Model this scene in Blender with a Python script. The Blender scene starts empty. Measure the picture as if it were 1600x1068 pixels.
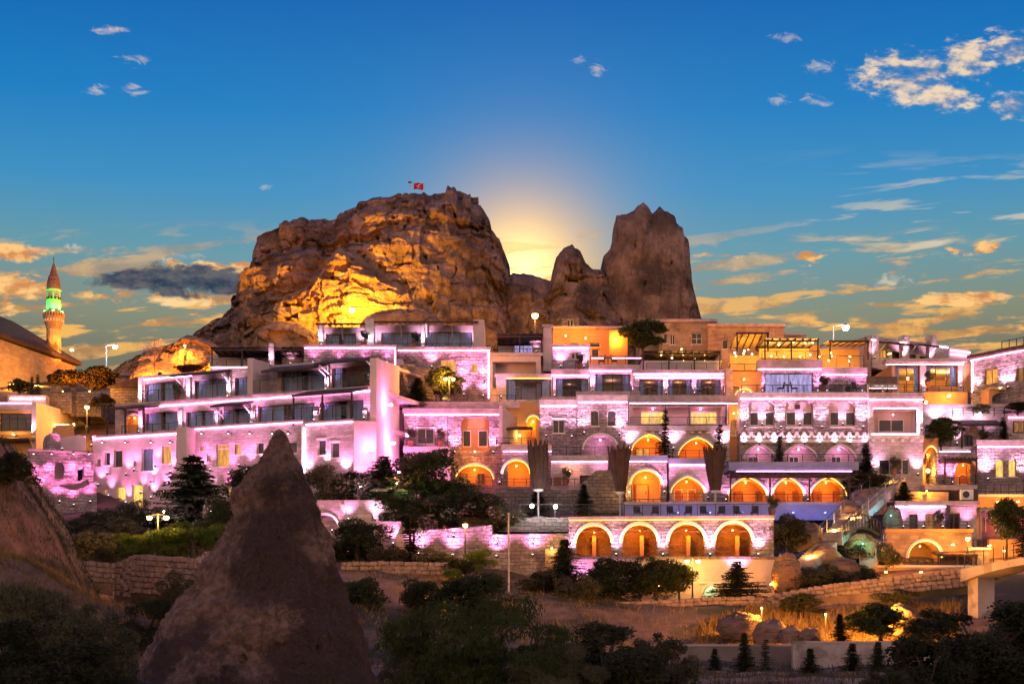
import bpy, bmesh, math, random
import numpy as np
from mathutils import Vector, Matrix
from mathutils.geometry import tessellate_polygon

scene = bpy.context.scene
COL = scene.collection
RNG = random.Random(7)
F = 1600 * 50.0 / 36.0      # focal length in photo pixels
YH = 980.0                  # photo row of the horizon

# ------------------------------------------------------------------ camera
cam_d = bpy.data.cameras.new('camera'); cam = bpy.data.objects.new('camera', cam_d)
COL.objects.link(cam); scene.camera = cam
cam.location = (0, 0, 0); cam.rotation_euler = (math.radians(90), 0, 0)
cam_d.lens = 50; cam_d.sensor_width = 36; cam_d.shift_y = (YH - 534) / 1600
cam_d.clip_start = 0.5; cam_d.clip_end = 9000

# ------------------------------------------------------------------ render settings
scene.render.engine = 'CYCLES'
cy = scene.cycles
cy.use_denoising = True
try: cy.denoiser = 'OPENIMAGEDENOISE'
except Exception: pass
cy.max_bounces = 4; cy.diffuse_bounces = 2; cy.glossy_bounces = 2; cy.transparent_max_bounces = 12
cy.transmission_bounces = 3; cy.sample_clamp_indirect = 4.0; cy.caustics_reflective = False; cy.caustics_refractive = False
cy.use_light_tree = True
cy.use_adaptive_sampling = True; cy.adaptive_threshold = 0.035; cy.adaptive_min_samples = 16
vs = scene.view_settings
vs.view_transform = 'Standard'; vs.look = 'None'; vs.exposure = 0.55; vs.gamma = 1.0; vs.use_curve_mapping = False

# ------------------------------------------------------------------ world: dusk sky with clouds
SUN_AZ = math.atan2(815 - 800, F)             # towards the saddle of the rock
SUN_EL = math.atan2(YH - 428, F)
SUN_DIR = Vector((math.sin(SUN_AZ) * math.cos(SUN_EL), math.cos(SUN_AZ) * math.cos(SUN_EL), math.sin(SUN_EL)))
world = bpy.data.worlds.new('World'); scene.world = world; world.use_nodes = True

class NT:
    """tiny node-tree helper: every method returns an output socket"""
    def __init__(s, tree): s.t = tree
    def n(s, typ, **kw):
        nd = s.t.nodes.new(typ)
        for k, v in kw.items(): setattr(nd, k, v)
        return nd
    def put(s, sock, v):
        if isinstance(v, bpy.types.NodeSocket): s.t.links.new(v, sock)
        elif v is not None:
            if sock.type == 'RGBA' and len(v) == 3: v = (*v, 1)
            sock.default_value = v
    def m(s, op, a, b=None, c=None, clamp=False):
        nd = s.n('ShaderNodeMath', operation=op, use_clamp=clamp)
        for i, v in enumerate((a, b, c)):
            if v is not None: s.put(nd.inputs[i], v)
        return nd.outputs[0]
    def v(s, op, a, b=None, c=None):
        nd = s.n('ShaderNodeVectorMath', operation=op)
        for i, q in enumerate((a, b)):
            if q is not None: s.put(nd.inputs[i], q)
        if c is not None: s.put(nd.inputs['Scale'], c)
        return nd.outputs['Value'] if op in ('DOT_PRODUCT', 'LENGTH') else nd.outputs[0]
    def mix(s, f, a, b, mode='MIX'):
        nd = s.n('ShaderNodeMix', data_type='RGBA', blend_type=mode)
        s.put(nd.inputs[0], f); s.put(nd.inputs[6], a); s.put(nd.inputs[7], b)
        return nd.outputs[2]
    def ramp(s, f, stops, interp='LINEAR'):
        nd = s.n('ShaderNodeValToRGB'); cr = nd.color_ramp; cr.interpolation = interp
        while len(cr.elements) < len(stops): cr.elements.new(0.5)
        for e, (p, c) in zip(cr.elements, stops):
            e.position = p
            e.color = (c, c, c, 1) if not hasattr(c, '__len__') else (*c, 1)
        s.put(nd.inputs[0], f)
        return nd.outputs[0]
    def noise(s, vec, scale, detail=4, rough=.55, dist=0.0, col=False, two=False):
        nd = s.n('ShaderNodeTexNoise', noise_dimensions='2D' if two else '3D'); s.put(nd.inputs['Vector'], vec)
        nd.inputs['Scale'].default_value = scale; nd.inputs['Detail'].default_value = detail
        nd.inputs['Roughness'].default_value = rough; nd.inputs['Distortion'].default_value = dist
        return nd.outputs['Color' if col else 'Fac']
    def sep(s, vec):
        nd = s.n('ShaderNodeSeparateXYZ'); s.put(nd.inputs[0], vec); return nd.outputs
    def comb(s, x, y, z):
        nd = s.n('ShaderNodeCombineXYZ')
        for i, q in enumerate((x, y, z)): s.put(nd.inputs[i], q)
        return nd.outputs[0]
    def sstep(s, x, a, b):
        nd = s.n('ShaderNodeMapRange', interpolation_type='SMOOTHSTEP'); s.put(nd.inputs[0], x)
        nd.inputs[1].default_value = a; nd.inputs[2].default_value = b
        return nd.outputs[0]

def lin(r, g, b):
    return tuple((c / 255 / 12.92) if c / 255 <= .04045 else ((c / 255 + .055) / 1.055) ** 2.4 for c in (r, g, b))

def build_world():
    t = world.node_tree; t.nodes.clear(); N = NT(t)
    out = N.n('ShaderNodeOutputWorld'); bg = N.n('ShaderNodeBackground')
    t.links.new(bg.outputs[0], out.inputs[0])
    d = N.v('NORMALIZE', N.n('ShaderNodeTexCoord').outputs['Generated'])
    x, y, z = N.sep(d)
    # the elevation ramp colours and lights the dome; the physical sky is a faint mix
    sky = N.n('ShaderNodeTexSky', sky_type='NISHITA', sun_disc=False)
    sky.sun_elevation = SUN_EL; sky.sun_rotation = SUN_AZ; sky.altitude = 1300; sky.dust_density = 2.0; sky.ozone_density = 3.0
    el = N.m('MAXIMUM', z, 0.0)
    base = N.ramp(N.m('MULTIPLY', el, 2.0), [
        (0.00, lin(104, 92, 70)), (0.36, lin(118, 116, 96)), (0.42, lin(132, 140, 118)), (0.50, lin(100, 154, 168)),
        (0.58, lin(60, 144, 194)), (0.68, lin(22, 126, 194)), (0.82, lin(0, 98, 178)), (1.0, lin(0, 72, 158))])
    base = N.mix(0.02, base, N.v('SCALE', sky.outputs[0], c=0.1))
    # broad glow of the sun that has just gone behind the rock
    ca = N.v('DOT_PRODUCT', d, tuple(SUN_DIR))
    ang = N.m('ARCCOSINE', N.m('MINIMUM', ca, 0.99999))
    g1 = N.m('EXPONENT', N.m('MULTIPLY', N.m('POWER', N.m('DIVIDE', ang, .046), 1.45), -1.0))
    g2 = N.m('EXPONENT', N.m('MULTIPLY', N.m('POWER', N.m('DIVIDE', ang, .022), 1.25), -1.0))
    base = N.mix(N.m('MULTIPLY', g1, .95), base, (1.3, .56, .12))
    base = N.mix(N.m('MULTIPLY', g2, 1.0), base, (2.2, 1.75, .75))
    # clouds: a noise deck over gnomonic sky coordinates a = x/y, b = z/y
    yy = N.m('MAXIMUM', N.m('ABSOLUTE', y), 0.05)
    a = N.m('DIVIDE', x, yy); b = N.m('DIVIDE', z, yy)
    AB = N.comb(a, b, 0.0)
    def blob(px, py, rx, ry):
        kx, ky = F / rx, F / ry
        nd = N.n('ShaderNodeVectorMath', operation='MULTIPLY_ADD')
        N.put(nd.inputs[0], AB); nd.inputs[1].default_value = (kx, ky, 0); nd.inputs[2].default_value = (-(px - 800) / F * kx, -(YH - py) / F * ky, 0)
        return N.v('DOT_PRODUCT', nd.outputs[0], nd.outputs[0])
    fr = N.m('GREATER_THAN', y, 0.0)
    P = N.comb(N.m('MULTIPLY', a, 1.0), N.m('MULTIPLY', b, 2.1), 0.3)
    Pw = N.comb(N.m('ADD', N.m('MULTIPLY', a, 1.3), N.m('MULTIPLY', b, -1.0)), N.m('MULTIPLY', N.m('ADD', b, N.m('MULTIPLY', a, -.07)), 10.0), 1.7)
    puff = N.noise(P, 26, 5, .64, .25, two=True)
    wisp = N.noise(Pw, 9, 4, .6, .3, two=True)
    fine = N.noise(P, 70, 3, .6, 0, two=True)
    # stratified warm bands low over the horizon, thicker to the right and round the dome
    band = N.ramp(b, [(0.0, 0.0), (0.175, .35), (.205, 1.0), (.228, .8), (.258, .5), (.29, 0.0)], 'EASE')
    bandm = N.m('MULTIPLY', band, N.sstep(N.m('ADD', wisp, N.m('MULTIPLY', N.m('SUBTRACT', puff, .5), .32)), .495, .61))
    bcol = N.mix(N.sstep(puff, .36, .62), lin(190, 136, 84), lin(255, 190, 98))
    base = N.mix(N.m('MULTIPLY', bandm, .92), base, bcol)
    # streaky high wisps on the right side of the sky
    hw = N.ramp(b, [(.255, 0.0), (.27, 1.0), (.31, .5), (.34, 0.0)], 'EASE')
    wr = N.m('MULTIPLY', N.m('MULTIPLY', hw, N.sstep(a, .15, .28)), N.sstep(wisp, .54, .68))
    base = N.mix(N.m('MULTIPLY', wr, .8), base, lin(224, 208, 180))
    def cloud(blobs, dens_lo, dens_hi, colour_lo, colour_hi, base, thr=(.30, .62), src=None, pw=1.0):
        tot = None
        for bl in blobs:
            o = blob(*bl); tot = o if tot is None else N.m('MINIMUM', tot, o)
        tot = N.m('EXPONENT', N.m('MULTIPLY', tot, -1.0))
        nz = puff if src is None else src
        f = N.m('MULTIPLY', N.sstep(N.m('MULTIPLY', N.m('ADD', N.m('MULTIPLY', tot, .40), N.m('MULTIPLY', N.m('SUBTRACT', nz, .5), 1.25)), N.m('MINIMUM', N.m('MULTIPLY', tot, 3.0), 1.0)), *thr), fr)
        return N.mix(N.m('MULTIPLY', f, pw), base, N.mix(N.sstep(N.m('ADD', N.m('MULTIPLY', puff, .6), N.m('MULTIPLY', fine, .4)), dens_lo, dens_hi), colour_lo, colour_hi))
    OR1, OR2 = lin(214, 142, 86), lin(255, 202, 130)
    base = cloud([(20, 397, 60, 15), (40, 450, 70, 26), (5, 470, 40, 22), (190, 462, 50, 14),
                  (1258, 398, 34, 16), (1550, 388, 40, 11), (1490, 392, 34, 8), (1520, 466, 90, 12), (1125, 399, 40, 5)], .42, .60, OR1, OR2, base, (.16, .34))
    base = cloud([(330, 420, 40, 22), (275, 415, 22, 18), (385, 415, 40, 20), (290, 465, 80, 12)], .40, .58, OR1, lin(255, 214, 150), base, (.14, .32))
    base = cloud([(270, 436, 120, 24), (350, 446, 90, 20), (205, 434, 60, 18)], .38, .64, lin(42, 60, 84), lin(104, 104, 108), base, (.08, .30))
    base = cloud([(1430, 120, 90, 48), (1510, 95, 60, 40), (1480, 155, 50, 24), (1590, 75, 60, 34), (1590, 165, 44, 22)],
                 .43, .64, lin(120, 142, 178), lin(250, 222, 184), base, (.14, .42), src=N.m('ADD', N.m('MULTIPLY', puff, .5), N.m('MULTIPLY', fine, .5)), pw=.9)
    fleck = N.noise(N.comb(N.m('ADD', a, N.m('MULTIPLY', b, .7)), N.m('MULTIPLY', b, 1.8), 0.0), 75, 4, .66, .6, two=True)
    base = cloud([(208, 95, 34, 11), (205, 142, 26, 11), (150, 140, 22, 9), (172, 46, 30, 8), (117, 387, 16, 8), (1275, 157, 24, 12), (1218, 155, 18, 10), (1285, 105, 34, 14), (1225, 60, 30, 8), (934, 103, 16, 15), (905, 94, 14, 9), (415, 292, 14, 6), (290, 400, 34, 8), (1390, 440, 36, 12)],
                 .40, .60, lin(176, 176, 190), lin(246, 222, 190), base, (.16, .56), src=fleck, pw=.6)
    base = N.v('SCALE', base, c=.68)
    # warm rose fill added to the low sky behind the camera, brightening facing surfaces
    back = N.m('MULTIPLY', N.sstep(y, .25, -.75), N.sstep(z, .8, .0))
    base = N.mix(N.m('MULTIPLY', back, .9), base, (1.65, 1.0, .66))
    # below the horizon: the dark valley floor behind the camera
    base = N.mix(N.m('LESS_THAN', z, 0.0), base, lin(60, 52, 46))
    t.links.new(base, bg.inputs[0]); bg.inputs[1].default_value = 1.0
    world.cycles.sampling_method = 'NONE'
build_world()

sun_d = bpy.data.lights.new('sun', 'SUN'); sun = bpy.data.objects.new('sun', sun_d); COL.objects.link(sun)
sun_d.energy = 0.5; sun_d.angle = math.radians(0.5); sun_d.color = (1.0, .72, .42)
sun.rotation_euler = (-SUN_DIR).to_track_quat('-Z', 'Y').to_euler()

# ------------------------------------------------------------------ geometry helpers
def W(px, py, Y): return Vector(((px - 800) / F * Y, Y, (YH - py) / F * Y))

class Pl:
    """vertical plane in plan; photo pixels are cast onto it"""
    def __init__(s, Y=None, a=None, b=None):
        if a is None: s.O = Vector((0, Y)); s.d = Vector((1, 0))
        else:
            A = Vector(((a[0] - 800) / F * a[1], a[1])); B = Vector(((b[0] - 800) / F * b[1], b[1]))
            s.O = A; s.d = (B - A).normalized()
        s.n = Vector((s.d.y, -s.d.x))
    def hit(s, px, py, off=0.0):
        O = s.O - s.n * off; r = Vector(((px - 800) / F, 1.0)); d = s.d
        t = (O.x * d.y - O.y * d.x) / (r.x * d.y - r.y * d.x)
        return (t * r - s.O).dot(d), (YH - py) / F * t
    def pt(s, u, z, off=0.0):
        q = s.O + s.d * u - s.n * off
        return Vector((q.x, q.y, z))
    def rect(s, x0, y0, x1, y1, off=0.0):
        u0, z1 = s.hit(x0, y0, off); _, z0 = s.hit(x0, y1, off); u1, _ = s.hit(x1, y0, off)
        return u0, u1, z0, z1

def arch_pts(u0, u1, z0, z1, rise=None, pointed=False, n=14):
    w = (u1 - u0) / 2; c = (u0 + u1) / 2
    rise = min(w, z1 - z0) if rise is None else min(rise, z1 - z0)
    zs = z1 - rise; pts = [(u0, z0), (u1, z0)]
    for i in range(n + 1):
        a = math.pi * i / n
        ca, sa = math.cos(a), math.sin(a)
        if pointed: q = 1 - abs(ca); sa = .62 * sa + .38 * (1 - abs(ca) ** 1.25)
        pts.append((c + w * ca, zs + rise * sa))
    if zs - z0 < 1e-4: pts = pts[2:]
    return pts

class MB:
    def __init__(s): s.v = []; s.f = []
    def add(s, vs, fs):
        o = len(s.v); s.v += [tuple(q) for q in vs]; s.f += [tuple(o + i for i in f) for f in fs]; return s
    def hexa(s, c):
        return s.add(c, [(0, 3, 2, 1), (4, 5, 6, 7), (0, 1, 5, 4), (1, 2, 6, 5), (2, 3, 7, 6), (3, 0, 4, 7)])
    def box(s, x0, y0, z0, x1, y1, z1):
        return s.hexa([(x0, y0, z0), (x1, y0, z0), (x1, y1, z0), (x0, y1, z0), (x0, y0, z1), (x1, y0, z1), (x1, y1, z1), (x0, y1, z1)])
    def fbox(s, p, u0, u1, z0, z1, o0, o1):
        return s.hexa([p.pt(u0, z0, o0), p.pt(u1, z0, o0), p.pt(u1, z0, o1), p.pt(u0, z0, o1),
                       p.pt(u0, z1, o0), p.pt(u1, z1, o0), p.pt(u1, z1, o1), p.pt(u0, z1, o1)])
    def panel(s, p, outline, holes, o0, o1):
        loops = [[Vector((u, z, 0)) for u, z in l] for l in [outline] + list(holes)]
        tris = tessellate_polygon(loops); flat = [q for l in loops for q in l]; n = len(flat)
        vs = [p.pt(q.x, q.y, o0) for q in flat] + [p.pt(q.x, q.y, o1) for q in flat]
        fs = [tuple(t) for t in tris] + [tuple(i + n for i in reversed(t)) for t in tris]
        o = 0
        for l in loops:
            k = len(l)
            for i in range(k): a, b = o + i, o + (i + 1) % k; fs.append((a, b, b + n, a + n))
            o += k
        return s.add(vs, fs)
    def strip(s, p, inner, outer, o0, o1):
        """solid band between two open polylines of equal length"""
        n = len(inner)
        vs = [p.pt(*q, o0) for q in inner] + [p.pt(*q, o0) for q in outer] + [p.pt(*q, o1) for q in inner] + [p.pt(*q, o1) for q in outer]
        fs = []
        for i in range(n - 1):
            fs += [(i, i + 1, n + i + 1, n + i), (2 * n + i, 3 * n + i, 3 * n + i + 1, 2 * n + i + 1), (i, 2 * n + i, 2 * n + i + 1, i + 1), (n + i, n + i + 1, 3 * n + i + 1, 3 * n + i)]
        e = n - 1
        fs += [(0, n, 3 * n, 2 * n), (e, 2 * n + e, 3 * n + e, n + e)]
        return s.add(vs, fs)
    def tube(s, a, b, r0, r1=None, n=8, cap=True):
        a, b = Vector(a), Vector(b); r1 = r0 if r1 is None else r1
        t = (b - a).normalized(); k = Vector((0, 0, 1)) if abs(t.z) < .9 else Vector((1, 0, 0))
        e1 = t.cross(k).normalized(); e2 = t.cross(e1)
        vs = [c + (e1 * math.cos(2 * math.pi * i / n) + e2 * math.sin(2 * math.pi * i / n)) * r for c, r in ((a, r0), (b, r1)) for i in range(n)]
        fs = [(i, (i + 1) % n, n + (i + 1) % n, n + i) for i in range(n)]
        if cap: fs += [tuple(range(n))[::-1], tuple(range(n, 2 * n))]
        return s.add(vs, fs)
    def path(s, pts, rs, n=7):
        for i in range(len(pts) - 1): s.tube(pts[i], pts[i + 1], rs[i], rs[i + 1], n)
        return s
    def lathe(s, c, prof, n=20):
        c = Vector(c); m = len(prof)
        vs = [c + Vector((r * math.cos(2 * math.pi * i / n), r * math.sin(2 * math.pi * i / n), z)) for r, z in prof for i in range(n)]
        fs = [(j * n + i, j * n + (i + 1) % n, (j + 1) * n + (i + 1) % n, (j + 1) * n + i) for j in range(m - 1) for i in range(n)]
        fs += [tuple(range(n))[::-1], tuple(range((m - 1) * n, m * n))]
        return s.add(vs, fs)
    def ball(s, c, r, n=10, m=7, sz=1.0):
        prof = [(max(r * math.sin(math.pi * j / m), 1e-3), -r * sz * math.cos(math.pi * j / m)) for j in range(m + 1)]
        return s.lathe(c, prof, n)
    def mesh(s, name, recalc=True):
        me = bpy.data.meshes.new(name); me.from_pydata(s.v, [], s.f); me.update()
        if recalc:
            bm = bmesh.new(); bm.from_mesh(me); bmesh.ops.recalc_face_normals(bm, faces=bm.faces); bm.to_mesh(me); bm.free()
        return me

WLOC = {}
def tag(o, label=None, cat=None, group=None, kind=None):
    if label: o['label'] = label
    if cat: o['category'] = cat
    if group: o['group'] = group
    if kind: o['kind'] = kind
    return o
def thing(name, label, cat, loc=(0, 0, 0), group=None, kind='thing'):
    o = bpy.data.objects.new(name, None); o.empty_display_size = .3; COL.objects.link(o); o.location = loc
    WLOC[o.name] = Vector(loc)
    return tag(o, label, cat, group, kind)
def obj(name, me, mat, parent=None, smooth=False, label=None):
    """a mesh with world coordinates; parents only ever carry a translation"""
    if isinstance(me, MB): me = me.mesh(name)
    o = bpy.data.objects.new(name, me); COL.objects.link(o)
    if mat is not None and not me.materials: me.materials.append(mat)
    if smooth: me.shade_smooth()
    if parent is not None:
        o.parent = parent
        if parent.name in WLOC: o.matrix_parent_inverse = Matrix.Translation(-WLOC[parent.name])
    if label: o['label'] = label
    return o
def lamp(kind, loc, color, power, parent=None, direction=None, spot=70, blend=.6, radius=.06):
    d = bpy.data.lights.new('lamp_light', kind); o = bpy.data.objects.new('lamp_light', d); COL.objects.link(o)
    d.color = color; d.energy = power; d.shadow_soft_size = radius
    o.location = loc
    if kind == 'SPOT':
        d.spot_size = math.radians(spot); d.spot_blend = blend
        o.rotation_euler = Vector(direction).to_track_quat('-Z', 'Y').to_euler()
    if parent is not None:
        o.parent = parent
        if parent.name in WLOC: o.matrix_parent_inverse = Matrix.Translation(-WLOC[parent.name])
    return o
def copy_tree(root, loc, rz=0.0, scale=(1, 1, 1), label=None, group=None, name=None):
    """copy a thing built in its own local space, with its parts and sub-parts"""
    def rec(o, par):
        c = o.copy(); COL.objects.link(c); c.parent = par
        for ch in o.children: rec(ch, c)
        return c
    r = rec(root, None); r.location = loc; r.rotation_euler = (0, 0, rz); r.scale = scale
    if label: r['label'] = label
    if group: r['group'] = group
    return r
def scrap(root):
    for ch in list(root.children): scrap(ch)
    bpy.data.objects.remove(root)

# ------------------------------------------------------------------ numpy noise
_perm = np.random.RandomState(11).permutation(256); _perm = np.concatenate([_perm, _perm, _perm])
_grad = np.random.RandomState(5).normal(size=(256, 3)); _grad /= np.linalg.norm(_grad, axis=1)[:, None]
def pn(p):
    i = np.floor(p).astype(int); f = p - i; u = f * f * f * (f * (f * 6 - 15) + 10); i &= 255
    r = 0
    for dx in (0, 1):
        for dy in (0, 1):
            for dz in (0, 1):
                h = _perm[_perm[_perm[(i[:, 0] + dx)] + (i[:, 1] + dy)] + (i[:, 2] + dz)] & 255
                g = (_grad[h] * (f - (dx, dy, dz))).sum(1)
                r = r + g * np.where(dx, u[:, 0], 1 - u[:, 0]) * np.where(dy, u[:, 1], 1 - u[:, 1]) * np.where(dz, u[:, 2], 1 - u[:, 2])
    return r * 1.6
def fbm(p, scale=1.0, oct=5, gain=.5, ridged=False):
    p = np.asarray(p, float) * scale; a = 1.0; t = 0; n = 0
    for k in range(oct):
        q = pn(p + 17.3 * k)
        t = t + a * ((1 - 2 * np.abs(q)) if ridged else q); n += a; a *= gain; p = p * 2.03
    return t / n
def grid_mesh(name, P, closed_u=False):
    """P: (nu, nv, 3) array of points"""
    nu, nv = P.shape[:2]; idx = np.arange(nu * nv).reshape(nu, nv)
    a = idx[:-1, :-1]; b = idx[1:, :-1]; c = idx[1:, 1:]; d = idx[:-1, 1:]
    f = np.stack([a, b, c, d], -1).reshape(-1, 4)
    if closed_u:
        a = idx[-1, :-1]; b = idx[0, :-1]; c = idx[0, 1:]; d = idx[-1, 1:]
        f = np.concatenate([f, np.stack([a, b, c, d], -1).reshape(-1, 4)])
    return fast_mesh(name, P.reshape(-1, 3), f)
def fast_mesh(name, V, Fq):
    me = bpy.data.meshes.new(name); n = Fq.shape[1]
    me.vertices.add(len(V)); me.vertices.foreach_set('co', np.asarray(V, np.float32).ravel())
    me.loops.add(Fq.size); me.loops.foreach_set('vertex_index', Fq.astype(np.int32).ravel())
    me.polygons.add(len(Fq)); me.polygons.foreach_set('loop_start', np.arange(0, Fq.size, n, dtype=np.int32))
    me.update(calc_edges=True); me.validate(); return me

# ------------------------------------------------------------------ materials
MATS = {}
def mat(name, base, rough=.8, var=.25, vscale=1.5, bump=0.0, bscale=8.0, brick=None, metallic=0.0, tint=None, tint_scale=.3, tint_lo=.45, tint_hi=.62, spec=.3, fleck=None, strata=0.0, bias=None):
    m = bpy.data.materials.new(name); m.use_nodes = True; t = m.node_tree; N = NT(t)
    b = t.nodes['Principled BSDF']; MATS[name] = m
    pos = N.n('ShaderNodeNewGeometry').outputs['Position']
    b.inputs['Roughness'].default_value = rough; b.inputs['Metallic'].default_value = metallic
    b.inputs['Specular IOR Level'].default_value = spec
    col = base
    if var:
        f = N.noise(pos, vscale, 5, .6)
        col = N.mix(N.sstep(f, .3, .7), tuple(c * (1 - var) for c in base), tuple(min(1, c * (1 + var)) for c in base))
    if tint is not None:
        f = N.noise(pos, tint_scale, 6, .62, .3)
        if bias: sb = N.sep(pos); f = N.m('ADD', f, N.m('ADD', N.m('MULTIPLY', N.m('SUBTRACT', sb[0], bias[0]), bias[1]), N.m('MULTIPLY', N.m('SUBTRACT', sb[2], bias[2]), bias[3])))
        col = N.mix(N.sstep(f, tint_lo, tint_hi), col, tint)
    if fleck is not None:
        f = N.noise(pos, fleck[1], 3, .7)
        col = N.mix(N.sstep(f, fleck[2], fleck[2] + .08), col, fleck[0])
    h = None
    if brick:
        w, hh, mo, dark = brick
        sx = N.sep(pos)
        wob = N.noise(pos, 1.4, 3, .6)
        vec = N.comb(N.m('ADD', N.m('ADD', sx[0], N.m('MULTIPLY', sx[1], .9)), N.m('MULTIPLY', wob, .5)), N.m('ADD', sx[2], N.m('MULTIPLY', wob, .3)), 0.0)
        br = N.n('ShaderNodeTexBrick'); N.put(br.inputs['Vector'], vec)
        br.inputs['Scale'].default_value = 1.0; br.inputs['Brick Width'].default_value = w; br.inputs['Row Height'].default_value = hh
        br.inputs['Mortar Size'].default_value = mo; br.inputs['Mortar Smooth'].default_value = .4; br.inputs['Bias'].default_value = 0
        br.inputs['Color1'].default_value = (.70, .70, .70, 1); br.inputs['Color2'].default_value = (1, 1, 1, 1); br.inputs['Mortar'].default_value = (dark, dark, dark, 1)
        col = N.mix(1.0, col, br.outputs['Color'], 'MULTIPLY')
        h = N.m('MULTIPLY', N.m('SUBTRACT', 1.0, br.outputs['Fac']), .6)
        stone_tone = N.sep(br.outputs['Color'])[0]
        h = N.m('ADD', h, N.m('MULTIPLY', stone_tone, 1.2))
    if bump:
        hn = N.noise(pos, bscale, 6, .65)
        h = hn if h is None else N.m('ADD', h, hn)
        if strata:
            sx = N.sep(pos)
            st = N.noise(N.comb(N.m('MULTIPLY', sx[0], .25), N.m('MULTIPLY', sx[1], .25), N.m('MULTIPLY', sx[2], 1.6)), strata, 5, .6)
            h = N.m('ADD', h, N.m('MULTIPLY', st, 1.4))
        bn = N.n('ShaderNodeBump'); bn.inputs['Strength'].default_value = min(1, bump); bn.inputs['Distance'].default_value = .12 * max(1, bump) ** 1.6
        t.links.new(h, bn.inputs['Height']); t.links.new(bn.outputs[0], b.inputs['Normal'])
    N.put(b.inputs['Base Color'], col)
    return m
def emit(name, color, strength, base=(.02, .02, .02), texture=0.0):
    m = bpy.data.materials.new(name); m.use_nodes = True; t = m.node_tree; b = t.nodes['Principled BSDF']; N = NT(t)
    b.inputs['Base Color'].default_value = (*base, 1); b.inputs['Emission Strength'].default_value = strength
    col = color
    if texture:
        pos = N.n('ShaderNodeNewGeometry').outputs['Position']; sx = N.sep(pos)
        f = N.noise(N.comb(N.m('MULTIPLY', sx[0], 4), N.m('MULTIPLY', sx[1], 4), sx[2]), 1.3, 3, .6)
        col = N.mix(N.sstep(f, .35, .65), tuple(c * (1 - texture) for c in color), color)
    N.put(b.inputs['Emission Color'], col); MATS[name] = m
    return m

mat('stone', (.60, .49, .45), .85, .12, .8, .55, 5.0, brick=(.50, .24, .02, .6), tint=(.44, .33, .30), tint_scale=.55, tint_lo=.5, tint_hi=.72)
mat('stone_rough', (.58, .47, .43), .9, .3, 1.8, 2.6, 3.4, brick=(.55, .25, .03, .55), strata=1.6, tint=(.42, .31, .28), tint_scale=.6, tint_lo=.5, tint_hi=.7)
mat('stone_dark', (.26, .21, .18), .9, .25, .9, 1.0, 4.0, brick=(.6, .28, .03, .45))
mat('stone_tan', (.46, .33, .22), .9, .2, .5, .6, 4.0, brick=(.7, .32, .015, .7), tint=(.28, .2, .14), tint_scale=.25)
mat('plaster', (.62, .48, .45), .85, .10, .5, .15, 6.0, tint=(.5, .42, .38), tint_scale=.5)
mat('plaster_orange_lit', (.58, .31, .13), .85, .12, .5, .15, 6.0)  # the orange of the lamplight is put into this plaster's base colour
mat('coping', (.46, .36, .34), .8, .2, 2.0, .3, 6.0)
mat('trim', (.72, .66, .6), .7, .06, 2.0)
mat('dark_metal', (.022, .02, .022), .45, .2, 3.0, spec=.5)
mat('grey_metal', (.32, .32, .33), .45, .15, 3.0, metallic=.4)
mat('dark_wood', (.05, .028, .02), .6, .35, 3.0, .2, 12)
mat('door_wood', (.30, .10, .04), .6, .25, 2.5, .2, 12)
mat('door_white', (.6, .55, .52), .5, .08, 2.0)
mat('roof_tile', (.085, .05, .038), .85, .35, 2.5, .9, 6.0)
mat('roof_dark', (.11, .075, .07), .7, .3, 2.0, .3, 6.0)
mat('rock', (.31, .195, .14), .95, .4, .3, 3.0, 1.1, tint=(.125, .08, .062), tint_scale=.13, strata=.6)
mat('rock_pale', (.42, .26, .15), .95, .3, .3, 3.0, 1.3, tint=(.26, .15, .09), tint_scale=.12, strata=.6)
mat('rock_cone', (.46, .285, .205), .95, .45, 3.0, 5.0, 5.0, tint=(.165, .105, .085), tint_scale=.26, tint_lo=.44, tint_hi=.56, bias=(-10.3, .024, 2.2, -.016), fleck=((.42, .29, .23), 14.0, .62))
mat('cliff', (.20, .115, .08), .95, .3, 1.0, 1.0, 5.0, tint=(.06, .048, .032), tint_scale=.3)
mat('soil', (.22, .14, .095), .95, .3, .5, .8, 3.0, tint=(.055, .05, .028), tint_scale=.16, tint_lo=.42, tint_hi=.58)
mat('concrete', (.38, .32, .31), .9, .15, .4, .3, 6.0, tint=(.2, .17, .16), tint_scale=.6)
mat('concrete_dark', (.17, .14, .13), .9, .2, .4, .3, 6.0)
mat('drystone', (.30, .21, .165), .95, .3, 2.2, .6, 8.0)
mat('bark', (.075, .05, .035), .9, .3, 4.0, .6, 14)
mat('canvas', (.06, .036, .028), .9, .2, 1.5, .2, 20)
mat('canvas_pale', (.6, .52, .42), .9, .1, 1.5, .1, 20)
mat('awning', (.62, .40, .16), .9, .1, 1.5)
mat('flag_red', (.55, .02, .03), .8, .1, 1.0)
mat('flag_white', (.8, .78, .76), .8, 0)
mat('white_paint', (.75, .74, .72), .5, .05, 2)
mat('mosque_stone', (.52, .36, .20), .9, .18, .5, .5, 4.0, brick=(.6, .3, .012, .75))
mat('minaret_shaft', (.6, .42, .2), .9, .2, .7, .3, 5.0, tint=(.2, .1, .06), tint_scale=.5, tint_lo=.5, tint_hi=.6)
mat('minaret_white', (.30, .36, .30), .7, .05, 1)
mat('minaret_cap', (.20, .115, .085), .7, .2, 1.5)
mat('cushion', (.045, .042, .05), .9, .2, 3)
mat('terracotta', (.3, .12, .06), .8, .15, 3)
mat('curtain', (.55, .60, .68), .9, .1, 1.5)
mat('room', (.12, .09, .08), .9, .2, .6)
mat('blue_plaster', (.30, .30, .46), .85, .15, .8, .3, 5.0)
emit('led_pink', (1.0, .36, .78), 14.0)
emit('led_white', (1.0, .62, .90), 13.0)
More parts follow.
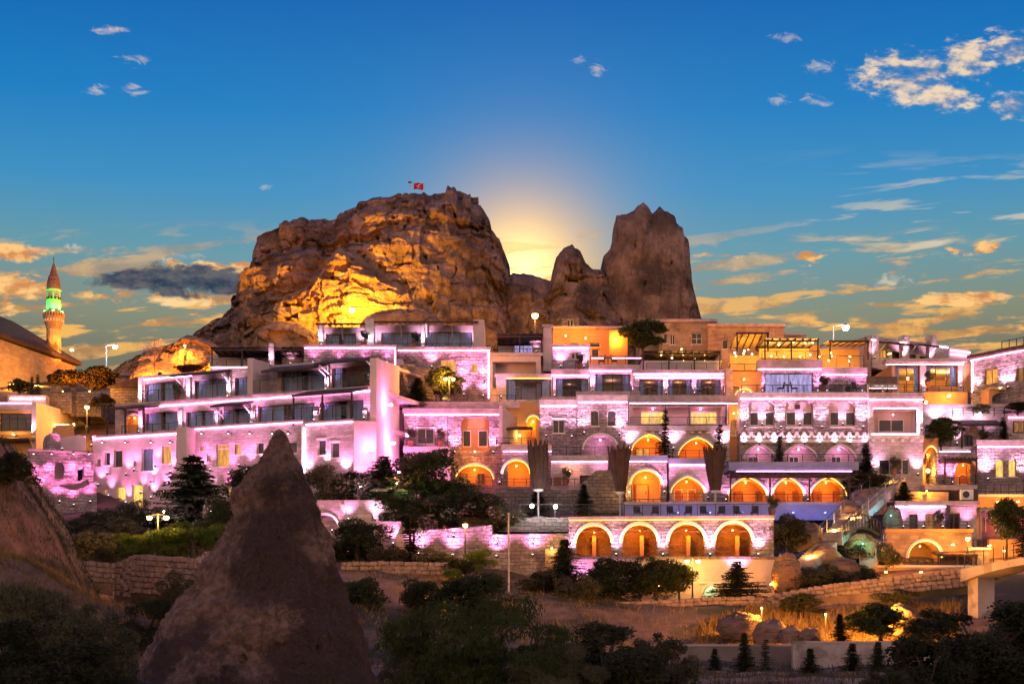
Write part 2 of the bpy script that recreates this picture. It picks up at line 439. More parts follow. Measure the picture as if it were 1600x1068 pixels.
emit('led_orange', (1.0, .40, .06), 6.0)
emit('led_yellow', (1.0, .62, .15), 5.0)
emit('led_teal', (.25, 1.0, .85), 3.0)
emit('led_blue', (.2, .3, 1.0), 4.0)
emit('lens_pink', (1.0, .80, .95), 14.0)
emit('lens_orange', (1.0, .55, .14), 18.0)
emit('lens_white', (1.0, .93, .86), 30.0)
emit('bulb_yellow', (1.0, .74, .30), 14.0)
emit('lit_orange', (1.0, .42, .07), .75, texture=.55)
emit('lit_yellow', (1.0, .58, .12), 1.1, texture=.5)
emit('lit_dim', (.9, .36, .10), .3, texture=.6)
emit('lit_lavender', (.62, .52, 1.0), .55, texture=.5)
emit('lens_green', (.12, 1.0, .2), 4.0)

def glass_mat(name, tint, refl, rough=.04, fres=.7):
    m = bpy.data.materials.new(name); m.use_nodes = True; t = m.node_tree; t.nodes.clear(); N = NT(t)
    out = N.n('ShaderNodeOutputMaterial'); tr = N.n('ShaderNodeBsdfTransparent'); gl = N.n('ShaderNodeBsdfGlossy')
    tr.inputs[0].default_value = (*tint, 1); gl.inputs['Roughness'].default_value = rough
    lw = N.n('ShaderNodeLayerWeight'); lw.inputs[0].default_value = .25
    f = N.m('ADD', N.m('MULTIPLY', lw.outputs['Fresnel'], fres), refl, clamp=True)
    mx = N.n('ShaderNodeMixShader'); t.links.new(f, mx.inputs[0]); t.links.new(tr.outputs[0], mx.inputs[1]); t.links.new(gl.outputs[0], mx.inputs[2])
    t.links.new(mx.outputs[0], out.inputs[0]); MATS[name] = m
glass_mat('glass', (.80, .86, .95), .0, fres=.4)
glass_mat('rail_glass', (.90, .91, .94), .0, fres=.22)
def dark_glass():
    m = mat('dark_glass', (.03, .026, .032), .12, .4, 1.2, spec=.35)
dark_glass()

def leaf_mat(name, c1, c2, trans=.25):
    m = bpy.data.materials.new(name); m.use_nodes = True; t = m.node_tree; t.nodes.clear(); N = NT(t)
    out = N.n('ShaderNodeOutputMaterial'); df = N.n('ShaderNodeBsdfDiffuse'); tl = N.n('ShaderNodeBsdfTranslucent')
    pos = N.n('ShaderNodeNewGeometry').outputs['Position']
    f = N.m('ADD', N.m('MULTIPLY', N.noise(pos, 1.6, 3, .6), .7), N.m('MULTIPLY', N.n('ShaderNodeObjectInfo').outputs['Random'], .3))
    col = N.mix(N.sstep(f, .25, .75), c1, c2)
    t.links.new(col, df.inputs[0]); t.links.new(col, tl.inputs[0])
    mx = N.n('ShaderNodeMixShader'); mx.inputs[0].default_value = trans
    t.links.new(df.outputs[0], mx.inputs[1]); t.links.new(tl.outputs[0], mx.inputs[2]); t.links.new(mx.outputs[0], out.inputs[0]); MATS[name] = m
leaf_mat('leaf_fir', (.030, .042, .022), (.065, .080, .038))
leaf_mat('leaf_green', (.045, .060, .020), (.10, .115, .04))
leaf_mat('leaf_olive', (.055, .060, .034), (.12, .115, .062))
leaf_mat('leaf_dark', (.030, .034, .020), (.065, .068, .036))
leaf_mat('leaf_bright', (.07, .11, .02), (.13, .17, .04))
leaf_mat('leaf_autumn', (.09, .055, .012), (.16, .10, .025))
leaf_mat('grass_dry', (.17, .11, .045), (.30, .20, .085), .2)
leaf_mat('grass_dark', (.055, .05, .025), (.10, .085, .045), .2)
M = MATS
PINK = (1.0, .20, .62); LAV = (1.0, .32, .78); WHT = (1.0, .52, .88); ORG = (1.0, .27, .018); YEL = (1.0, .48, .08); GRN = (.002, 1.0, .03)
TEAL = (.08, 1.0, .62); BLUE = (.12, .18, 1.0); SOD = (1.0, .36, .04)
# ================================================================== the ground
GX = np.array([-400, -50, -36, -25, -16, -10, 0, 8, 12, 20.4, 25, 30, 50, 400.])
GY = np.array([-60, 0, 40, 60, 75, 88, 96, 101, 104, 112, 120, 130, 150, 180, 250, 420, 4000.])
GZ = np.array([
    [-2.5] * 14, [-2.5] * 14, [-2.4] * 14, [-2.3] * 14,
    [0, 0, -.8, -1.5, -1.5, -1.5, -1.8, -2, -2, -2, -2, -1.8, -1, -1],
    [1.5, 1.5, 1.5, 1.5, 1.7, 1.9, .9, -.8, -.9, -.6, .2, .8, 1, 1],
    [3, 3, 3.2, 3.3, 3.6, 3.7, 2.2, 1.5, 1.3, 1.3, 2.0, 2.8, 3.2, 3.2],
    [4.5, 4.5, 4.4, 4.4, 4.4, 4.4, 3.4, 1.9, 1.9, 2.1, 3.0, 3.8, 4, 4],
    [5.5, 5.5, 5.5, 5.3, 5.2, 5.0, 4.0, 1.9, 1.9, 2.2, 4.6, 4.3, 4.5, 4.5],
    [8, 8, 8, 7.3, 7.6, 7.8, 6.8, 5.6, 5.6, 5.6, 8.3, 6, 7, 7],
    [11, 11, 10.6, 9.2, 9.8, 10, 10, 10, 10, 10, 11.4, 10, 10, 10],
    [16, 16, 16, 14, 15, 15.5, 16, 16, 16, 16, 16, 15, 15, 15],
    [25] * 14, [32] * 14, [44] * 14, [36] * 14, [10] * 14])
def ground_z(x, y):
    x = np.asarray(x, float); y = np.asarray(y, float)
    i = np.clip(np.searchsorted(GX, x) - 1, 0, len(GX) - 2); j = np.clip(np.searchsorted(GY, y) - 1, 0, len(GY) - 2)
    fx = np.clip((x - GX[i]) / (GX[i + 1] - GX[i]), 0, 1); fy = np.clip((y - GY[j]) / (GY[j + 1] - GY[j]), 0, 1)
    z = (GZ[j, i] * (1 - fx) + GZ[j, i + 1] * fx) * (1 - fy) + (GZ[j + 1, i] * (1 - fx) + GZ[j + 1, i + 1] * fx) * fy
    p = np.stack([x.ravel(), y.ravel(), np.zeros(x.size)], -1)
    nz = (fbm(p, .16, 4) * .55 + fbm(p, .7, 3) * .12).reshape(x.shape)
    return z + nz * np.clip((130 - y) / 20, .3, 1)
def gz(x, y): return float(ground_z(np.array([x]), np.array([y]))[0])
def build_ground():
    xs = np.concatenate([np.linspace(-4000, -70, 24), np.linspace(-66, 66, 220), np.linspace(70, 4000, 24)])
    ys = np.concatenate([np.linspace(-300, 18, 12), np.linspace(20, 130, 190), np.linspace(133, 260, 40), np.linspace(270, 6000, 40)])
    X, Yg = np.meshgrid(xs, ys, indexing='ij')
    o = obj('ground', grid_mesh('ground', np.stack([X, Yg, ground_z(X, Yg)], -1)), M['soil'], smooth=True)
    tag(o, kind='structure')
build_ground()

# ================================================================== the castle rock and its neighbours
def ridge(name, label, outline, Y0, zb, Wd, material, seed=0, amp=2.2, fine=.5, nu=420, nt=150, pexp=2.4, lean=0.0, strata=.8, fscale=.055, cat='rock', ledge=None, blocks=1.0, cell=(5.5, 5.5, 3.2), flute=0.0, pits=(), jag=2.2):
    """a free-standing crag: crest line from the photo, real thickness, crags cut by noise"""
    ox = np.array([p[0] for p in outline], float); oy = np.array([p[1] for p in outline], float)
    px = np.linspace(ox[0], ox[-1], nu)
    jz = fbm(np.stack([px * .05 + seed * 3.1, px * 0, px * 0 + seed], -1), 1.0, 4, .65) * jag + (_perm[(px / 5.0).astype(int) & 255] / 255. - .5) * jag * .8
    H = (YH - np.interp(px, ox, oy) - jz) / F * Y0; X = (px - 800) / F * Y0
    Hs = np.convolve(np.pad(H, 20, mode='edge'), np.ones(41) / 41, 'valid')
    t = np.linspace(0, 1, nt); a = np.where(t < .62, t / .62, (1 - t) / .38)       # most rows on the side one sees
    side = np.where(t < .62, -1.0, 1.0)
    a = a ** .85
    Z = zb + (H - zb)[:, None] * a[None, :]
    wid = Wd * np.clip((Hs - zb) / (Hs.max() - zb), .12, 1) ** .7
    dep = wid[:, None] * (1 - a[None, :] ** pexp) ** (1 / pexp) * side[None, :]
    P = np.stack([np.repeat(X[:, None], nt, 1), Y0 + dep, Z], -1)
    q = P.reshape(-1, 3).copy(); q[:, 0] += seed * 31.7
    qs = q * (1, 1, .8)
    d = fbm(qs, fscale, 6, .52, True) * amp + fbm(qs, fscale * 4.5, 4, .5) * fine * 1.6
    s = fbm(q * (.25, .25, 1.9), .22, 4, .55) * strata
    wq = q + np.stack([fbm(q + 9, .12, 3), fbm(q + 21, .12, 3), fbm(q + 33, .1, 3)], -1) * 3.5
    for sc_, am in ((1.0, 1.0), (.45, .5)):
        ci = np.floor(wq / (np.array(cell) * sc_)).astype(int) & 255
        d = d + (_perm[_perm[_perm[ci[:, 0]] + ci[:, 1]] + ci[:, 2]] / 255. - .5) * blocks * am * 1.6
    if flute: d = d + fbm(q * (1, 1, .06), .35, 4, .6, True) * flute
    d = (d + s).reshape(nu, nt); mask = np.clip((1 - a) * 4, 0.12, 1)[None, :]
    if ledge is not None: d = d + ledge(P)
    for (qx, qy, rx, ry, dp) in pits:      # caves and cut windows
        x0, z0 = (qx - 800) / F * Y0, (YH - qy) / F * Y0; k_ = Y0 / F
        e = np.maximum(np.abs((P[:, :, 0] - x0) / (rx * k_)), np.abs((P[:, :, 2] - z0) / (ry * k_)))
        d = d - np.where(e < 1.0, dp, 0.0) * (side < 0)[None, :]
    P[:, :, 1] += side[None, :] * d * mask
    q[:, 2] += 50
    P[:, :, 0] += fbm(q, fscale * 2, 4).reshape(nu, nt) * amp * .35 * mask
    P[:, :, 2] += (fbm(q, fscale * 5, 3).reshape(nu, nt)) * .5 * mask
    me = grid_mesh(name, P)
    o = obj(name, me, material, smooth=True)
    return tag(o, label, cat)

_pr = random.Random(21)
PITS = [(_pr.uniform(470, 780), _pr.uniform(345, 470), _pr.choice((1.6, 2.2, 2.8)), _pr.choice((2.0, 2.8, 3.4)), 1.6) for _ in range(34)] + [(430, 420, 6, 3, 2.5), (520, 372, 5, 4, 2.5), (640, 345, 4, 3, 2), (700, 360, 3, 4, 2), (620, 330, 6, 2, 2)]
PITS2 = [(_pr.uniform(400, 640), _pr.uniform(430, 495), _pr.choice((1.8, 2.4, 3.5)), _pr.choice((2.2, 3.0)), 1.5) for _ in range(16)] + [(470, 490, 16, 5, 3.0), (395, 520, 5, 8, 3.0), (470, 512, 10, 4, 2.5)]
castle_pts = [(375, 505), (382, 470), (392, 455), (404, 450), (405, 408), (411, 402), (413, 374), (430, 369), (449, 364), (452, 353), (470, 352), (481, 347), (492, 354), (508, 350), (520, 351), (535, 351), (539, 341), (553, 336),
              (566, 330), (570, 324), (585, 322), (600, 317), (612, 319), (628, 313), (640, 312), (655, 314), (666, 311), (680, 315), (690, 312), (701, 313), (703, 301), (712, 304), (718, 309), (720, 320), (725, 321), (727, 312), (737, 313), (738, 326), (748, 329), (752, 328),
              (757, 338), (766, 352), (769, 366), (780, 380), (788, 402), (795, 420), (797, 436), (803, 470), (812, 508)]
def castle_ledge(P):
    # a lower apron of pale rock in front and a deep hollow above it on the left half
    X, Z = P[:, :, 0], P[:, :, 2]
    ap = np.exp(-((X + 28) / 22) ** 2) * np.clip((66 - Z) / 14, 0, 1) * 5.0
    hol = -np.exp(-((X + 40) / 12) ** 2 - ((Z - 63) / 3.2) ** 2) * 4
    return ap + hol
ridge('castle_rock', 'huge brown castle rock with craggy flat top carrying the flag', castle_pts, 250, 42, 20, M['rock'], 1, 4.2, .9, nu=620, nt=240, ledge=castle_ledge, strata=1.6, blocks=1.9, jag=4.0, pits=PITS)
ridge('rock_saddle', 'low brown rock saddle where the sun sets between the crags', [(770, 520), (788, 440), (800, 431), (812, 432), (830, 433), (850, 441), (872, 444), (900, 470), (915, 520)], 246, 42, 12, M['rock'], 2, 2.4, .5, nu=200, nt=110)
ridge('rock_pinnacle', 'rounded brown rock pinnacle between the saddle and the tall tower crag', [(838, 520), (850, 462), (860, 440), (863, 424), (869, 405), (880, 391), (893, 386), (905, 395), (914, 414), (926, 424), (940, 423), (952, 445), (968, 470), (990, 515)], 243, 42, 10, M['rock'], 3, 3.0, .9, nu=260, nt=140, blocks=1.4, jag=3, pits=[(890, 452, 10, 3, 2.5), (905, 440, 2, 3, 1.5), (880, 480, 3, 4, 1.5), (940, 480, 3, 3, 1.5)])
ridge('tower_crag', 'tall flat-faced brown tower crag with toothed top', [(934, 520), (937, 428), (941, 408), (950, 399), (955, 380), (959, 366), (960, 347), (973, 345), (984, 341), (993, 331), (1001, 326), (1009, 334), (1015, 345), (1020, 340), (1026, 332), (1035, 341), (1049, 348), (1052, 359), (1061, 364), (1063, 377), (1070, 381), (1072, 400), (1068, 424), (1074, 436), (1079, 456), (1084, 474), (1092, 500), (1096, 520)], 247, 42, 9, M['rock'], 4, .9, .35, nu=340, nt=160, pexp=5, strata=.35, fscale=.04, blocks=.35, flute=1.1, jag=3.0, pits=[(1012, 365, 3, 2, 1), (985, 405, 2, 3, 1), (1040, 430, 2, 2, 1), (1000, 465, 2, 3, 1)])
ridge('hill_shoulder', 'boulder-strewn brown rock shoulder sloping down towards the mosque', [(300, 552), (318, 522), (332, 507), (352, 499), (362, 492), (374, 480), (386, 462), (400, 452), (412, 456), (440, 470), (480, 500), (520, 520)], 238, 40, 12, M['rock'], 5, 4.2, 1.2, nu=260, nt=140, blocks=2.4, jag=6)
ridge('outcrop_rock', 'orange-lit low rock outcrop with small caves above the hotel', [(170, 600), (190, 577), (215, 562), (240, 551), (262, 545), (285, 538), (300, 527), (318, 532), (335, 536), (350, 548), (380, 560), (400, 590)], 185, 24, 9, M['rock_pale'], 6, 3.4, 1.0, nu=280, nt=140, blocks=1.8, jag=4, pits=[(206, 577, 4, 3, 2.5), (222, 573, 4, 3.5, 2.5), (236, 572, 3, 3, 2), (280, 566, 14, 4, 3), (345, 566, 6, 5, 2.5)])
ridge('apron_rock', 'golden-lit pale rock apron below the castle rock', [(372, 545), (384, 510), (400, 492), (430, 478), (452, 462), (480, 452), (505, 428), (520, 405), (532, 392), (548, 398), (565, 405), (590, 420), (622, 440), (650, 462), (680, 482), (720, 492), (750, 500), (790, 520)], 229, 42, 9, M['rock_pale'], 7, 3.0, .8, nu=420, nt=170, strata=1.5, blocks=1.9, jag=3.5, pits=PITS2)
for lab, pts, Y0, sd in (('round golden boulder beside the white roof terrace', [(398, 560), (402, 528), (415, 510), (440, 503), (470, 508), (492, 520), (500, 545)], 205, 8),
                         ('low dark overhang boulder behind the upper terrace', [(560, 515), (575, 494), (600, 486), (640, 484), (672, 488), (690, 505), (700, 520)], 200, 9),
                         ('rounded orange boulder with a cave mouth near the thin pole', [(205, 600), (215, 575), (238, 566), (262, 568), (285, 577), (300, 600)], 172, 10),
                         ('orange boulder beside the flat roof canopy', [(290, 600), (300, 572), (318, 560), (345, 556), (372, 566), (385, 600)], 168, 11)):
    ridge('boulder', lab, pts, Y0, (YH - pts[0][1] - 30) / F * Y0, 4, M['rock_pale'], sd, 1.4, .4, nu=110, nt=80)

# the wicker of a standing stone stack: loose blocks on the summit
for i, (px, py, s, lab) in enumerate([(711, 312, 1.3, 'slanting loose block on the castle rock summit'), (733, 320, 1.1, 'square loose block on the castle rock summit edge')]):
    c = W(px, py, 249.5); mb = MB().box(-s, -s, -s, s, s, s); me = mb.mesh('summit_block')
    bm = bmesh.new(); bm.from_mesh(me); bmesh.ops.subdivide_edges(bm, edges=bm.edges, cuts=5, use_grid_fill=True)
    for v in bm.verts:
        v.co += Vector(pn(np.array([tuple(v.co * .9 + Vector((i * 9, 0, 0)))]))[0] * n for n in v.co.normalized()) * .7
    bm.to_mesh(me); bm.free()
    o = obj('summit_block', me, M['rock']); o.location = c; o.rotation_euler = (.1, .35 * (1 - i), .4); tag(o, lab, 'rock')

# ================================================================== foreground fairy chimney
def fairy_chimney():
    Y0 = 60.0; k = Y0 / F
    L = [(437, 670), (430, 674), (424, 684), (417, 700), (407, 718), (388, 742), (366, 778), (364, 802), (346, 838), (318, 880), (298, 918), (268, 958), (242, 1004), (208, 1058), (196, 1110)]
    R = [(437, 670), (443, 674), (449, 684), (455, 700), (464, 718), (475, 742), (486, 770), (496, 802), (508, 830), (517, 850), (528, 890), (540, 924), (556, 962), (570, 1008), (584, 1060), (594, 1110)]
    nz, na = 330, 420
    py = 670 + (1110 - 670) * np.linspace(0, 1, nz) ** 1.15
    xl = np.interp(py, [p[1] for p in L], [p[0] for p in L]); xr = np.interp(py, [p[1] for p in R], [p[0] for p in R])
    cx = ((xl + xr) / 2 - 800) * k; r = np.maximum((xr - xl) / 2 * k, .012); Z = (YH - py) * k
    t = np.linspace(0, 1, na, endpoint=False); ang = -math.pi / 2 + 2 * math.pi * (t - .5) - .75 * np.sin(2 * math.pi * (t - .5))   # denser towards the viewer
    ca, sa = np.cos(ang), np.sin(ang)
    # a blunt front ridge makes two faces
    shape = 1 - .16 * np.exp(-((ang + math.pi / 2 - .55) / .45) ** 2) + .05 * np.exp(-((ang + math.pi / 2 + .15) / .22) ** 2)
    X = cx[:, None] + r[:, None] * ca[None, :]; Yv = Y0 + r[:, None] * (sa * np.where(sa < 0, shape, 1))[None, :] * .95
    P = np.stack([X, Yv, np.repeat(Z[:, None], na, 1)], -1)
    q = P.reshape(-1, 3)
    rel = np.clip(r / 1.2, .06, 1)[:, None]
    dr = fbm(q, .45, 5, .5, True).reshape(nz, na); dr = dr - dr[nz // 3:].mean()
    gq = np.stack([np.repeat(ang[None, :], nz, 0) * 2.6, q[:, 2].reshape(nz, na) * .10, np.full((nz, na), 3.3)], -1).reshape(-1, 3)
    gul = fbm(gq, 1.6, 4, .6, True).reshape(nz, na); gul = gul - gul.mean()
    d = dr * .42 * rel + gul * .22 * rel + fbm(q, 1.7, 5, .6).reshape(nz, na) * .20 * np.clip(r / .6, .1, 1)[:, None] + fbm(q, 6, 4, .6).reshape(nz, na) * .075 * np.clip(r / .6, .15, 1)[:, None]
    d = d - .06 * rel + fbm(q, 14, 2).reshape(nz, na) * .05 * np.clip(r / .5, .1, 1)[:, None]
    face = np.clip(-sa, 0, 1)[None, :] ** .5
    # hollows
    def pit(px, pyy, rx, ry, depth, rot=0.0):
        x0, z0 = (px - 800) * k, (YH - pyy) * k; dx, dz = P[:, :, 0] - x0, P[:, :, 2] - z0
        c, s = math.cos(rot), math.sin(rot); u, v = dx * c + dz * s, -dx * s + dz * c
        e = (u / (rx * k)) ** 2 + (v / (ry * k)) ** 2
        return -depth * np.clip(1.35 - e, 0, 1) ** .6 * (P[:, :, 1] < Y0 + .4)
    d += pit(407, 1026, 6, 7, .55) + pit(514, 1010, 4, 5, .4) + pit(346, 862, 9, 34, .7, -.42) + pit(312, 935, 12, 30, .35, -.5) + pit(300, 912, 20, 6, .22, .5)
    d += .22 * np.exp(-((P[:, :, 2] - (YH - 762) * k - .25 * np.sin(ang * 3)[None, :]) / .35) ** 2) * rel * face * .8
    P[:, :, 0] += ca[None, :] * d; P[:, :, 1] += sa[None, :] * d * np.where(np.abs(d) > .3, 1, 1)
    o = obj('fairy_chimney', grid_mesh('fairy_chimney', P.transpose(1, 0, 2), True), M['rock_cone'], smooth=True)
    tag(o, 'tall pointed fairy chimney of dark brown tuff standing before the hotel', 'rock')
fairy_chimney()

def mound(name, label, pts, Y0, zb, Wd, material, seed, amp, fine):
    return ridge(name, label, pts, Y0, zb, Wd, material, seed, amp, fine, nu=200, nt=150, fscale=.12, strata=.15, blocks=.12, cell=(2, 2, 1.2), jag=2)
mound('cliff_slope', 'steep dark brown cliff slope at the edge of the hotel', [(-260, 570), (-170, 600), (-80, 650), (-18, 676), (0, 690), (14, 716), (32, 748), (52, 776), (70, 800), (88, 832), (100, 860), (118, 900), (140, 960)], 78, -3, 12, M['cliff'], 12, 1.1, .5)
mound('grass_bank', 'low bank of dry grass in front of the cliff slope', [(-200, 840), (-80, 850), (0, 866), (40, 876), (70, 893), (100, 915), (150, 938), (220, 960), (300, 990), (340, 1040)], 66, -3.4, 7, M['cliff'], 13, .6, .35)
# ================================================================== building kit
LS = 3.5     # scale of the facade lamps
class B:
    def __init__(s, name, label, pl, base, cat='building', group=None):
        s.p = pl if isinstance(pl, Pl) else Pl(pl)
        u, z = s.p.hit(*base)
        s.t = thing(name, label, cat, s.p.pt(u, z, .5), group)
    def _o(s, name, mb, m, parent=None, **k): return obj(name, mb, M[m] if isinstance(m, str) else m, parent or s.t, **k)
    # --- the shell: front wall with real openings, side walls, roof
    def shell(s, x0, y0, x1, y1, depth=6.0, holes=(), m='stone', off=0.0, th=.45, drop=0.0, side_m=None, roof='coping', sides=True, name='wall'):
        p = s.p; u0, u1, z0, z1 = p.rect(x0, y0, x1, y1, off); z0 -= drop
        hl = []
        for h in holes:
            hl.append(s.hole(h, off, th))
        s._o(name, MB().panel(p, [(u0, z0), (u1, z0), (u1, z1), (u0, z1)], hl, off, off + th), m)
        if sides:
            for a, b in ((u0, u0 + th), (u1 - th, u1)):
                s._o('side_wall', MB().fbox(p, a, b, z0, z1, off + th, off + depth), side_m or m)
            s._o('back_wall', MB().fbox(p, u0 + th, u1 - th, z0, z1, off + depth - .3, off + depth), side_m or m)
            s._o('roof', MB().fbox(p, u0 + th, u1 - th, z1 - .35, z1 - .1, off + th, off + depth - .3), roof)
        return u0, u1, z0, z1
    def hole(s, h, off, th):
        kind, x0, y0, x1, y1 = h[:5]; o = h[5] if len(h) > 5 else {}
        p = s.p; u0, u1, z0, z1 = p.rect(x0, y0, x1, y1, off)
        if kind == 'win':
            s.window(u0, u1, z0, z1, off, **o); return [(u0, z0), (u1, z0), (u1, z1), (u0, z1)]
        if kind == 'awin':
            rise = o.pop('rise', (u1 - u0) * .35); s.window(u0, u1, z0, z1, off, arch=rise, **o); return arch_pts(u0, u1, z0, z1, rise)
        if kind == 'open':
            return [(u0, z0), (u1, z0), (u1, z1), (u0, z1)]
        if kind == 'niche':
            d = o.get('d', 1.2); m = o.get('m', 'plaster'); rise = o.get('rise', 0)
            pts = arch_pts(u0, u1, z0, z1, rise, o.get('pointed', False)) if rise else [(u0, z0), (u1, z0), (u1, z1), (u0, z1)]
            n = len(pts); vs = [p.pt(*q, off + th * .5) for q in pts] + [p.pt(*q, off + d) for q in pts]
            fs = [(i, (i + 1) % n, n + (i + 1) % n, n + i) for i in range(n)] + [tuple(range(n, 2 * n))]
            s._o('niche', MB().add(vs, fs), m)
            if o.get('ring'): s.ring(u0, u1, z0, z1, rise, off, o.get('pointed', False), o['ring'], o.get('rw', .16), o.get('led'))
            if o.get('light'):
                c, pw = o['light']; k = max(1, int((u1 - u0) / 3.2))
                for i in range(k):
                    um = u0 + (u1 - u0) * (i + .5) / k; q = p.pt(um, z0 + (z1 - z0) * o.get('lh', .82), off + d * o.get('ld', .45))
                    fx = s._o('ceiling_lamp', MB().ball(q, .06, 8, 5), o.get('lens', 'lens_orange'))
                    lamp('POINT', q - Vector((0, 0, .12)), c, pw * LS * .15 * RNG.uniform(.7, 1.35), s.t, radius=.1)
            return pts
        raise ValueError(kind)
    def ring(s, u0, u1, z0, z1, rise, off, pointed, m, w, led=None):
        rise = rise if rise is not True else (u1 - u0) / 2
        inn = arch_pts(u0, u1, z0, z1, rise, pointed)[-15:]; out = arch_pts(u0 - w, u1 + w, z0, z1 + w, rise + w, pointed)[-15:]
        s._o('arch_ring', MB().strip(s.p, inn, out, off - .09, off + .05), m)
        if led:
            a = arch_pts(u0 + .03, u1 - .03, z0, z1 - .03, max(rise - .03, .05), pointed)[-15:]; b = arch_pts(u0, u1, z0, z1, rise, pointed)[-15:]
            s._o('light_strip', MB().strip(s.p, a, b, off - .02, off + .05), led)
    def window(s, u0, u1, z0, z1, off, lit=None, n=2, curtain=False, arch=0, frame='trim', sill=True, fw=.055, transom=0, name='window', deep=.2, bars=0):
        p = s.p; g = MB(); fo = off + deep
        pts = arch_pts(u0, u1, z0, z1, arch) if arch else [(u0, z0), (u1, z0), (u1, z1), (u0, z1)]
        inn = arch_pts(u0 + fw, u1 - fw, z0 + fw, z1 - fw, max(.05, arch - fw)) if arch else [(u0 + fw, z0 + fw), (u1 - fw, z0 + fw), (u1 - fw, z1 - fw), (u0 + fw, z1 - fw)]
        g.panel(p, pts, [inn], fo, fo + .07)
        for i in range(1, n):
            um = u0 + (u1 - u0) * i / n; g.fbox(p, um - fw * .5, um + fw * .5, z0 + fw, z1 - fw - arch * .2, fo + .005, fo + .065)
        if transom: zt = z1 - (z1 - z0) * transom; g.fbox(p, u0 + fw, u1 - fw, zt - fw * .5, zt + fw * .5, fo + .008, fo + .062)
        w = s._o(name, g, frame)
        for i in range(n):
            a, b = u0 + (u1 - u0) * i / n + (fw if i == 0 else fw * .5), u0 + (u1 - u0) * (i + 1) / n - (fw if i == n - 1 else fw * .5)
            pm = lit if lit else ('glass' if curtain else 'dark_glass')
            zt = z1 - fw - (arch * .75 if arch and n > 1 else 0)
            if arch and n == 1: s._o('pane', MB().panel(p, inn, [], fo + .03, fo + .04), pm, w)
            else: s._o('pane', MB().fbox(p, a, b, z0 + fw, zt, fo + .03, fo + .04), pm, w)
        if curtain and not lit:
            s.curtain(u0, u1, z0, z1, fo + .25, w, curtain)
        if sill: s._o('sill', MB().fbox(p, u0 - .08, u1 + .08, z0 - .09, z0 - .002, off - .09, off + deep - .01), 'trim', w)
        if bars: s._o('lintel', MB().fbox(p, u0 - .1, u1 + .1, z1 + .002, z1 + .14, off - .05, off + .05), 'trim', w)
        return w
    def curtain(s, u0, u1, z0, z1, off, parent, mode):
        """pleated sheets, drawn part-way"""
        p = s.p; spans = [(0, .42), (.55, 1)] if mode == 1 else [(0, 1)] if mode == 2 else [(0, .2), (.8, 1)]
        for a, b in spans:
            n = max(6, int((b - a) * (u1 - u0) / .09)); vs = []; fs = []
            for i in range(n + 1):
                u = u0 + (u1 - u0) * (a + (b - a) * i / n); d = off + .05 * math.sin(i * 1.9) + .02 * math.sin(i * .7)
                vs += [p.pt(u, z0 + .03, d), p.pt(u, z1 - .03, d)]
            fs = [(2 * i, 2 * i + 2, 2 * i + 3, 2 * i + 1) for i in range(n)]
            s._o('curtain', MB().add(vs, fs), 'curtain', parent)
    def mwin(s, x0, y0, x1, y1, off, lit=None, n=2, m='trim', pane='dark_glass', door=False, arch=0):
        """window or door set on the back wall of a niche (plane at depth off)"""
        p = s.p; u0, u1, z0, z1 = p.rect(x0, y0, x1, y1, off); fw = .07; g = MB()
        pts = [(u0, z0), (u1, z0), (u1, z1), (u0, z1)]; inn = [(u0 + fw, z0 + (0 if door else fw) + .001), (u1 - fw, z0 + (0 if door else fw) + .001), (u1 - fw, z1 - fw), (u0 + fw, z1 - fw)]
        if arch: pts = arch_pts(u0, u1, z0, z1, arch); inn = arch_pts(u0 + fw, u1 - fw, z0 + fw, z1 - fw, arch)
        g.panel(p, pts, [inn], off - .08, off - .003)
        w = s._o('door' if door else 'window', g, m)
        if door:
            s._o('leaf', MB().fbox(p, u0 + fw, u1 - fw, z0 + .002, z1 - fw, off - .05, off - .01), pane, w)
            s._o('handle', MB().fbox(p, u1 - fw - .16, u1 - fw - .1, z0 + .95, z0 + 1.1, off - .1, off - .05), 'dark_metal', w)
        else:
            for i in range(n):
                a, b = u0 + fw + (u1 - u0 - 2 * fw) * i / n + (.02 if i else 0), u0 + fw + (u1 - u0 - 2 * fw) * (i + 1) / n - (.02 if i < n - 1 else 0)
                if arch: s._o('pane', MB().panel(p, inn, [], off - .045, off - .035), lit or pane, w); break
                s._o('pane', MB().fbox(p, a, b, z0 + fw, z1 - fw, off - .045, off - .035), lit or pane, w)
                if i: s._o('mullion', MB().fbox(p, a - .04, a, z0 + fw, z1 - fw, off - .07, off - .02), m, w)
        return w
    # --- trim and light
    def band(s, x0, x1, y0, y1, m='coping', off=0.0, out=.12, back=.5, name='parapet'):
        u0, u1, z0, z1 = s.p.rect(x0, y0, x1, y1, off)
        s._o(name, MB().fbox(s.p, u0, u1, z0, z1, off - out, off + back), m)
        return u0, u1, z0, z1
    def led(s, x0, x1, y, m='led_pink', off=0.0, out=.10, h=.035, name='light_strip'):
        u0, u1, z0, z1 = s.p.rect(x0, y, x1, y, off)
        s._o(name, MB().fbox(s.p, u0, u1, z0 - h, z0, off - out - .05, off - out), m)
    def vled(s, x, y0, y1, m='led_white', off=0.0, out=.03, w=.07):
        u0, _, z0, z1 = s.p.rect(x, y0, x + 1, y1, off)
        s._o('light_strip', MB().fbox(s.p, u0, u0 + w, z0, z1, off - out - .05, off - out), m)
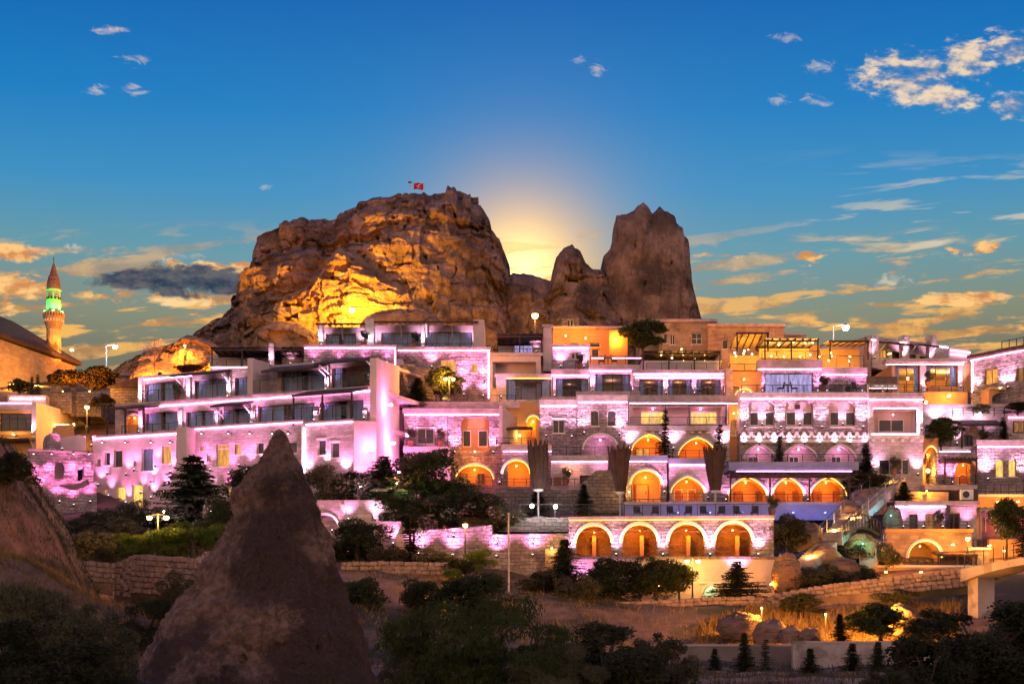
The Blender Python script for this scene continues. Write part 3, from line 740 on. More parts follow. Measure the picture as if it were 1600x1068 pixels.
    def up(s, x, y, color=LAV, power=160, off=0.0, out=.28, down=False, spot=75, tilt=.22, lens='lens_pink', both=False):
        power *= RNG.uniform(.7, 1.3); out = out * 1.35 + .08
        u, z = s.p.hit(x, y, off); q = s.p.pt(u, z, off - out); nn = Vector((s.p.n.x, s.p.n.y, 0))
        mb = MB().tube(q - Vector((0, 0, .11)), q + Vector((0, 0, .09)), .075, .075, 8).fbox(s.p, u - .03, u + .03, z - .05, z, off - out + .07, off + .02)
        fx = s._o('uplight', mb, 'dark_metal')
        dirs = [1, -1] if both else [-1 if down else 1]
        for k in dirs:
            s._o('lens', MB().tube(q + Vector((0, 0, .092 if k > 0 else -.112)), q + Vector((0, 0, .10 if k > 0 else -.12)), .06, .06, 8), lens, fx)
            lamp('SPOT', q + Vector((0, 0, .14 * k)), color, power * LS, s.t, direction=Vector((0, 0, k)) - nn * tilt, spot=min(140, spot * 1.25), blend=1.0, radius=.1)
    def glow(s, x, y, color, power, off=-.6, lens='lens_orange', r=.1):
        u, z = s.p.hit(x, y, off); q = s.p.pt(u, z, off)
        s._o('wall_lamp', MB().ball(q, r, 10, 7).fbox(s.p, u - .03, u + .03, z - .03, z + .03, off + r * .8, min(off + .6, off + r + .35)), lens)
        lamp('POINT', q - Vector((0, .0, 0)) + Vector((s.p.n.x, s.p.n.y, 0)) * (r + .05), color, power * LS * (.32 if color[2] < .2 else .4), s.t, radius=r)
    # --- balcony things
    def rail(s, x0, x1, ytop, ybot, off=0.0, n=None, glass=True, m='dark_metal', bars=0):
        p = s.p; u0, u1, z0, z1 = p.rect(x0, ytop, x1, ybot, off)
        n = n or max(2, int((u1 - u0) / 2.0) + 1)
        r = s._o('railing', MB().fbox(p, u0, u1, z1 - .05, z1, off - .03, off + .03), m)
        for i in range(n):
            u = u0 + .03 + (u1 - u0 - .06) * i / (n - 1)
            s._o('post', MB().fbox(p, u - .03, u + .03, z0, z1 - .05, off - .025, off + .025), m, r)
        for k in range(bars):
            zz = z0 + (z1 - z0) * (k + 1) / (bars + 1)
            s._o('bar', MB().fbox(p, u0, u1, zz - .015, zz + .015, off - .012, off + .012), m, r)
        if glass:
            for i in range(n - 1):
                a = u0 + .08 + (u1 - u0 - .06) * i / (n - 1); b = u0 - .02 + (u1 - u0 - .06) * (i + 1) / (n - 1)
                s._o('glass_panel', MB().fbox(p, a, b, z0 + .06, z1 - .1, off - .006, off + .006), 'rail_glass', r)
    def canopy(s, x0, x1, y, off=0.0, proj=1.8, fall=.45, m='roof_dark', brackets=2, bm='trim', slats=0, posts=False, post_h=2.4):
        """thin sloping roof on brackets, its slats laid one by one"""
        p = s.p; u0, u1, z0, _ = p.rect(x0, y, x1, y, off); th = .06
        def slab(mb, a, b, dz0, dz1): 
            return mb.hexa([p.pt(a, z0 + dz0, off), p.pt(b, z0 + dz0, off), p.pt(b, z0 + dz0 - fall, off - proj), p.pt(a, z0 + dz0 - fall, off - proj),
                            p.pt(a, z0 + dz1, off), p.pt(b, z0 + dz1, off), p.pt(b, z0 + dz1 - fall, off - proj), p.pt(a, z0 + dz1 - fall, off - proj)])
        c = s._o('canopy', slab(MB(), u0, u1, 0, th), m)
        k = max(3, int((u1 - u0) / .55))
        for i in range(k + 1):
            u = u0 + (u1 - u0) * i / k
            s._o('rafter', slab(MB(), max(u0, u - .035), min(u1, u + .035), -.1, -.002), 'dark_wood', c)
        s._o('fascia', MB().fbox(p, u0, u1, z0 - fall - .1, z0 - fall + th + .01, off - proj - .04, off - proj - .002), 'dark_wood', c)
        for i in range(brackets):
            u = u0 + .1 + (u1 - u0 - .2) * (i / (brackets - 1) if brackets > 1 else .5)
            if posts: s._o('post', MB().fbox(p, u - .06, u + .06, z0 - fall - post_h, z0 - fall - .1, off - proj + .05, off - proj + .17), 'dark_wood', c)
            else: s._o('bracket', MB().tube(p.pt(u, z0 - 1.2, off - .03), p.pt(u, z0 - .12 - fall * .75, off - proj * .75), .05, .05, 6).fbox(p, u - .05, u + .05, z0 - 1.35, z0 - .1, off - .1, off - .003), bm, c)
    def pergola(s, x0, x1, ytop, ybot, off=0.0, proj=2.5, n=8, m='dark_wood', posts=3, cover=None):
        p = s.p; u0, u1, z0, z1 = p.rect(x0, ytop, x1, ybot, off - proj)
        r = s._o('pergola', MB().fbox(p, u0, u1, z1 - .16, z1, off - proj - .06, off - proj + .06), m)
        s._o('beam', MB().fbox(p, u0, u1, z1 - .16, z1, off - .12, off), m, r)
        for i in range(n):
            u = u0 + .05 + (u1 - u0 - .1) * i / (n - 1)
            s._o('rafter', MB().fbox(p, u - .04, u + .04, z1 + .002, z1 + .12, off - proj - .25, off), m, r)
        for i in range(posts):
            u = u0 + .07 + (u1 - u0 - .14) * i / (posts - 1)
            s._o('post', MB().fbox(p, u - .06, u + .06, z0, z1 - .16, off - proj - .05, off - proj + .05), m, r)
        if cover: s._o('cover', MB().fbox(p, u0, u1, z1 + .13, z1 + .16, off - proj - .2, off), cover, r)
    def deck(s, x0, x1, y, off0, off1, m='coping', th=.25, name='deck'):
        u0, u1, z0, _ = s.p.rect(x0, y, x1, y, off0)
        s._o(name, MB().fbox(s.p, u0, u1, z0 - th, z0, off0, off1), m)
    def pier(s, x0, x1, y0, y1, off=0.0, out=.2, back=0.0, m='stone', name='pier'):
        u0, u1, z0, z1 = s.p.rect(x0, y0, x1, y1, off)
        s._o(name, MB().fbox(s.p, u0, u1, z0, z1, off - out, off + back), m)
    def bulbs(s, pts, off, color=YEL, power=18, lens='bulb_yellow', r=.075):
        for (x, y) in pts:
            u, z = s.p.hit(x, y, off); q = s.p.pt(u, z, off)
            s._o('bulb', MB().ball(q, r, 8, 6), lens)
            if power: lamp('POINT', q - Vector((0, .0, r + .05)), color, power * LS * .28, s.t, radius=r)

# ================================================================== left wing (turned facade, three storeys stepping back)
PW = Pl(a=(145, 122.0), b=(560, 112.0))
b = B('terraced_wing', 'long pink-lit hotel wing with two tiers of balconies and canopies', PW, (300, 790))
low = [('win', 152, 717, 157, 729, dict(n=1)), ('win', 163, 706, 172, 727, dict(n=1)), ('win', 178, 703, 191, 730, dict(n=1)), ('win', 209, 720, 213, 729, dict(n=1, sill=False)),
       ('win', 221, 700, 239, 736, dict(n=1, curtain=2)), ('win', 253, 696, 267, 724, dict(n=1, lit='lit_orange')), ('win', 276, 692, 281, 701, dict(n=1, sill=False)),
       ('win', 161, 763, 167, 771, dict(n=1, lit='lit_orange', sill=False)), ('win', 182, 760, 197, 781, dict(n=1, lit='lit_yellow')), ('win', 206, 757, 223, 792, dict(n=1, lit='lit_yellow', sill=False)), ('win', 232, 757, 236, 766, dict(n=1, sill=False))]
b.shell(145, 683, 290, 800, 10, low, 'plaster', drop=3)
low2 = [('win', 313, 696, 319, 704, dict(n=1, lit='lit_orange', sill=False)), ('win', 323, 710, 329, 721, dict(n=1, lit='lit_dim', sill=False)), ('win', 338, 694, 358, 729, dict(n=1, lit='lit_orange', transom=.2)),
        ('win', 367, 693, 376, 710, dict(n=1, lit='lit_orange')), ('win', 401, 691, 412, 709, dict(n=1)), ('win', 449, 690, 464, 708, dict(n=1)), ('win', 355, 757, 361, 775, dict(n=1, lit='lit_yellow'))]
b.shell(304, 668, 474, 800, 10, low2, 'stone', off=.1, drop=3, sides=False)
low3 = [('win', 496, 687, 509, 711, dict(n=1, bars=1)), ('win', 517, 691, 530, 715, dict(n=1, bars=1))]
b.shell(476, 661, 553, 800, 10, low3, 'stone', off=-.25, drop=4, sides=False)
b.pier(289, 304.5, 670, 800, 0, 1.2, 9, 'plaster', 'bay'); b.pier(473.5, 477, 663, 800, 0, .3, 9, 'trim', 'pilaster')
uu0, zz0 = PW.hit(304, 668, .1); uu1, _ = PW.hit(553, 660, .1)
b._o('deck', MB().fbox(PW, uu0, uu1 + .2, zz0 - .4, zz0 - .12, .56, 10), 'coping')
b.band(145, 289, 681, 684, 'coping', 0, .12, .5); b.led(150, 288, 685, 'led_pink', 0, .06)
b.band(304, 476, 666, 669, 'coping', .1, .12, .5); b.led(306, 473, 670, 'led_pink', .1, .06)
b.band(476, 553, 659, 662, 'coping', -.25, .12, .5); b.led(478, 552, 663, 'led_pink', -.25, .06)
b.vled(475, 668, 742, 'led_white', -.3)
for x, y in ((159, 758), (202, 742), (241, 752), (271, 738), (319, 740), (362, 740), (202, 786), (241, 778), (159, 784), (362, 775)): b.up(x, y, PINK, 170, 0, .3, spot=60)
for x, y in ((173, 740), (215, 735), (248, 728), (283, 725), (333, 735), (378, 728), (410, 730), (440, 730), (175, 775), (225, 770), (262, 770), (333, 772), (391, 735)): b.up(x, y, LAV, 110, 0, .3, spot=48)
for x in (165, 201, 241, 271): b.up(x, 690, PINK, 60, 0, .3, down=True, spot=50)
for x in (320, 362, 395, 430, 455): b.up(x, 676, PINK, 60, .1, .3, down=True, spot=50)
for x, y in ((541, 742), (483, 742), (512, 730)): b.up(x, y, LAV, 190, -.25, .3, spot=70)
b.rail(190, 288, 665, 680, .25, 5); b.rail(306, 552, 648, 666, .35, 9)
# middle tier
mid = [('niche', 197, 648, 220, 676, dict(rise=.65, d=.5, m='plaster_orange_lit', ring='trim', rw=.12, light=(ORG, 40), ld=.3)), ('win', 226, 645, 277, 673, dict(n=2, frame='door_wood', curtain=1, sill=False)),
       ('win', 291, 643, 337, 671, dict(n=2, frame='door_wood', curtain=1, sill=False)), ('win', 344, 640, 390, 668, dict(n=2, frame='door_wood', curtain=1, sill=False)),
       ('win', 403, 634, 491, 665, dict(n=4, frame='door_wood', curtain=1, sill=False)), ('win', 500, 628, 568, 662, dict(n=3, frame='door_wood', curtain=1, sill=False))]
OM = 2.6
b.shell(180, 634, 590, 690, 8, mid, 'stone', off=OM, sides=False, name='wall')
u0, z1 = PW.hit(180, 634, OM); u1, _ = PW.hit(590, 604, OM)
b._o('deck', MB().fbox(PW, u0 + .5, u1, z1 - .4, z1 - .12, OM + .46, OM + 8), 'coping')
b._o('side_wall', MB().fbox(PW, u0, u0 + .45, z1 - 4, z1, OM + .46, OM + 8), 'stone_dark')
b.band(180, 588, 632, 635, 'coping', OM, .12, .5); b.led(225, 586, 636, 'led_pink', OM, .06)
for x in (222, 284, 340, 397, 495, 572): b.pier(x - 3, x + 3, 642, 690, OM, .25, 0, 'trim')
for x, y in ((222, 676), (284, 671), (340, 667), (397, 662), (495, 658), (573, 655)): b.up(x, y, LAV, 120, OM - .25, .3, spot=80)
b.canopy(190, 250, 638, OM, 2.2, .35, brackets=3, posts=True, post_h=2.5); b.canopy(348, 396, 630, OM, 1.8, .5); b.canopy(482, 575, 612, OM, 2.6, .7, brackets=3, posts=True, post_h=2.4)
b.rail(222, 300, 610, 629, OM + .3, 4); b.rail(306, 582, 601, 620, OM + .3, 9)
# upper tier
OT = 5.4
top = [('win', 226, 599, 276, 628, dict(n=2, frame='door_wood', curtain=1, sill=False)), ('win', 304, 594, 356, 623, dict(n=2, frame='door_wood', curtain=2, sill=False)), ('win', 367, 589, 409, 618, dict(n=2, frame='door_wood', curtain=2, sill=False)),
       ('win', 440, 581, 508, 614, dict(n=3, frame='door_wood', curtain=1, sill=False)), ('win', 518, 574, 581, 608, dict(n=3, frame='door_wood', curtain=3, sill=False))]
u0, u1, z0, z1 = b.shell(219, 590, 590, 640, 7, top, 'stone', off=OT, sides=False)
b._o('roof', MB().fbox(PW, u0 + .46, u1, z1 - .35, z1 - .1, OT + .46, OT + 8), 'coping')
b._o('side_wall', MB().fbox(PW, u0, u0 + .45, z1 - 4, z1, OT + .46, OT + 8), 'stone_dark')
b.band(219, 588, 588, 591, 'coping', OT, .1, .5); b.led(222, 300, 593, 'led_pink', OT, .06)
for x in (222, 297, 360, 415, 513, 585): b.pier(x - 3, x + 3, 590, 645, OT, .3, 0, 'trim')
b.pier(413, 421, 568, 640, OT, 2.6, 0, 'plaster', 'fin_wall')
for x, y in ((222, 632), (297, 627), (360, 621), (411, 616), (513, 610), (586, 606)): b.up(x, y, WHT, 120, OT - .3, .3, spot=80, lens='lens_pink')
b.canopy(286, 362, 584, OT, 1.9, .5, brackets=2); b.canopy(432, 514, 574, OT, 2.4, .75, brackets=2); b.canopy(514, 590, 563, OT, 2.4, .7, brackets=2)
# tall blank end wall, facing the garden
PE = Pl(a=(588, 111.5), b=(626, 121.0))
ua, za = PE.hit(588, 559); ub, zb_ = PE.hit(624, 572); _, zlo = PE.hit(588, 760)
b._o('end_wall', MB().panel(PE, [(ua, zlo - 3), (ub, zlo - 3), (ub, zb_), (ua, za)], [], 0, .5), 'plaster')
PE2 = Pl(a=(553, 111.2), b=(589, 111.4))
b._o('buttress', MB().fbox(PE2, PE2.hit(553, 657)[0], PE2.hit(589, 657)[0] - .05, -2 + 6, PE2.hit(553, 657)[1], .02, 3), 'plaster')
for x_, y_ in ((596, 742), (612, 735), (604, 690), (600, 630)):
    uq, zq = PE.hit(x_, y_); lamp('POINT', PE.pt(uq, zq, -1.1), PINK, 480, b.t, radius=.15); b._o('uplight', MB().tube(PE.pt(uq, zq - .2, -.6), PE.pt(uq, zq - .05, -.6), .1, .1, 8).tube(PE.pt(uq, zq - .12, -.6), PE.pt(uq, zq - .12, .05), .03, .03, 5), 'lens_pink')
for x_, y_ in ((563, 742), (580, 700)): 
    uq, zq = PE2.hit(x_, y_); lamp('POINT', PE2.pt(uq, zq, -1.1), PINK, 320, b.t, radius=.15); b._o('uplight', MB().tube(PE2.pt(uq, zq - .2, -.7), PE2.pt(uq, zq - .05, -.7), .1, .1, 8).tube(PE2.pt(uq, zq - .12, -.7), PE2.pt(uq, zq - .12, .05), .03, .03, 5), 'lens_pink')
uq, zq = PE.hit(608, 700); lamp('SPOT', PE.pt(uq, zq - 1, -1.0), PINK, 350, b.t, direction=(-.5, .25, 1), spot=100, radius=.1)
b._o('flood_lamp', MB().box(*(PE.pt(uq, zq - 1.2, -1.0) - Vector((.12, .12, .1))), *(PE.pt(uq, zq - 1.2, -1.0) + Vector((.12, .12, .1)))), 'dark_metal')

# ================================================================== roof terraces above the wing
b = B('terrace_pavilion', 'white roof terrace pavilion with flat dark canopy beside boulders', 128, (400, 575))
b.shell(328, 553, 476, 600, 6, [('win', 392, 558, 408, 570, dict(n=1, sill=False)), ('win', 428, 557, 441, 570, dict(n=1, sill=False))], 'stone', off=3.5)
b.shell(328, 572, 476, 620, 3, [], 'stone', off=0); b.led(330, 475, 574, 'led_pink')
b.pergola(330, 474, 545, 572, 3.5, 3.2, 14, posts=4, cover='roof_dark'); b.pier(420, 428, 536, 572, .2, .1, .5, 'stone', 'chimney'); b.up(424, 571, WHT, 60, .1)
b.rail(330, 400, 561, 572, .1, 4); b.up(455, 570, WHT, 60, 3.4)

b = B('stone_block', 'pink-lit rough stone block under the small dark-roofed roof suite', 126, (550, 560))
b.shell(475, 541, 619, 640, 6, [('win', 520, 559, 545, 566, dict(n=1, sill=False))], 'stone_rough'); b.band(474, 620, 539, 542, 'coping'); b.led(476, 618, 543.5, 'led_pink'); b.vled(617, 545, 600, 'led_pink', 0)
for x in (490, 530, 570, 605): b.up(x, 568, PINK, 60, 0)
b = B('roof_suite', 'small flat-roofed suite with dark eaves on the stone block', 131, (540, 540))
b.shell(499, 511, 586, 545, 6, [('win', 509, 521, 556, 541, dict(n=2, frame='door_wood', curtain=1, sill=False))], 'plaster', off=1.5)
b.canopy(497, 574, 507, 1.5, 2.0, .35, brackets=3, m='roof_tile'); b.pier(573, 587, 504, 545, 1.4, 1.8, 4, 'plaster', 'fin_wall'); b.pier(499, 505, 507, 545, 1.5, .3, 0, 'trim'); b.up(503, 541, WHT, 90, 1.3); b.up(569, 541, WHT, 90, 1.5); b.rail(499, 575, 533, 541, -.3, 5); b.glow(578, 525, (.5, .6, 1.0), 20, -.6, 'lens_white', .05)
b = B('roof_suite', 'wide flat-roofed suite with curtained glazing and chimney behind its eaves', 131.5, (670, 545))
b.shell(587, 508, 757, 550, 6, [('win', 596, 519, 657, 543, dict(n=3, frame='door_wood', curtain=2, sill=False)), ('win', 664, 518, 738, 543, dict(n=4, frame='door_wood', curtain=2, sill=False))], 'plaster', off=1.5)
b.canopy(586, 748, 504, 1.5, 2.0, .35, brackets=5, m='roof_tile'); b.pier(740, 757, 504, 546, 1.4, 1.4, 4, 'plaster', 'fin_wall'); b.pier(659, 663, 508, 545, 1.5, .25, 0, 'trim')
for x in (592, 661, 739): b.up(x, 543, WHT, 110, 1.2)
b.rail(590, 740, 536, 543, -.3, 8)

b = B('stone_house', 'pink-lit stone house with orange windows behind the fir tree', 128, (690, 622))
b.shell(621, 545, 766, 635, 8, [('win', 689, 562, 712, 593, dict(n=1, lit='lit_orange')), ('win', 737, 567, 746, 582, dict(n=1, lit='lit_orange')), ('win', 688, 604, 700, 624, dict(n=1, lit='lit_yellow', sill=False)), ('win', 629, 567, 648, 575, dict(n=2, lit='lit_dim', sill=False))], 'stone_rough')
b.band(620, 767, 542, 546, 'coping'); b.led(622, 765, 547.5, 'led_pink'); b.vled(763, 548, 622, 'led_pink', 0)
for x, y in ((724, 596), (757, 596), (755, 620), (725, 618), (675, 575)): b.up(x, y, LAV, 170, 0, .35)
b.glow(706, 592, SOD, 260, -2.4, 'lens_orange', .12)
b.pier(622, 631, 566, 690, -1, 1.5, 3, 'plaster', 'buttress'); 
PS = Pl(a=(630, 122.5), b=(682, 127.5)); b._o('garden_wall', MB().panel(PS, [(PS.hit(630, 640)[0], PS.hit(630, 640)[1]), (PS.hit(682, 640)[0], PS.hit(682, 640)[1]), (PS.hit(682, 577)[0], PS.hit(682, 577)[1]), (PS.hit(630, 570)[0], PS.hit(630, 570)[1])], [], 0, .4), 'stone_dark')

# ================================================================== middle of the hill
b = B('terrace_house', 'stone terrace house with orange arched niche and two shuttered windows', 121, (710, 755))
b.shell(631, 645, 699, 730, 7, [('win', 652, 669, 678, 693, dict(n=2, bars=1))], 'stone_rough', drop=4)
b.shell(700, 645, 785, 770, 7, [('niche', 721, 648, 764, 704, dict(rise=.7, d=.7, m='plaster_orange_lit')), ('niche', 712, 726, 771, 758, dict(rise=1.2, d=1.6, m='plaster_orange_lit', ring='trim', led='led_orange', light=(ORG, 120)))], 'stone_rough', off=-.1, drop=3)
b.mwin(723, 672, 736, 698, .59, n=1); b.mwin(747, 672, 762, 698, .59, n=1); b.mwin(719, 739, 731, 757, 1.48, n=2, m='door_wood', pane='lit_dim'); b.mwin(745, 739, 758, 757, 1.48, n=2, m='door_wood')
b.band(629, 786, 638, 646, 'coping', 0, .2, .6); b.led(632, 786, 647.5, 'led_pink', 0, .12); b.band(629, 812, 627, 637, 'coping', .5, 0, .4, 'planter')
b.rail(680, 806, 617, 628, .6, 6)
for x, y in ((640, 692), (690, 692), (711, 708), (771, 708)): b.up(x, y, LAV, 190, -.1, .4)
u0, z0 = b.p.hit(742, 712); b.glow(742, 705, ORG, 150, -.9, 'lens_orange', .06)
b.deck(630, 700, 697, -2.2, 0, 'coping', .5, 'balcony'); b.rail(634, 696, 684, 696, -2.1, 5, False, bars=2); b.pier(692, 703, 700, 756, -2.2, 0, 2, 'plaster'); b.rail(692, 770, 744, 757, -1.2, 4, False, bars=1)
b = B('cave_arch_house', 'low stone house with big orange arch behind the first folded parasol', 117, (810, 757))
b.shell(785, 703, 862, 775, 6, [('niche', 785.5, 718, 828, 760, dict(rise=True, d=2.0, m='plaster_orange_lit', ring='trim', led='led_orange', light=(ORG, 150)))], 'stone_rough', drop=2); b.band(783, 862, 694, 702, 'coping'); b.led(786, 862, 704.5, 'led_pink'); b.rail(775, 835, 683, 695, .3, 4, False, bars=2)
b.up(780.5, 755, LAV, 120, 0, .25); b.rail(783, 862, 747, 758, -1.0, 5, False, bars=1)
b = B('stair_house', 'narrow orange-lit stair tower with arched doorway between stone blocks', 122.5, (815, 690))
b.shell(782, 628, 845, 715, 6, [('niche', 823, 649, 843, 692, dict(rise=.55, d=1.2, m='plaster_orange_lit', ring='trim', led='led_orange', light=(ORG, 150)))], 'plaster_orange_lit'); b.glow(803, 652, ORG, 120, -.8, 'lens_orange', .06); b.canopy(785, 832, 667, -.5, 2.6, .5, m='canvas', brackets=2); b.glow(812, 680, YEL, 60, -.5, 'lens_orange', .08)
PST = Pl(a=(785, 118.5), b=(808, 122)); b._o('stair_wall', MB().panel(PST, [(PST.hit(785, 690)[0], PST.hit(785, 690)[1]), (PST.hit(808, 690)[0], PST.hit(808, 690)[1]), (PST.hit(808, 652)[0], PST.hit(808, 652)[1]), (PST.hit(785, 633)[0], PST.hit(785, 633)[1])], [], 0, .3), 'plaster')
b = B('roof_lounge', 'pillared roof lounge with dark beams above a teal-lit recess', 126, (810, 620))
b.shell(766, 553, 845, 640, 7, [('niche', 770, 565, 838, 606, dict(d=1.5, m='plaster'))], 'plaster'); b.led(771, 836, 567, 'led_teal', 1.0, .1); b.band(766, 848, 551, 556, 'coping', 0, .15)
b.shell(776, 532, 850, 556, 5, [('win', 803, 538, 833, 553, dict(n=2, frame='dark_metal', lit='lit_lavender', sill=False))], 'plaster', off=4.5); b.pergola(776, 848, 524, 552, 4.5, 3.8, 8, posts=3, cover='roof_dark'); b.led(778, 846, 531, 'led_pink', 4.5, .1); b.rail(776, 848, 544, 552, .2, 4)
b.up(838, 551, WHT, 90, 4.4)
b = B('chimney_house', 'white gabled stone house with tall chimney next to the roof lounge', 128, (880, 575))
b.shell(863, 541, 921, 590, 6, [('win', 893, 551, 899, 560, dict(n=1, sill=False))], 'stone'); b.band(862, 922, 538, 542, 'coping'); b.led(864, 920, 543.5, 'led_pink'); b.up(912, 574, LAV, 110); b.up(876, 574, LAV, 110)
b.pier(849, 862, 511, 580, 0, .3, 1, 'plaster', 'chimney'); b.pier(847, 864, 508, 512, 0, .45, 1.15, 'coping', 'chimney_cap'); b.rail(862, 918, 563, 576, -1.2, 4)
b = B('orange_house', 'plain orange-lit flat-roofed house behind the white gabled house', 140, (920, 555))
b.shell(864, 513, 978, 580, 8, [('win', 890, 535, 904, 542, dict(n=1)), ('win', 921, 535, 938, 542, dict(n=1)), ('win', 925, 545, 936, 558, dict(n=1, sill=False))], 'plaster_orange_lit'); b.band(862, 979, 510, 514, 'coping', 0, .25); b.glow(884, 524, ORG, 330, -1.5, 'lens_orange', .07); b.glow(962, 530, ORG, 330, -1.5, 'lens_orange', .07); b.glow(915, 528, ORG, 250, -1.5, 'lens_orange', .07); b.pier(915, 919, 514, 550, 0, .15, 0, 'plaster_orange_lit'); b.pier(951, 979, 520, 580, 0, 1.2, 0, 'plaster_orange_lit', 'porch')

b = B('glass_restaurant', 'glass-fronted restaurant row under the red-lit flat roof', 124, (880, 622))
b.shell(775, 588, 863, 640, 6, [('win', 791, 592, 861, 624, dict(n=3, frame='dark_wood', sill=False, curtain=3))], 'stone', off=.5); b.band(773, 864, 585, 589, 'coping', .5, .5); b.led(792, 862, 590.5, 'led_orange', .4, .0)
b.shell(864, 585, 921, 640, 6, [('win', 869, 591, 919, 620, dict(n=2, frame='dark_wood', sill=False, curtain=3))], 'stone', off=.1); b.band(861, 921, 577, 585, 'coping', .1, .2); b.led(862, 921, 586.5, 'led_pink', .1, .14)
b.shell(922, 578, 990, 640, 6, [('win', 930, 584, 985, 614, dict(n=4, frame='dark_wood', sill=False, curtain=3))], 'stone', off=-.2); b.band(920, 1000, 570, 577, 'coping', -.2, .2); b.led(921, 992, 579.5, 'led_pink', -.2, .14); b.band(900, 1000, 611, 625, 'coping', -1.6, 0, .5, 'balcony'); b.band(845, 920, 619, 626, 'coping', -1.4, 0, .5, 'balcony')
for x, y in ((783, 622), (866, 620), (925, 612), (988, 612)): b.up(x, y, LAV, 130, -.1, .35)
b.rail(900, 1000, 600, 611, -1.4, 5); b.rail(922, 1005, 556, 570, .3, 4); b.led(924, 1002, 559, 'led_pink', 2.0, 0)
for x in (810, 842, 890, 955): lamp('POINT', b.p.pt(*b.p.hit(x, 600, 3), 3), (1, .45, .25), 25, b.t, radius=.2)
b = B('twin_window_house', 'white-lit rough stone house with twin arched windows and big arched recess', 119, (900, 710))
b.shell(843, 632, 902, 725, 7, [('win', 864, 655, 882, 676, dict(n=2, bars=1))], 'stone_rough', off=.3, drop=2); b.band(842, 903, 624, 632, 'coping', .3); b.led(844, 902, 634, 'led_pink', .3, .1)
b.shell(902.5, 626, 981, 725, 7, [('awin', 923, 640, 936, 665, dict(n=1, bars=0)), ('awin', 949, 640, 962, 665, dict(n=1)), ('niche', 912, 679, 965, 713, dict(rise=1.25, d=1.6, m='stone', ring='trim', light=(LAV, 60), lens='lens_pink'))], 'stone_rough', off=0, drop=2); b.band(901, 981, 617, 626, 'coping'); b.led(903, 980, 628, 'led_pink', 0, .1)
for x, y in ((853, 683), (893, 684), (912, 678), (967, 680)): b.up(x, y, WHT, 230, 0, .45)
b.rail(862, 975, 697, 711, -1.6, 6); b.band(860, 950, 711, 718, 'coping', -1.8, 0, 1.8, 'balcony')
b = B('red_door_house', 'low pink-lit stone house with red doors behind folded parasols', 116.5, (910, 757))
b.shell(861, 719, 950, 775, 5, [('niche', 863, 742, 879, 758, dict(d=.25)), ('niche', 906, 742, 922, 758, dict(d=.25))], 'stone', drop=3); b.mwin(863.5, 743, 878.5, 758, .2, door=True, m='trim', pane='terracotta'); b.mwin(906.5, 743, 921.5, 758, .2, door=True, m='dark_wood', pane='dark_wood'); b.led(862, 949, 720.5, 'led_pink', 0, .06); b.glow(890, 735, (1, .35, .25), 60, -.6, 'lens_orange', .05); b.up(940, 756, LAV, 80); b.rail(861, 935, 747, 757, -1.0, 5, False, bars=1)
PR = Pl(116); b._o('stair_wall', MB().panel(PR, [(PR.hit(905, 790)[0], PR.hit(915, 840)[1]), (PR.hit(985, 790)[0], PR.hit(985, 840)[1]), (PR.hit(985, 737)[0], PR.hit(985, 737)[1]), (PR.hit(930, 737)[0], PR.hit(930, 737)[1]), (PR.hit(905, 760)[0], PR.hit(905, 760)[1])], [], -1.5, -.4), 'stone_dark')

b = B('loggia_house', 'pink-lit house with long glazed loggia over two orange pointed arches', 118.5, (1050, 715))
b.shell(981, 628, 1138, 664, 6, [('niche', 984, 631, 1134, 662, dict(d=1.6, m='plaster', light=(PINK, 45), lens='lens_pink'))], 'plaster', drop=0)
b.mwin(1001, 643, 1039, 663, 1.48, lit='lit_yellow'); b.mwin(1079, 643, 1120, 663, 1.48, lit='lit_yellow')
for x in (981, 1039, 1076, 1134): b.pier(x, x + 1.5, 628, 664, 0, .05, .02, 'dark_metal', 'post')
b.led(984, 1152, 630, 'led_pink', 0, .14)
b.rail(984, 1134, 651, 663, .05, 6, True)
b.shell(978, 673, 1140, 730, 6, [('niche', 987, 678, 1042, 713, dict(rise=1.35, pointed=True, d=2.2, m='plaster_orange_lit', ring='trim', led='led_orange', light=(ORG, 160))), ('niche', 1060, 683, 1120, 719, dict(rise=1.45, pointed=True, d=2.2, m='plaster_orange_lit', ring='trim', led='led_orange', light=(ORG, 160)))], 'stone', off=.4)
b.band(976, 1140, 663, 673, 'coping', .2, .2, .6, 'balcony')
for i in range(13): b.pier(981 + i * 12.2, 986 + i * 12.2, 674, 677, .4, .25, 0, 'trim', 'bracket')
for x, y in ((982, 702), (1051, 702), (1130, 702)): b.up(x, y, WHT, 170, .4, .35)
b.mwin(993, 700, 1015, 713, 2.5, m='door_wood', pane='lit_orange'); b.rail(985, 1045, 699, 712, -.6, 4, False, bars=2); b.rail(1050, 1135, 703, 718, -.6, 5, False, bars=2)
b = B('three_window_row', 'flat-roofed row with three bright-piered windows under string lights', 123, (1060, 617))
b.shell(989, 583, 1135, 640, 6, [('win', 999, 592, 1036, 617, dict(n=2, frame='door_wood', sill=False, curtain=3)), ('win', 1044, 592, 1081, 617, dict(n=2, frame='door_wood', sill=False, curtain=3)), ('win', 1088, 592, 1126, 617, dict(n=3, frame='door_wood', sill=False, curtain=3))], 'stone')
b.band(987, 1136, 578, 583, 'coping', 0, .2); b.led(989, 1135, 584.5, 'led_pink', 0, .12); b.led(993, 1132, 589.5, 'led_pink', 0, .04)
for x in (994, 1040, 1084, 1130): b.up(x, 616, LAV, 110, 0, .3)
b.band(977, 1157, 617, 627, 'coping', -1.8, 0, 1.8, 'balcony'); b.rail(985, 1155, 604, 617, -1.6, 8)
for x in (1015, 1060, 1108): lamp('POINT', b.p.pt(*b.p.hit(x, 600, 2.5), 2.5), (1, .4, .15), 22, b.t, radius=.2)
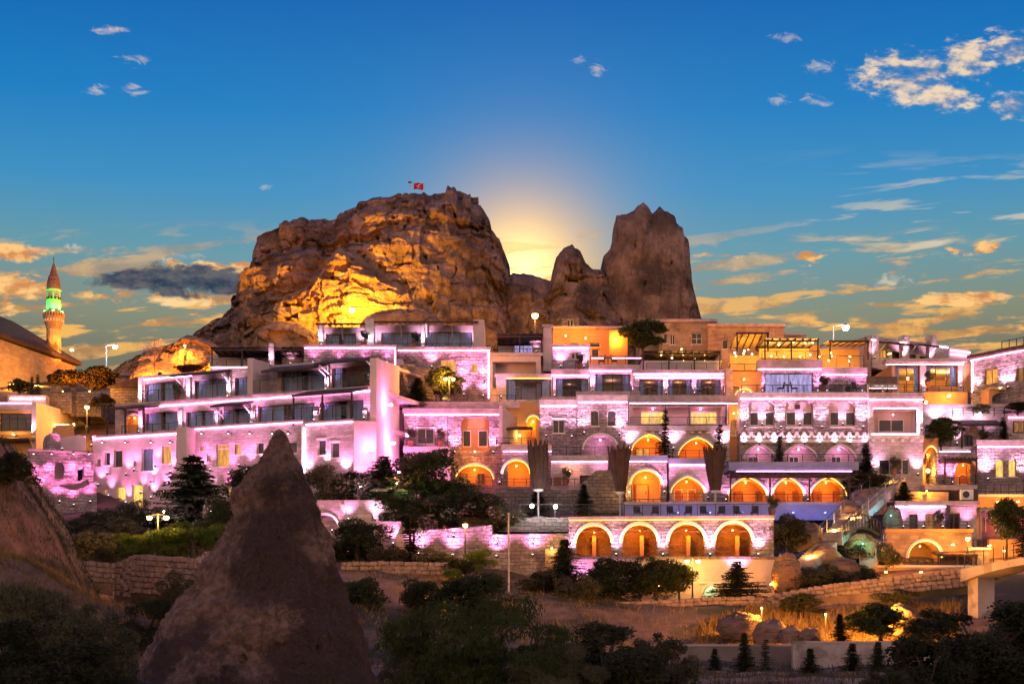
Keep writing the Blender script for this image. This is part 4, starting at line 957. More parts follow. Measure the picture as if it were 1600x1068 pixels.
b = B('string_light_terrace', 'roof terrace under dark pergola hung with warm string lights', 127, (1065, 577))
b.shell(1003, 563, 1128, 600, 4, [], 'plaster', off=0); b.pergola(1004, 1126, 551, 578, 4, 4.3, 12, posts=4, cover='roof_dark'); b.rail(1010, 1128, 567, 577, -.6, 6); b.shell(1003, 553, 1128, 580, .5, [], 'stone_tan', off=4.4, sides=False); b.bulbs([(1033, 554), (1067, 553), (1068, 564), (1101, 553), (1101, 564), (1050, 559), (1085, 560), (1116, 573)], .8, YEL, 30)
b = B('corner_arch_house', 'orange corner house with glowing arch between loggia and palace', 121.5, (1165, 617))
b.shell(1134, 580, 1190, 640, 5, [('niche', 1148, 607, 1178, 630, dict(rise=.8, d=1.0, m='plaster_orange_lit', ring='trim', led='led_yellow', light=(YEL, 40)))], 'plaster_orange_lit'); b.glow(1163, 592, ORG, 110, -.8, 'lens_orange', .06); b.pier(1134, 1145, 576, 640, 0, .2, 0, 'stone')
b.shell(1139, 630, 1156, 720, 4, [('awin', 1141, 655, 1154, 680, dict(n=1, lit='lit_dim'))], 'plaster_orange_lit', off=-2.0); b.glow(1147, 645, ORG, 60, -2.6, 'lens_orange', .05)

# ---------------- lower arches
b = B('pointed_arch_house', 'lavender-lit stone house with tall orange arched doorway', 113.5, (1010, 789))
b.shell(978, 713, 1042, 800, 5, [('niche', 986, 734, 1033, 790, dict(rise=1.1, d=1.6, m='plaster_orange_lit', ring='trim', led='led_orange', light=(ORG, 150)))], 'stone_rough', drop=2); b.band(976, 1043, 711, 719, 'blue_plaster', 0, .1); b.led(978, 1042, 720.5, 'led_pink', 0, .08); b.up(1037, 770, LAV, 150, 0, .35); b.mwin(993, 756, 1013, 789, 1.5, door=True, m='door_wood', pane='plaster_orange_lit'); b.glow(983, 768, YEL, 90, -.5, 'lens_orange', .06); b.rail(978, 1042, 779, 790, -1.0, 4, False, bars=1)
b = B('round_arch_house', 'lavender-lit stone house with two red doors inside an orange arch', 114, (1075, 780))
b.shell(1045, 722, 1107, 800, 5, [('niche', 1048, 744, 1101, 782, dict(rise=1.3, pointed=True, d=1.8, m='plaster_orange_lit', ring='trim', led='led_orange', light=(ORG, 170)))], 'stone', drop=2); b.band(1043, 1108, 716, 724, 'blue_plaster'); b.led(1046, 1107, 726, 'led_pink', 0, .08); b.up(1105, 779, LAV, 110, 0, .35)
b.mwin(1053, 764, 1066, 782, 1.7, door=True, m='trim', pane='terracotta'); b.mwin(1074, 764, 1087, 782, 1.7, door=True, m='trim', pane='terracotta'); b.rail(1045, 1107, 770, 781, -1.0, 4, False, bars=1)
b = B('triple_arcade', 'low white stone arcade of three wide orange arches with pergola', 114.2, (1230, 781))
hs = [('niche', x0, 745, x1, 784, dict(rise=1.45, pointed=True, d=2.0, m='plaster_orange_lit', ring='trim', led='led_orange', light=(ORG, 170))) for x0, x1 in ((1138, 1198), (1207, 1256), (1266, 1323))]
b.shell(1108, 742, 1328, 800, 5, hs, 'stone_rough', drop=1)
for x0, x1 in ((1148, 1161), (1180, 1194), (1214, 1227), (1238, 1251), (1271, 1284), (1301, 1314)): b.mwin(x0, 767, x1, 784, 1.9, door=True, m='door_wood', pane='terracotta')
for x in (1202, 1261, 1133): b.up(x, 782, LAV, 110, 0, .3)
b.pergola(1140, 1328, 740, 784, 0, 1.6, 22, posts=4); b.rail(1112, 1326, 771, 783, -1.2, 10, False, bars=1); b.band(1138, 1340, 722, 735, 'blue_plaster', 1.0, .4, 4, 'deck_wall'); b.led(1150, 1330, 736, 'led_pink', .8, .2, .03)
b = B('blue_podium', 'long blue-lit podium wall beneath the triple arcade', 112.2, (1180, 806), 'wall')
b.band(975, 1332, 784, 812, 'blue_plaster', 0, 0, 1.6, 'wall'); b.deck(975, 1332, 783.5, -.05, 1.8)
for x in (1060, 1110, 1160, 1240, 1290): b.glow(x, 800, BLUE, 9, -.8, 'led_blue', .05)

# ================================================================== palace front
b = B('palace_house', 'lavender-lit palace front with niche windows and carved frieze', 118, (1250, 720))
hs = []
for x0, x1 in ((1170, 1210), (1227, 1270), (1295, 1336)): hs.append(('niche', x0, 624, x1, 668, dict(rise=.6, d=.55, m='plaster')))
for x0, x1 in ((1163, 1210), (1224, 1276), (1290, 1336)): hs.append(('niche', x0, 695, x1, 724, dict(rise=1.1, pointed=True, d=1.4, m='plaster', ring='trim', light=(LAV, 40), lens='lens_pink')))
b.shell(1156, 620, 1357, 735, 8, hs, 'stone_rough', drop=2)
for x0, x1 in ((1170, 1210), (1227, 1270), (1295, 1336)):
    m = (x0 + x1) / 2; w = (x1 - x0)
    b.mwin(x0 + 1, 643, x0 + w * .38, 665, .48, n=1); b.mwin(x1 - w * .38, 643, x1 - 1, 665, .48, n=1); b.up(m, 664, LAV, 60, .5, .2); b.band(x0 + 1, x1 - 1, 666, 668, 'trim', .0, .08, .4, 'sill')
b.band(1154, 1358, 613, 621, 'coping', 0, .2); b.led(1156, 1357, 623, 'led_pink', 0, .1)
for x in (1162, 1218, 1282, 1346): b.up(x, 669, WHT, 230, 0, .45)
b.band(1156, 1357, 686, 691, 'trim', 0, .1, .02, 'frieze')
mot = MB()   # one carved palmette: a pointed leaf between two lobes
for du, dz, r in ((0, .42, .16), (-.17, .2, .13), (.17, .2, .13)):
    prof = [(r * math.cos(a), r * math.sin(a)) for a in np.linspace(0, 2 * math.pi, 11)[:-1]]
    n_ = len(prof); mot.add([(du + x, -.07, dz + z) for x, z in prof] + [(du + x, .03, dz + z) for x, z in prof], [tuple(range(n_))] + [(i, (i + 1) % n_, n_ + (i + 1) % n_, n_ + i) for i in range(n_)])
mot_me = mot.mesh('carved_motif'); mot_me.materials.append(M['trim'])
for i in range(17):
    u, z = b.p.hit(1162 + i * 11.8, 685.5); o = obj('carved_motif', mot_me, None, b.t); o.location = b.p.pt(u, z, -.02)
    if i % 2 == 0: b.up(1162 + i * 11.8, 693, WHT, 26, 0, .14, spot=110)
b.rail(1158, 1350, 709, 722, -1.2, 9, False, bars=2); b.band(1140, 1357, 722, 728, 'blue_plaster', -1.4, 0, 1.4, 'balcony'); b.mwin(1168, 713, 1185, 724, 1.3); b.mwin(1232, 713, 1248, 724, 1.3); b.mwin(1298, 713, 1314, 724, 1.3); b._o('speaker', MB().fbox(b.p, *[b.p.hit(x, 636)[0] for x in (1244, 1251)], b.p.hit(1244, 638)[1], b.p.hit(1244, 631)[1], .2, .5), 'dark_metal')
b = B('roof_bar', 'glass-fronted roof bar with violet interior on the palace roof', 122, (1235, 613))
b.shell(1184, 575, 1283, 640, 6, [('win', 1196, 583, 1270, 614, dict(n=2, frame='dark_metal', sill=False, lit='lit_lavender'))], 'stone_rough'); b.band(1183, 1284, 562, 575, 'coping', 0, .15, .6); b.led(1184, 1283, 577, 'led_pink', 0, .1)
b.shell(1283, 584, 1354, 640, 6, [('win', 1295, 602, 1319, 616, dict(n=1, sill=False)), ('win', 1321, 602, 1337, 616, dict(n=1, sill=False))], 'stone_rough', off=.2); b.band(1283, 1355, 574, 583, 'coping', .2); b.led(1284, 1354, 585.5, 'led_pink', .2, .1)
for x in (1190, 1276, 1345, 1290): b.up(x, 613, LAV, 130, 0, .3)
b.rail(1158, 1354, 601, 613, -1.6, 9)
b = B('lantern_pavilion', 'yellow-glowing roof pavilion with canvas blinds and string lights', 125, (1235, 562))
b.shell(1190, 538, 1282, 575, .5, [], 'plaster_orange_lit', off=4.2, sides=False); b.pergola(1194, 1279, 531, 563, 4.2, 4.2, 8, posts=3, cover='canvas_pale'); b.rail(1190, 1282, 548, 562, -.2, 5); b.bulbs([(1203, 533), (1217, 538), (1240, 534), (1258, 536), (1270, 535), (1205, 556), (1225, 557), (1250, 557), (1266, 554)], 1.0, YEL, 60)
b._o('blind', MB().fbox(b.p, *[b.p.hit(x, 545)[0] for x in (1196, 1276)], b.p.hit(1196, 548)[1], b.p.hit(1196, 533)[1], 3.2, 3.25), 'awning')
b.canopy(1140, 1190, 544, 4.0, 3.8, -.6, m='awning', brackets=2, posts=True, post_h=1.6); b.canopy(1281, 1342, 540, 4.0, 3.8, .35, m='awning', brackets=2, posts=True, post_h=1.6)
b.shell(1140, 555, 1190, 578, .5, [], 'plaster_orange_lit', off=3.5, sides=False); b.shell(1281, 545, 1343, 575, .5, [], 'plaster_orange_lit', off=3.5, sides=False)
b.bulbs([(1148, 551), (1150, 556), (1162, 552), (1163, 548), (1175, 553), (1298, 551), (1300, 556), (1281, 557), (1328, 557), (1327, 564), (1295, 563)], 1.0, YEL, 60); b.rail(1284, 1350, 555, 573, .0, 4); b.rail(1140, 1186, 568, 578, 0, 3)
b = B('loggia_block', 'pink block with framed red-lit loggia over two brown doors', 117.5, (1400, 742))
b.shell(1358, 622, 1442, 755, 7, [('niche', 1365, 639, 1432, 676, dict(d=1.4, m='plaster', light=(PINK, 16), lens='lens_pink')), ('win', 1374, 717, 1391, 741, dict(n=1, name='door', frame='trim', sill=False)), ('win', 1400, 717, 1421, 741, dict(n=2, name='door', frame='trim', sill=False))], 'stone', drop=3)
b.mwin(1372, 655, 1412, 675, 1.3, n=2); b.band(1356, 1443, 613, 621, 'coping'); b.led(1358, 1442, 624, 'led_pink', 0, .1); b.led(1364, 1433, 637.5, 'led_pink', 0, .04); b.led(1362, 1435, 678, 'led_white', 0, .06); b.band(1358, 1443, 680, 684, 'trim', 0, .2, .02, 'cornice'); b.vled(1434, 640, 676, 'led_white')
for i in range(6): b.pier(1362 + i * 15, 1367 + i * 15, 685, 689, 0, .25, 0, 'trim', 'bracket')
for x, y in ((1366, 742), (1432, 742), (1437, 672)): b.up(x, y, WHT, 170, 0, .35)
b.rail(1360, 1440, 600, 613, .2, 4, False, bars=2)
# ================================================================== right-hand buildings
PT = Pl(a=(1355, 139.0), b=(1482, 143.5))
b = B('corner_hotel_block', 'white-lit upper block with sloping canopies and orange side gable', PT, (1420, 565))
b.shell(1355, 525, 1482, 575, 9, [('win', 1376, 545, 1387, 558, dict(n=2, frame='dark_wood', lit='lit_orange', sill=False)), ('win', 1394, 548, 1407, 562, dict(n=2, frame='dark_wood', sill=False)), ('win', 1420, 553, 1431, 566, dict(n=2, frame='dark_wood', sill=False)), ('win', 1437, 556, 1447, 567, dict(n=1, frame='dark_wood', sill=False)), ('win', 1456, 560, 1463, 568, dict(n=1, sill=False))], 'stone')
for x in (1363, 1411, 1453): b.pier(x - 6, x + 5, 525, 575, 0, .5, .0, 'stone')
b.pier(1407, 1417, 524, 529, 0, .45, .3, 'coping', 'chimney'); b.pier(1449, 1457, 527, 532, 0, .45, .3, 'coping', 'chimney')
b.canopy(1370, 1407, 533, -.02, 1.6, .4, brackets=2); b.canopy(1418, 1450, 536, -.02, 1.6, .4, brackets=2); b.led(1358, 1368, 530, 'led_white', -.5, .02); b.led(1406, 1416, 534, 'led_white', -.5, .02); b.led(1460, 1481, 540, 'led_white', 0, .02)
for x, y in ((1362, 560), (1411, 563), (1453, 565)): b.up(x, y, WHT, 110, -.5, .3)
PG = Pl(a=(1318, 146.0), b=(1356, 138.2)); ug0, zg0 = PG.hit(1318, 549); ug1, zg1 = PG.hit(1355, 525)
b._o('gable_wall', MB().panel(PG, [(ug0, zg0 - 4), (ug1, zg0 - 4), (ug1, zg1), (ug0, zg0)], [], 0, .4), 'stone_tan'); b.glow(1392, 552, YEL, 25, -1.2, 'lens_orange', .05)
b.shell(1482.5, 543, 1516, 590, 5, [], 'plaster', off=.6); b.led(1484, 1515, 547, 'led_pink', .6, .1); b.led(1484, 1515, 553, 'led_pink', .6, .1)
b = B('glass_dining_house', 'orange-glowing glass dining room with pendant lamps beside the corner block', 131, (1450, 610))
b.shell(1394, 568, 1520, 612, 7, [('win', 1398, 570, 1437, 612, dict(n=2, frame='dark_metal', curtain=3, sill=False)), ('win', 1446, 570, 1496, 603, dict(n=3, frame='dark_metal', curtain=3, sill=False))], 'plaster_orange_lit')
b.band(1380, 1506, 563, 568, 'coping', 0, 1.0, .4, 'eaves'); b.led(1384, 1505, 569, 'led_pink', -.9, .08); b.pier(1437, 1446, 568, 612, 0, .2, 0, 'plaster'); b.pier(1496, 1503, 568, 612, 0, .2, 0, 'stone')
b.bulbs([(1418, 591), (1454, 587), (1481, 580), (1487, 586), (1430, 578), (1470, 578)], 2.2, YEL, 170, 'lens_orange', .13)
b.up(1442, 612, WHT, 70, -.2); b.up(1499, 605, WHT, 150, -.2)
b.shell(1440, 612, 1512, 650, 6, [], 'plaster_orange_lit', off=-1.0, drop=2); b.glow(1483, 618, YEL, 120, -1.6, 'lens_orange', .12); b.glow(1447, 628, SOD, 260, -2.2, 'lens_orange', .14); b.rail(1448, 1506, 603, 612, -.9, 4, False, bars=2)
b.band(1352, 1402, 588, 602, 'roof_dark', -2, 0, 5, 'storage_roof'); b.pergola(1355, 1404, 603, 618, 0, 3.5, 6, m='trim', posts=3, cover='canvas_pale'); b.led(1358, 1400, 606, 'led_white', -2.8, .1)
b = B('curtain_window_house', 'white-lit stone house with orange draped window under sloping eaves', Pl(a=(1517, 130.0), b=(1604, 125.0)), (1560, 610))
b.shell(1517, 560, 1610, 620, 8, [('win', 1538, 578, 1559, 601, dict(n=2, frame='door_wood', lit='lit_orange', sill=False)), ('win', 1588, 575, 1606, 597, dict(n=2, frame='dark_wood', lit='lit_dim', sill=False))], 'stone_rough', drop=3)
b.band(1515, 1612, 556, 561, 'roof_tile', 0, .4, 5, 'eaves'); b.led(1518, 1610, 563, 'led_pink', 0, .1); b.vled(1519, 566, 612, 'led_white')
for x, y in ((1527, 612), (1569, 610), (1581, 606)): b.up(x, y, WHT, 170, 0, .35)
b.rail(1565, 1612, 533, 550, 5, 5, False)
b = B('arched_glass_kiosk', 'orange arched glass kiosk full of small lights', 127, (1575, 632))
b.shell(1545, 607, 1612, 640, 4, [('niche', 1550, 611, 1612, 630, dict(rise=.6, d=1.6, m='plaster', light=(WHT, 50), lens='lens_white'))], 'plaster_orange_lit'); b.bulbs([(1553 + i * 6.3, 618 + (i % 3) * 3.5) for i in range(9)], 1.0, WHT, 0, 'lens_white', .06); b.band(1545, 1612, 605, 609, 'awning', 0, .2, 4, 'roof'); b.pier(1577, 1582, 608, 640, 0, .1, .2, 'dark_metal', 'post')
b._o('glazing', MB().fbox(b.p, *[b.p.hit(x, 620)[0] for x in (1552, 1612)], b.p.hit(1550, 630)[1], b.p.hit(1550, 613)[1], .3, .31), 'glass')
b = B('hedge_terrace', 'dark hedge-topped terrace wall with white spotlights', 125, (1540, 660), 'wall')
b.shell(1442, 641, 1612, 690, 5, [], 'stone', drop=3); b.band(1440, 1612, 632, 641, 'coping', 0, .3, .6); b.glow(1496, 646, WHT, 90, -.6, 'lens_white', .1); b.glow(1532, 646, WHT, 70, -.6, 'lens_white', .09); b.up(1461, 664, WHT, 200, 0, .4); b.led(1575, 1612, 652, 'led_pink'); b.rail(1488, 1570, 636, 650, -1, 6, False, bars=2)
b.mwin(1583, 658, 1600, 676, 0, lit='lit_dim', m='dark_wood')
b = B('pergola_house', 'white-lit cottage with black tiled canopy and narrow curtained window', 121, (1520, 697))
b.shell(1487, 664, 1530, 705, 5, [('win', 1507, 680, 1520, 697, dict(n=2, frame='door_wood', curtain=2, sill=False))], 'stone', off=1.5); b.canopy(1488, 1556, 657, 1.5, 2.4, .7, m='roof_tile', brackets=3, posts=True, post_h=2.0); b.up(1493, 694, WHT, 120, 1.5); b.up(1545, 690, WHT, 100, 1.5); b.shell(1530, 660, 1572, 705, 5, [], 'stone_rough', off=2.0)
b.band(1464, 1530, 697, 703, 'coping', -.6, 0, 2.0, 'balcony'); b.led(1462, 1526, 705, 'led_white', -.6, .05)
b = B('vaulted_passage', 'orange vaulted passage tucked between the loggia block and the cottage', 119, (1465, 745))
b.shell(1441, 684, 1466, 770, 5, [('niche', 1444, 697, 1466, 755, dict(rise=1.0, d=2.5, m='plaster_orange_lit', ring='trim', led='led_orange', light=(ORG, 130)))], 'plaster_orange_lit', drop=2); b.glow(1450, 735, YEL, 120, -.3, 'lens_orange', .16); b.mwin(1441.5, 708, 1448, 726, 0, n=1, m='door_wood')
b = B('patterned_arch_house', 'rough white-lit house with pergola and orange painted archway', 117.5, (1495, 756))
b.shell(1464, 706, 1527, 775, 5, [('niche', 1492, 718, 1526, 757, dict(rise=1.0, d=1.6, m='plaster_orange_lit', ring='trim', light=(ORG, 110)))], 'stone_rough', drop=3); b.pergola(1475, 1527, 717, 757, 0, 1.5, 9, posts=2); b.up(1470, 752, LAV, 150, 0, .35); b.up(1485, 755, LAV, 120, 0, .35); b.mwin(1496, 740, 1512, 757, 1.5, pane='terracotta', m='trim', arch=.4); b.band(1445, 1527, 757, 765, 'coping', -1.6, 0, 1.6, 'balcony'); b.rail(1450, 1500, 745, 757, -1.4, 5, False, bars=2)
b = B('twin_lit_window_house', 'lavender rough stone house with two orange arched windows', 118.5, (1565, 755))
b.shell(1526.5, 696, 1612, 775, 7, [('awin', 1556, 717, 1569, 745, dict(n=1, lit='lit_yellow', rise=.3)), ('awin', 1576, 716, 1588, 744, dict(n=1, lit='lit_yellow', rise=.3))], 'stone_rough', drop=3); b.band(1525, 1612, 687, 695, 'coping'); b.led(1527, 1612, 697.5, 'led_pink', 0, .1)
for x in (1539, 1598): b.up(x, 750, WHT, 330, 0, .5)
b = B('orange_parapet_house', 'orange parapet house with black railing and pink-lit pergola rooms', 113.5, (1560, 838))
b.shell(1526, 775, 1612, 850, 6, [('niche', 1534, 798, 1612, 842, dict(d=1.6, m='plaster', light=(PINK, 130), lens='lens_pink'))], 'plaster_orange_lit', drop=1); b.led(1530, 1612, 797, 'led_pink', 0, .05); b.band(1524, 1612, 772, 776, 'trim', 0, .15, .5); b.glow(1560, 783, ORG, 150, -1.2, 'lens_orange', .05); b.glow(1592, 783, ORG, 150, -1.2, 'lens_orange', .05); b.rail(1528, 1612, 756, 772, .2, 8, False, bars=2); b.mwin(1539, 808, 1555, 840, 1.5, door=True, m='door_white', pane='terracotta'); b.mwin(1572, 808, 1586, 828, 1.5, n=2); b.pergola(1530, 1612, 794, 842, 0, 1.2, 10, m='grey_metal', posts=3)
b = B('flat_roof_rooms', 'low lavender-lit rooms with wooden doors above the garden stairs', 110.5, (1450, 826))
b.shell(1398, 790, 1526, 840, 6, [('win', 1421, 803, 1434, 827, dict(n=1, name='door', frame='dark_wood', sill=False)), ('win', 1446, 802, 1461, 827, dict(n=1, name='door', frame='door_wood', sill=False, lit='lit_dim')), ('win', 1484, 801, 1500, 827, dict(n=2, frame='door_wood', sill=False))], 'stone', drop=2); b.band(1396, 1528, 783, 789, 'coping', 0, .5, 3, 'eaves'); b.led(1399, 1478, 791, 'led_white', 0, .12); b.pier(1477, 1483, 789, 838, 0, .25, 0, 'dark_metal', 'downpipe')
for x in (1408, 1440, 1470, 1510): b.up(x, 824, LAV, 70, 0, .35)
b.rail(1400, 1512, 814, 826, -1.0, 6, False, bars=1)
b.shell(1400, 768, 1482, 790, 4, [], 'stone_tan', off=2.0, sides=False); b.pier(1500, 1526, 764, 784, 2, .4, 3, 'dark_metal', 'plant_screen')
b = B('vault_house', 'sandy house with wide glowing vaulted arch at the stairs foot', 106, (1445, 883))
b.shell(1383, 830, 1518, 890, 6, [('niche', 1419, 844, 1472, 885, dict(rise=True, d=3.0, m='plaster_orange_lit', ring='trim', led='led_yellow', light=(YEL, 110)))], 'stone_tan', drop=3); b.band(1381, 1520, 826, 831, 'plaster_orange_lit', 0, .2); b.glow(1400, 868, ORG, 130, -1.4, 'lens_orange', .06); b.glow(1490, 850, ORG, 130, -1.4, 'lens_orange', .06); b.rail(1384, 1470, 872, 884, -1.2, 8, False, bars=3); b.pier(1387, 1391, 852, 885, 0, .2, 0, 'plaster_orange_lit')
b.canopy(1455, 1517, 862, -.2, 1.6, .3, m='roof_tile', brackets=3, posts=True, post_h=1.0)
b = B('gate_pillar', 'pale square gate pillar with lamp niche at the vault house', 104.5, (1532, 882), 'pillar')
b.band(1519, 1546, 858, 890, 'stone_tan', 0, 0, 1.0, 'shaft'); b.band(1517, 1548, 855, 858.5, 'trim', 0, .1, 1.1, 'cap'); b.glow(1547, 852, YEL, 90, -.6, 'lens_orange', .07)
b = B('yard_wall', 'orange-lit yard wall running behind the gate pillar', 107.5, (1575, 870), 'wall')
b.band(1546, 1612, 842, 885, 'plaster_orange_lit', 0, 0, .5, 'wall'); b.glow(1570, 860, ORG, 160, -1.2, 'lens_orange', .05); b.rail(1520, 1546, 842, 856, 1, 4, False, bars=3)
b = B('terrace_wall', 'low ochre terrace wall in front of the vault house', 103.5, (1450, 895), 'wall')
b.band(1352, 1525, 885, 910, 'stone_tan', 0, 0, .6, 'wall'); b.band(1350, 1525, 882.5, 885.5, 'trim', 0, .08, .7, 'coping'); b.glow(1385, 893, ORG, 150, -1.4, 'lens_orange', .05); b.glow(1440, 893, ORG, 150, -1.4, 'lens_orange', .05); b.glow(1490, 893, ORG, 120, -1.4, 'lens_orange', .05)
for i in range(4):
    for j in range(3): b.pier(1341 + j * 6, 1342.2 + j * 6, 887, 908, 0, .1, 0, 'dark_metal', 'gate_bar') if i == 0 else None

# back row
b = B('old_stone_mansion', 'old tan stone mansion with barred windows below the tower crag', 150, (1150, 550))
b.shell(1035, 503, 1120, 590, 8, [('win', 1037, 521, 1043, 536, dict(n=1)), ('win', 1047, 522, 1055, 538, dict(n=2)), ('win', 1081, 520, 1097, 537, dict(n=2, transom=.5))], 'stone_tan'); b.shell(1107, 510, 1225, 590, 9, [('awin', 1129, 530, 1138, 545, dict(n=1)), ('awin', 1145, 533, 1153, 545, dict(n=1))], 'stone_tan', off=-1.5); b.band(1033, 1121, 499, 503.5, 'coping', 0, .3, 1); b.band(1105, 1227, 506, 510.5, 'coping', -1.5, .3, 1); b.shell(1165, 509, 1212, 520, 6, [], 'stone_tan', off=3); b.shell(1212, 523, 1258, 560, 6, [], 'stone_tan', off=1); b.band(1210, 1260, 521, 524, 'coping', 1, .2, 1)
b.glow(1065, 545, ORG, 420, -4, 'lens_orange', .06); b.glow(1170, 545, ORG, 520, -5, 'lens_orange', .06); b.glow(1235, 545, ORG, 300, -4, 'lens_orange', .06); b.shell(1000, 498, 1040, 560, 5, [], 'stone_tan', off=4); b._o('ridge_roof', MB().panel(b.p, [(b.p.hit(998, 498)[0], b.p.hit(998, 498)[1]), (b.p.hit(1040, 498)[0], b.p.hit(1040, 498)[1]), (b.p.hit(1018, 488)[0], b.p.hit(1018, 488)[1])], [], 4, 9), 'roof_tile')
b = B('hut', 'tiny stone hut with one window on the rock behind the orange house', 155, (890, 510))
b.shell(878, 497, 905, 530, 5, [('win', 886, 499, 896, 510, dict(n=2))], 'stone_dark')

# ================================================================== lower terraces
b = B('grotto_arcade', 'stone arcade of four tall orange arches with grottoes inside', Pl(a=(889, 104.4), b=(1209, 103.0)), (1050, 870))
hs = [('niche', x0, y0, x1, y1, dict(rise=True, d=3.0, m='rock_pale', ring='trim', rw=.2, led='led_orange', light=(ORG, 210))) for x0, x1, y0, y1 in ((900, 955, 820, 869), (972, 1027, 818.5, 870), (1045, 1101, 817.5, 871), (1118, 1175, 816.5, 872))]
b.shell(889, 811, 1209, 875, 4, hs, 'stone_rough', drop=.5); b.band(888, 1210, 807, 811.5, 'coping', 0, .2, 8); b.led(890, 1209, 812.5, 'led_orange', 0, .15, .03)
for x in (895, 963, 1036, 1109, 1184): b.up(x, 867, WHT, 170, 0, .35, spot=80)
for x in (924, 998, 1070, 1146): b.pier(x + 2, x + 8, 838, 874, 2.9, .9, 0, 'plaster_orange_lit', 'column'); 
for x in (927, 999, 1073, 1147): b.band(x - 26, x + 26, 829, 831, 'door_wood', .5, 0, .15, 'beam')
b.rail(975, 1205, 788, 807, .4, 9, True)
b = B('arcade_footing', 'tall ochre retaining wall with small lit archway under the arcade', 103.0, (1060, 935), 'wall')
b.shell(889, 872, 1242, 940, 3, [('niche', 1099, 914, 1122, 937, dict(rise=True, d=1.0, m='plaster', ring='trim', light=((.55, 1, .45), 30), lens='lens_green'))], 'plaster', off=-.6, drop=2, sides=False); b.band(887, 1243, 869, 873, 'stone_dark', -.6, .15, 1.2, 'ledge')
for x, y in ((905, 925), (952, 925), (1152, 905)): b.up(x, y, LAV, 210, -.6, .5)
b.pier(1092, 1128, 908, 911, -.6, .12, 0, 'trim', 'hood'); b.glow(1205, 912, ORG, 190, -2.6, 'lens_orange', .05); b.glow(1030, 915, ORG, 150, -2.6, 'lens_orange', .05)
b = B('uplit_garden_wall', 'long rough garden wall with pink uplights before the pool terrace', Pl(a=(648, 105.5), b=(892, 104.0)), (770, 882), 'wall')
u0, z1 = b.p.hit(648, 829); u1, z1b = b.p.hit(888, 833); _, z0 = b.p.hit(648, 900); um, zm = b.p.hit(768, 820)
b._o('wall', MB().panel(b.p, [(u0, z0 - 1), (u1, z0 - 1), (u1, z1b), (um + .05, z1b), (um, zm), (u0, z1)], [], 0, .6), 'stone_rough')
for x, y in ((657, 866), (710, 868), (778, 870), (834, 868)): b.up(x, y, LAV, 260, 0, .5, spot=90); 
for x, y in ((657, 838), (710, 838), (778, 848), (834, 848)): b.up(x, y, WHT, 50, 0, .2)
b.pier(853, 873, 858, 890, 0, .6, 0, 'stone_tan', 'pillar'); b.glow(862, 856, YEL, 60, -.9, 'lens_orange', .06)
b = B('pool_terrace', 'raised pool terrace with glass balustrade and two white floodlights', 108, (830, 810), 'terrace')
b.band(700, 985, 808, 830, 'stone_dark', 0, 0, .5, 'wall'); b.deck(700, 985, 808, .5, 9); b.rail(758, 976, 787, 808, .2, 9, True); b.glow(831, 790, (.9, .92, 1), 130, -.4, 'lens_white', .15); b.glow(868, 791, (.9, .92, 1), 130, -.4, 'lens_white', .15); b.rail(775, 985, 776, 790, 5, 8, False, bars=1); b.band(775, 985, 765, 800, 'stone_dark', 6.1, 0, .33, 'rear_wall')
b = B('cafe_terrace', 'pink-lit garden cafe terrace wall with blind archway', 109, (555, 845), 'terrace')
b.shell(485, 784, 611, 860, 3, [('niche', 487, 804, 528, 850, dict(rise=1.0, d=.8, m='stone', ring='trim'))], 'stone', drop=3); b.band(484, 612, 781, 785, 'coping'); b.up(587, 812, WHT, 190, 0, .4, spot=90); b.up(587, 790, WHT, 60, 0, .3, down=True); b.up(545, 812, LAV, 110); b.up(520, 830, LAV, 120); b.rail(492, 612, 770, 781, .2, 6, False, bars=1); b.pier(533, 539, 788, 804, 0, .3, 0, 'trim')
b = B('stair_block', 'stepped stone stair block below the cafe terrace', 106, (600, 860), 'wall')
b.shell(556, 816, 633, 875, 3, [], 'stone', drop=2); b.band(555, 634, 814, 817, 'coping'); b.band(556, 580, 802, 814, 'stone', .5, 0, 2, 'step'); b.up(556, 822, LAV, 120, 0, .3, down=True); b.up(615, 850, LAV, 120); b.pier(620, 645, 835, 880, 0, .6, 0, 'plaster', 'pier')

# ================================================================== left edge
b = B('flat_roof_house', 'orange and pink lit flat-roofed house with wide dark glazing', 127, (60, 690))
b.shell(-40, 640, 56, 720, 8, [('win', 0, 645, 52, 673, dict(n=4, frame='dark_wood', transom=.3, sill=False))], 'plaster_orange_lit'); b.band(-42, 58, 630, 640, 'coping', 0, .15, .6); b.led(-40, 57, 629.5, 'led_pink', 0, .16); b.band(-40, 56, 674, 680, 'plaster_orange_lit', 0, .3, 0, 'balcony'); b.glow(20, 678, YEL, 60, -1.0, 'lens_orange', .05); b.up(53, 678, WHT, 90, 0, .3); b.canopy(-20, 56, 684, 0, 1.6, .3, brackets=2)
PL_ = Pl(a=(56.5, 126.7), b=(122, 138)); b._o('side_wall', MB().panel(PL_, [(PL_.hit(56.5, 715)[0], PL_.hit(56.5, 715)[1]), (PL_.hit(122, 715)[0], PL_.hit(122, 715)[1]), (PL_.hit(122, 646)[0], PL_.hit(122, 646)[1]), (PL_.hit(56.5, 628)[0], PL_.hit(56.5, 628)[1])], [], 0, .4), 'plaster'); q = PL_.pt(*PL_.hit(85, 668), -1.8); lamp('POINT', q, SOD, 260, b.t, radius=.1); b._o('wall_lamp', MB().ball(q + Vector((0, 0, .3)), .1).tube(q + Vector((0, 0, .3)), PL_.pt(*PL_.hit(85, 663), 0), .02, .02, 5), 'lens_orange')
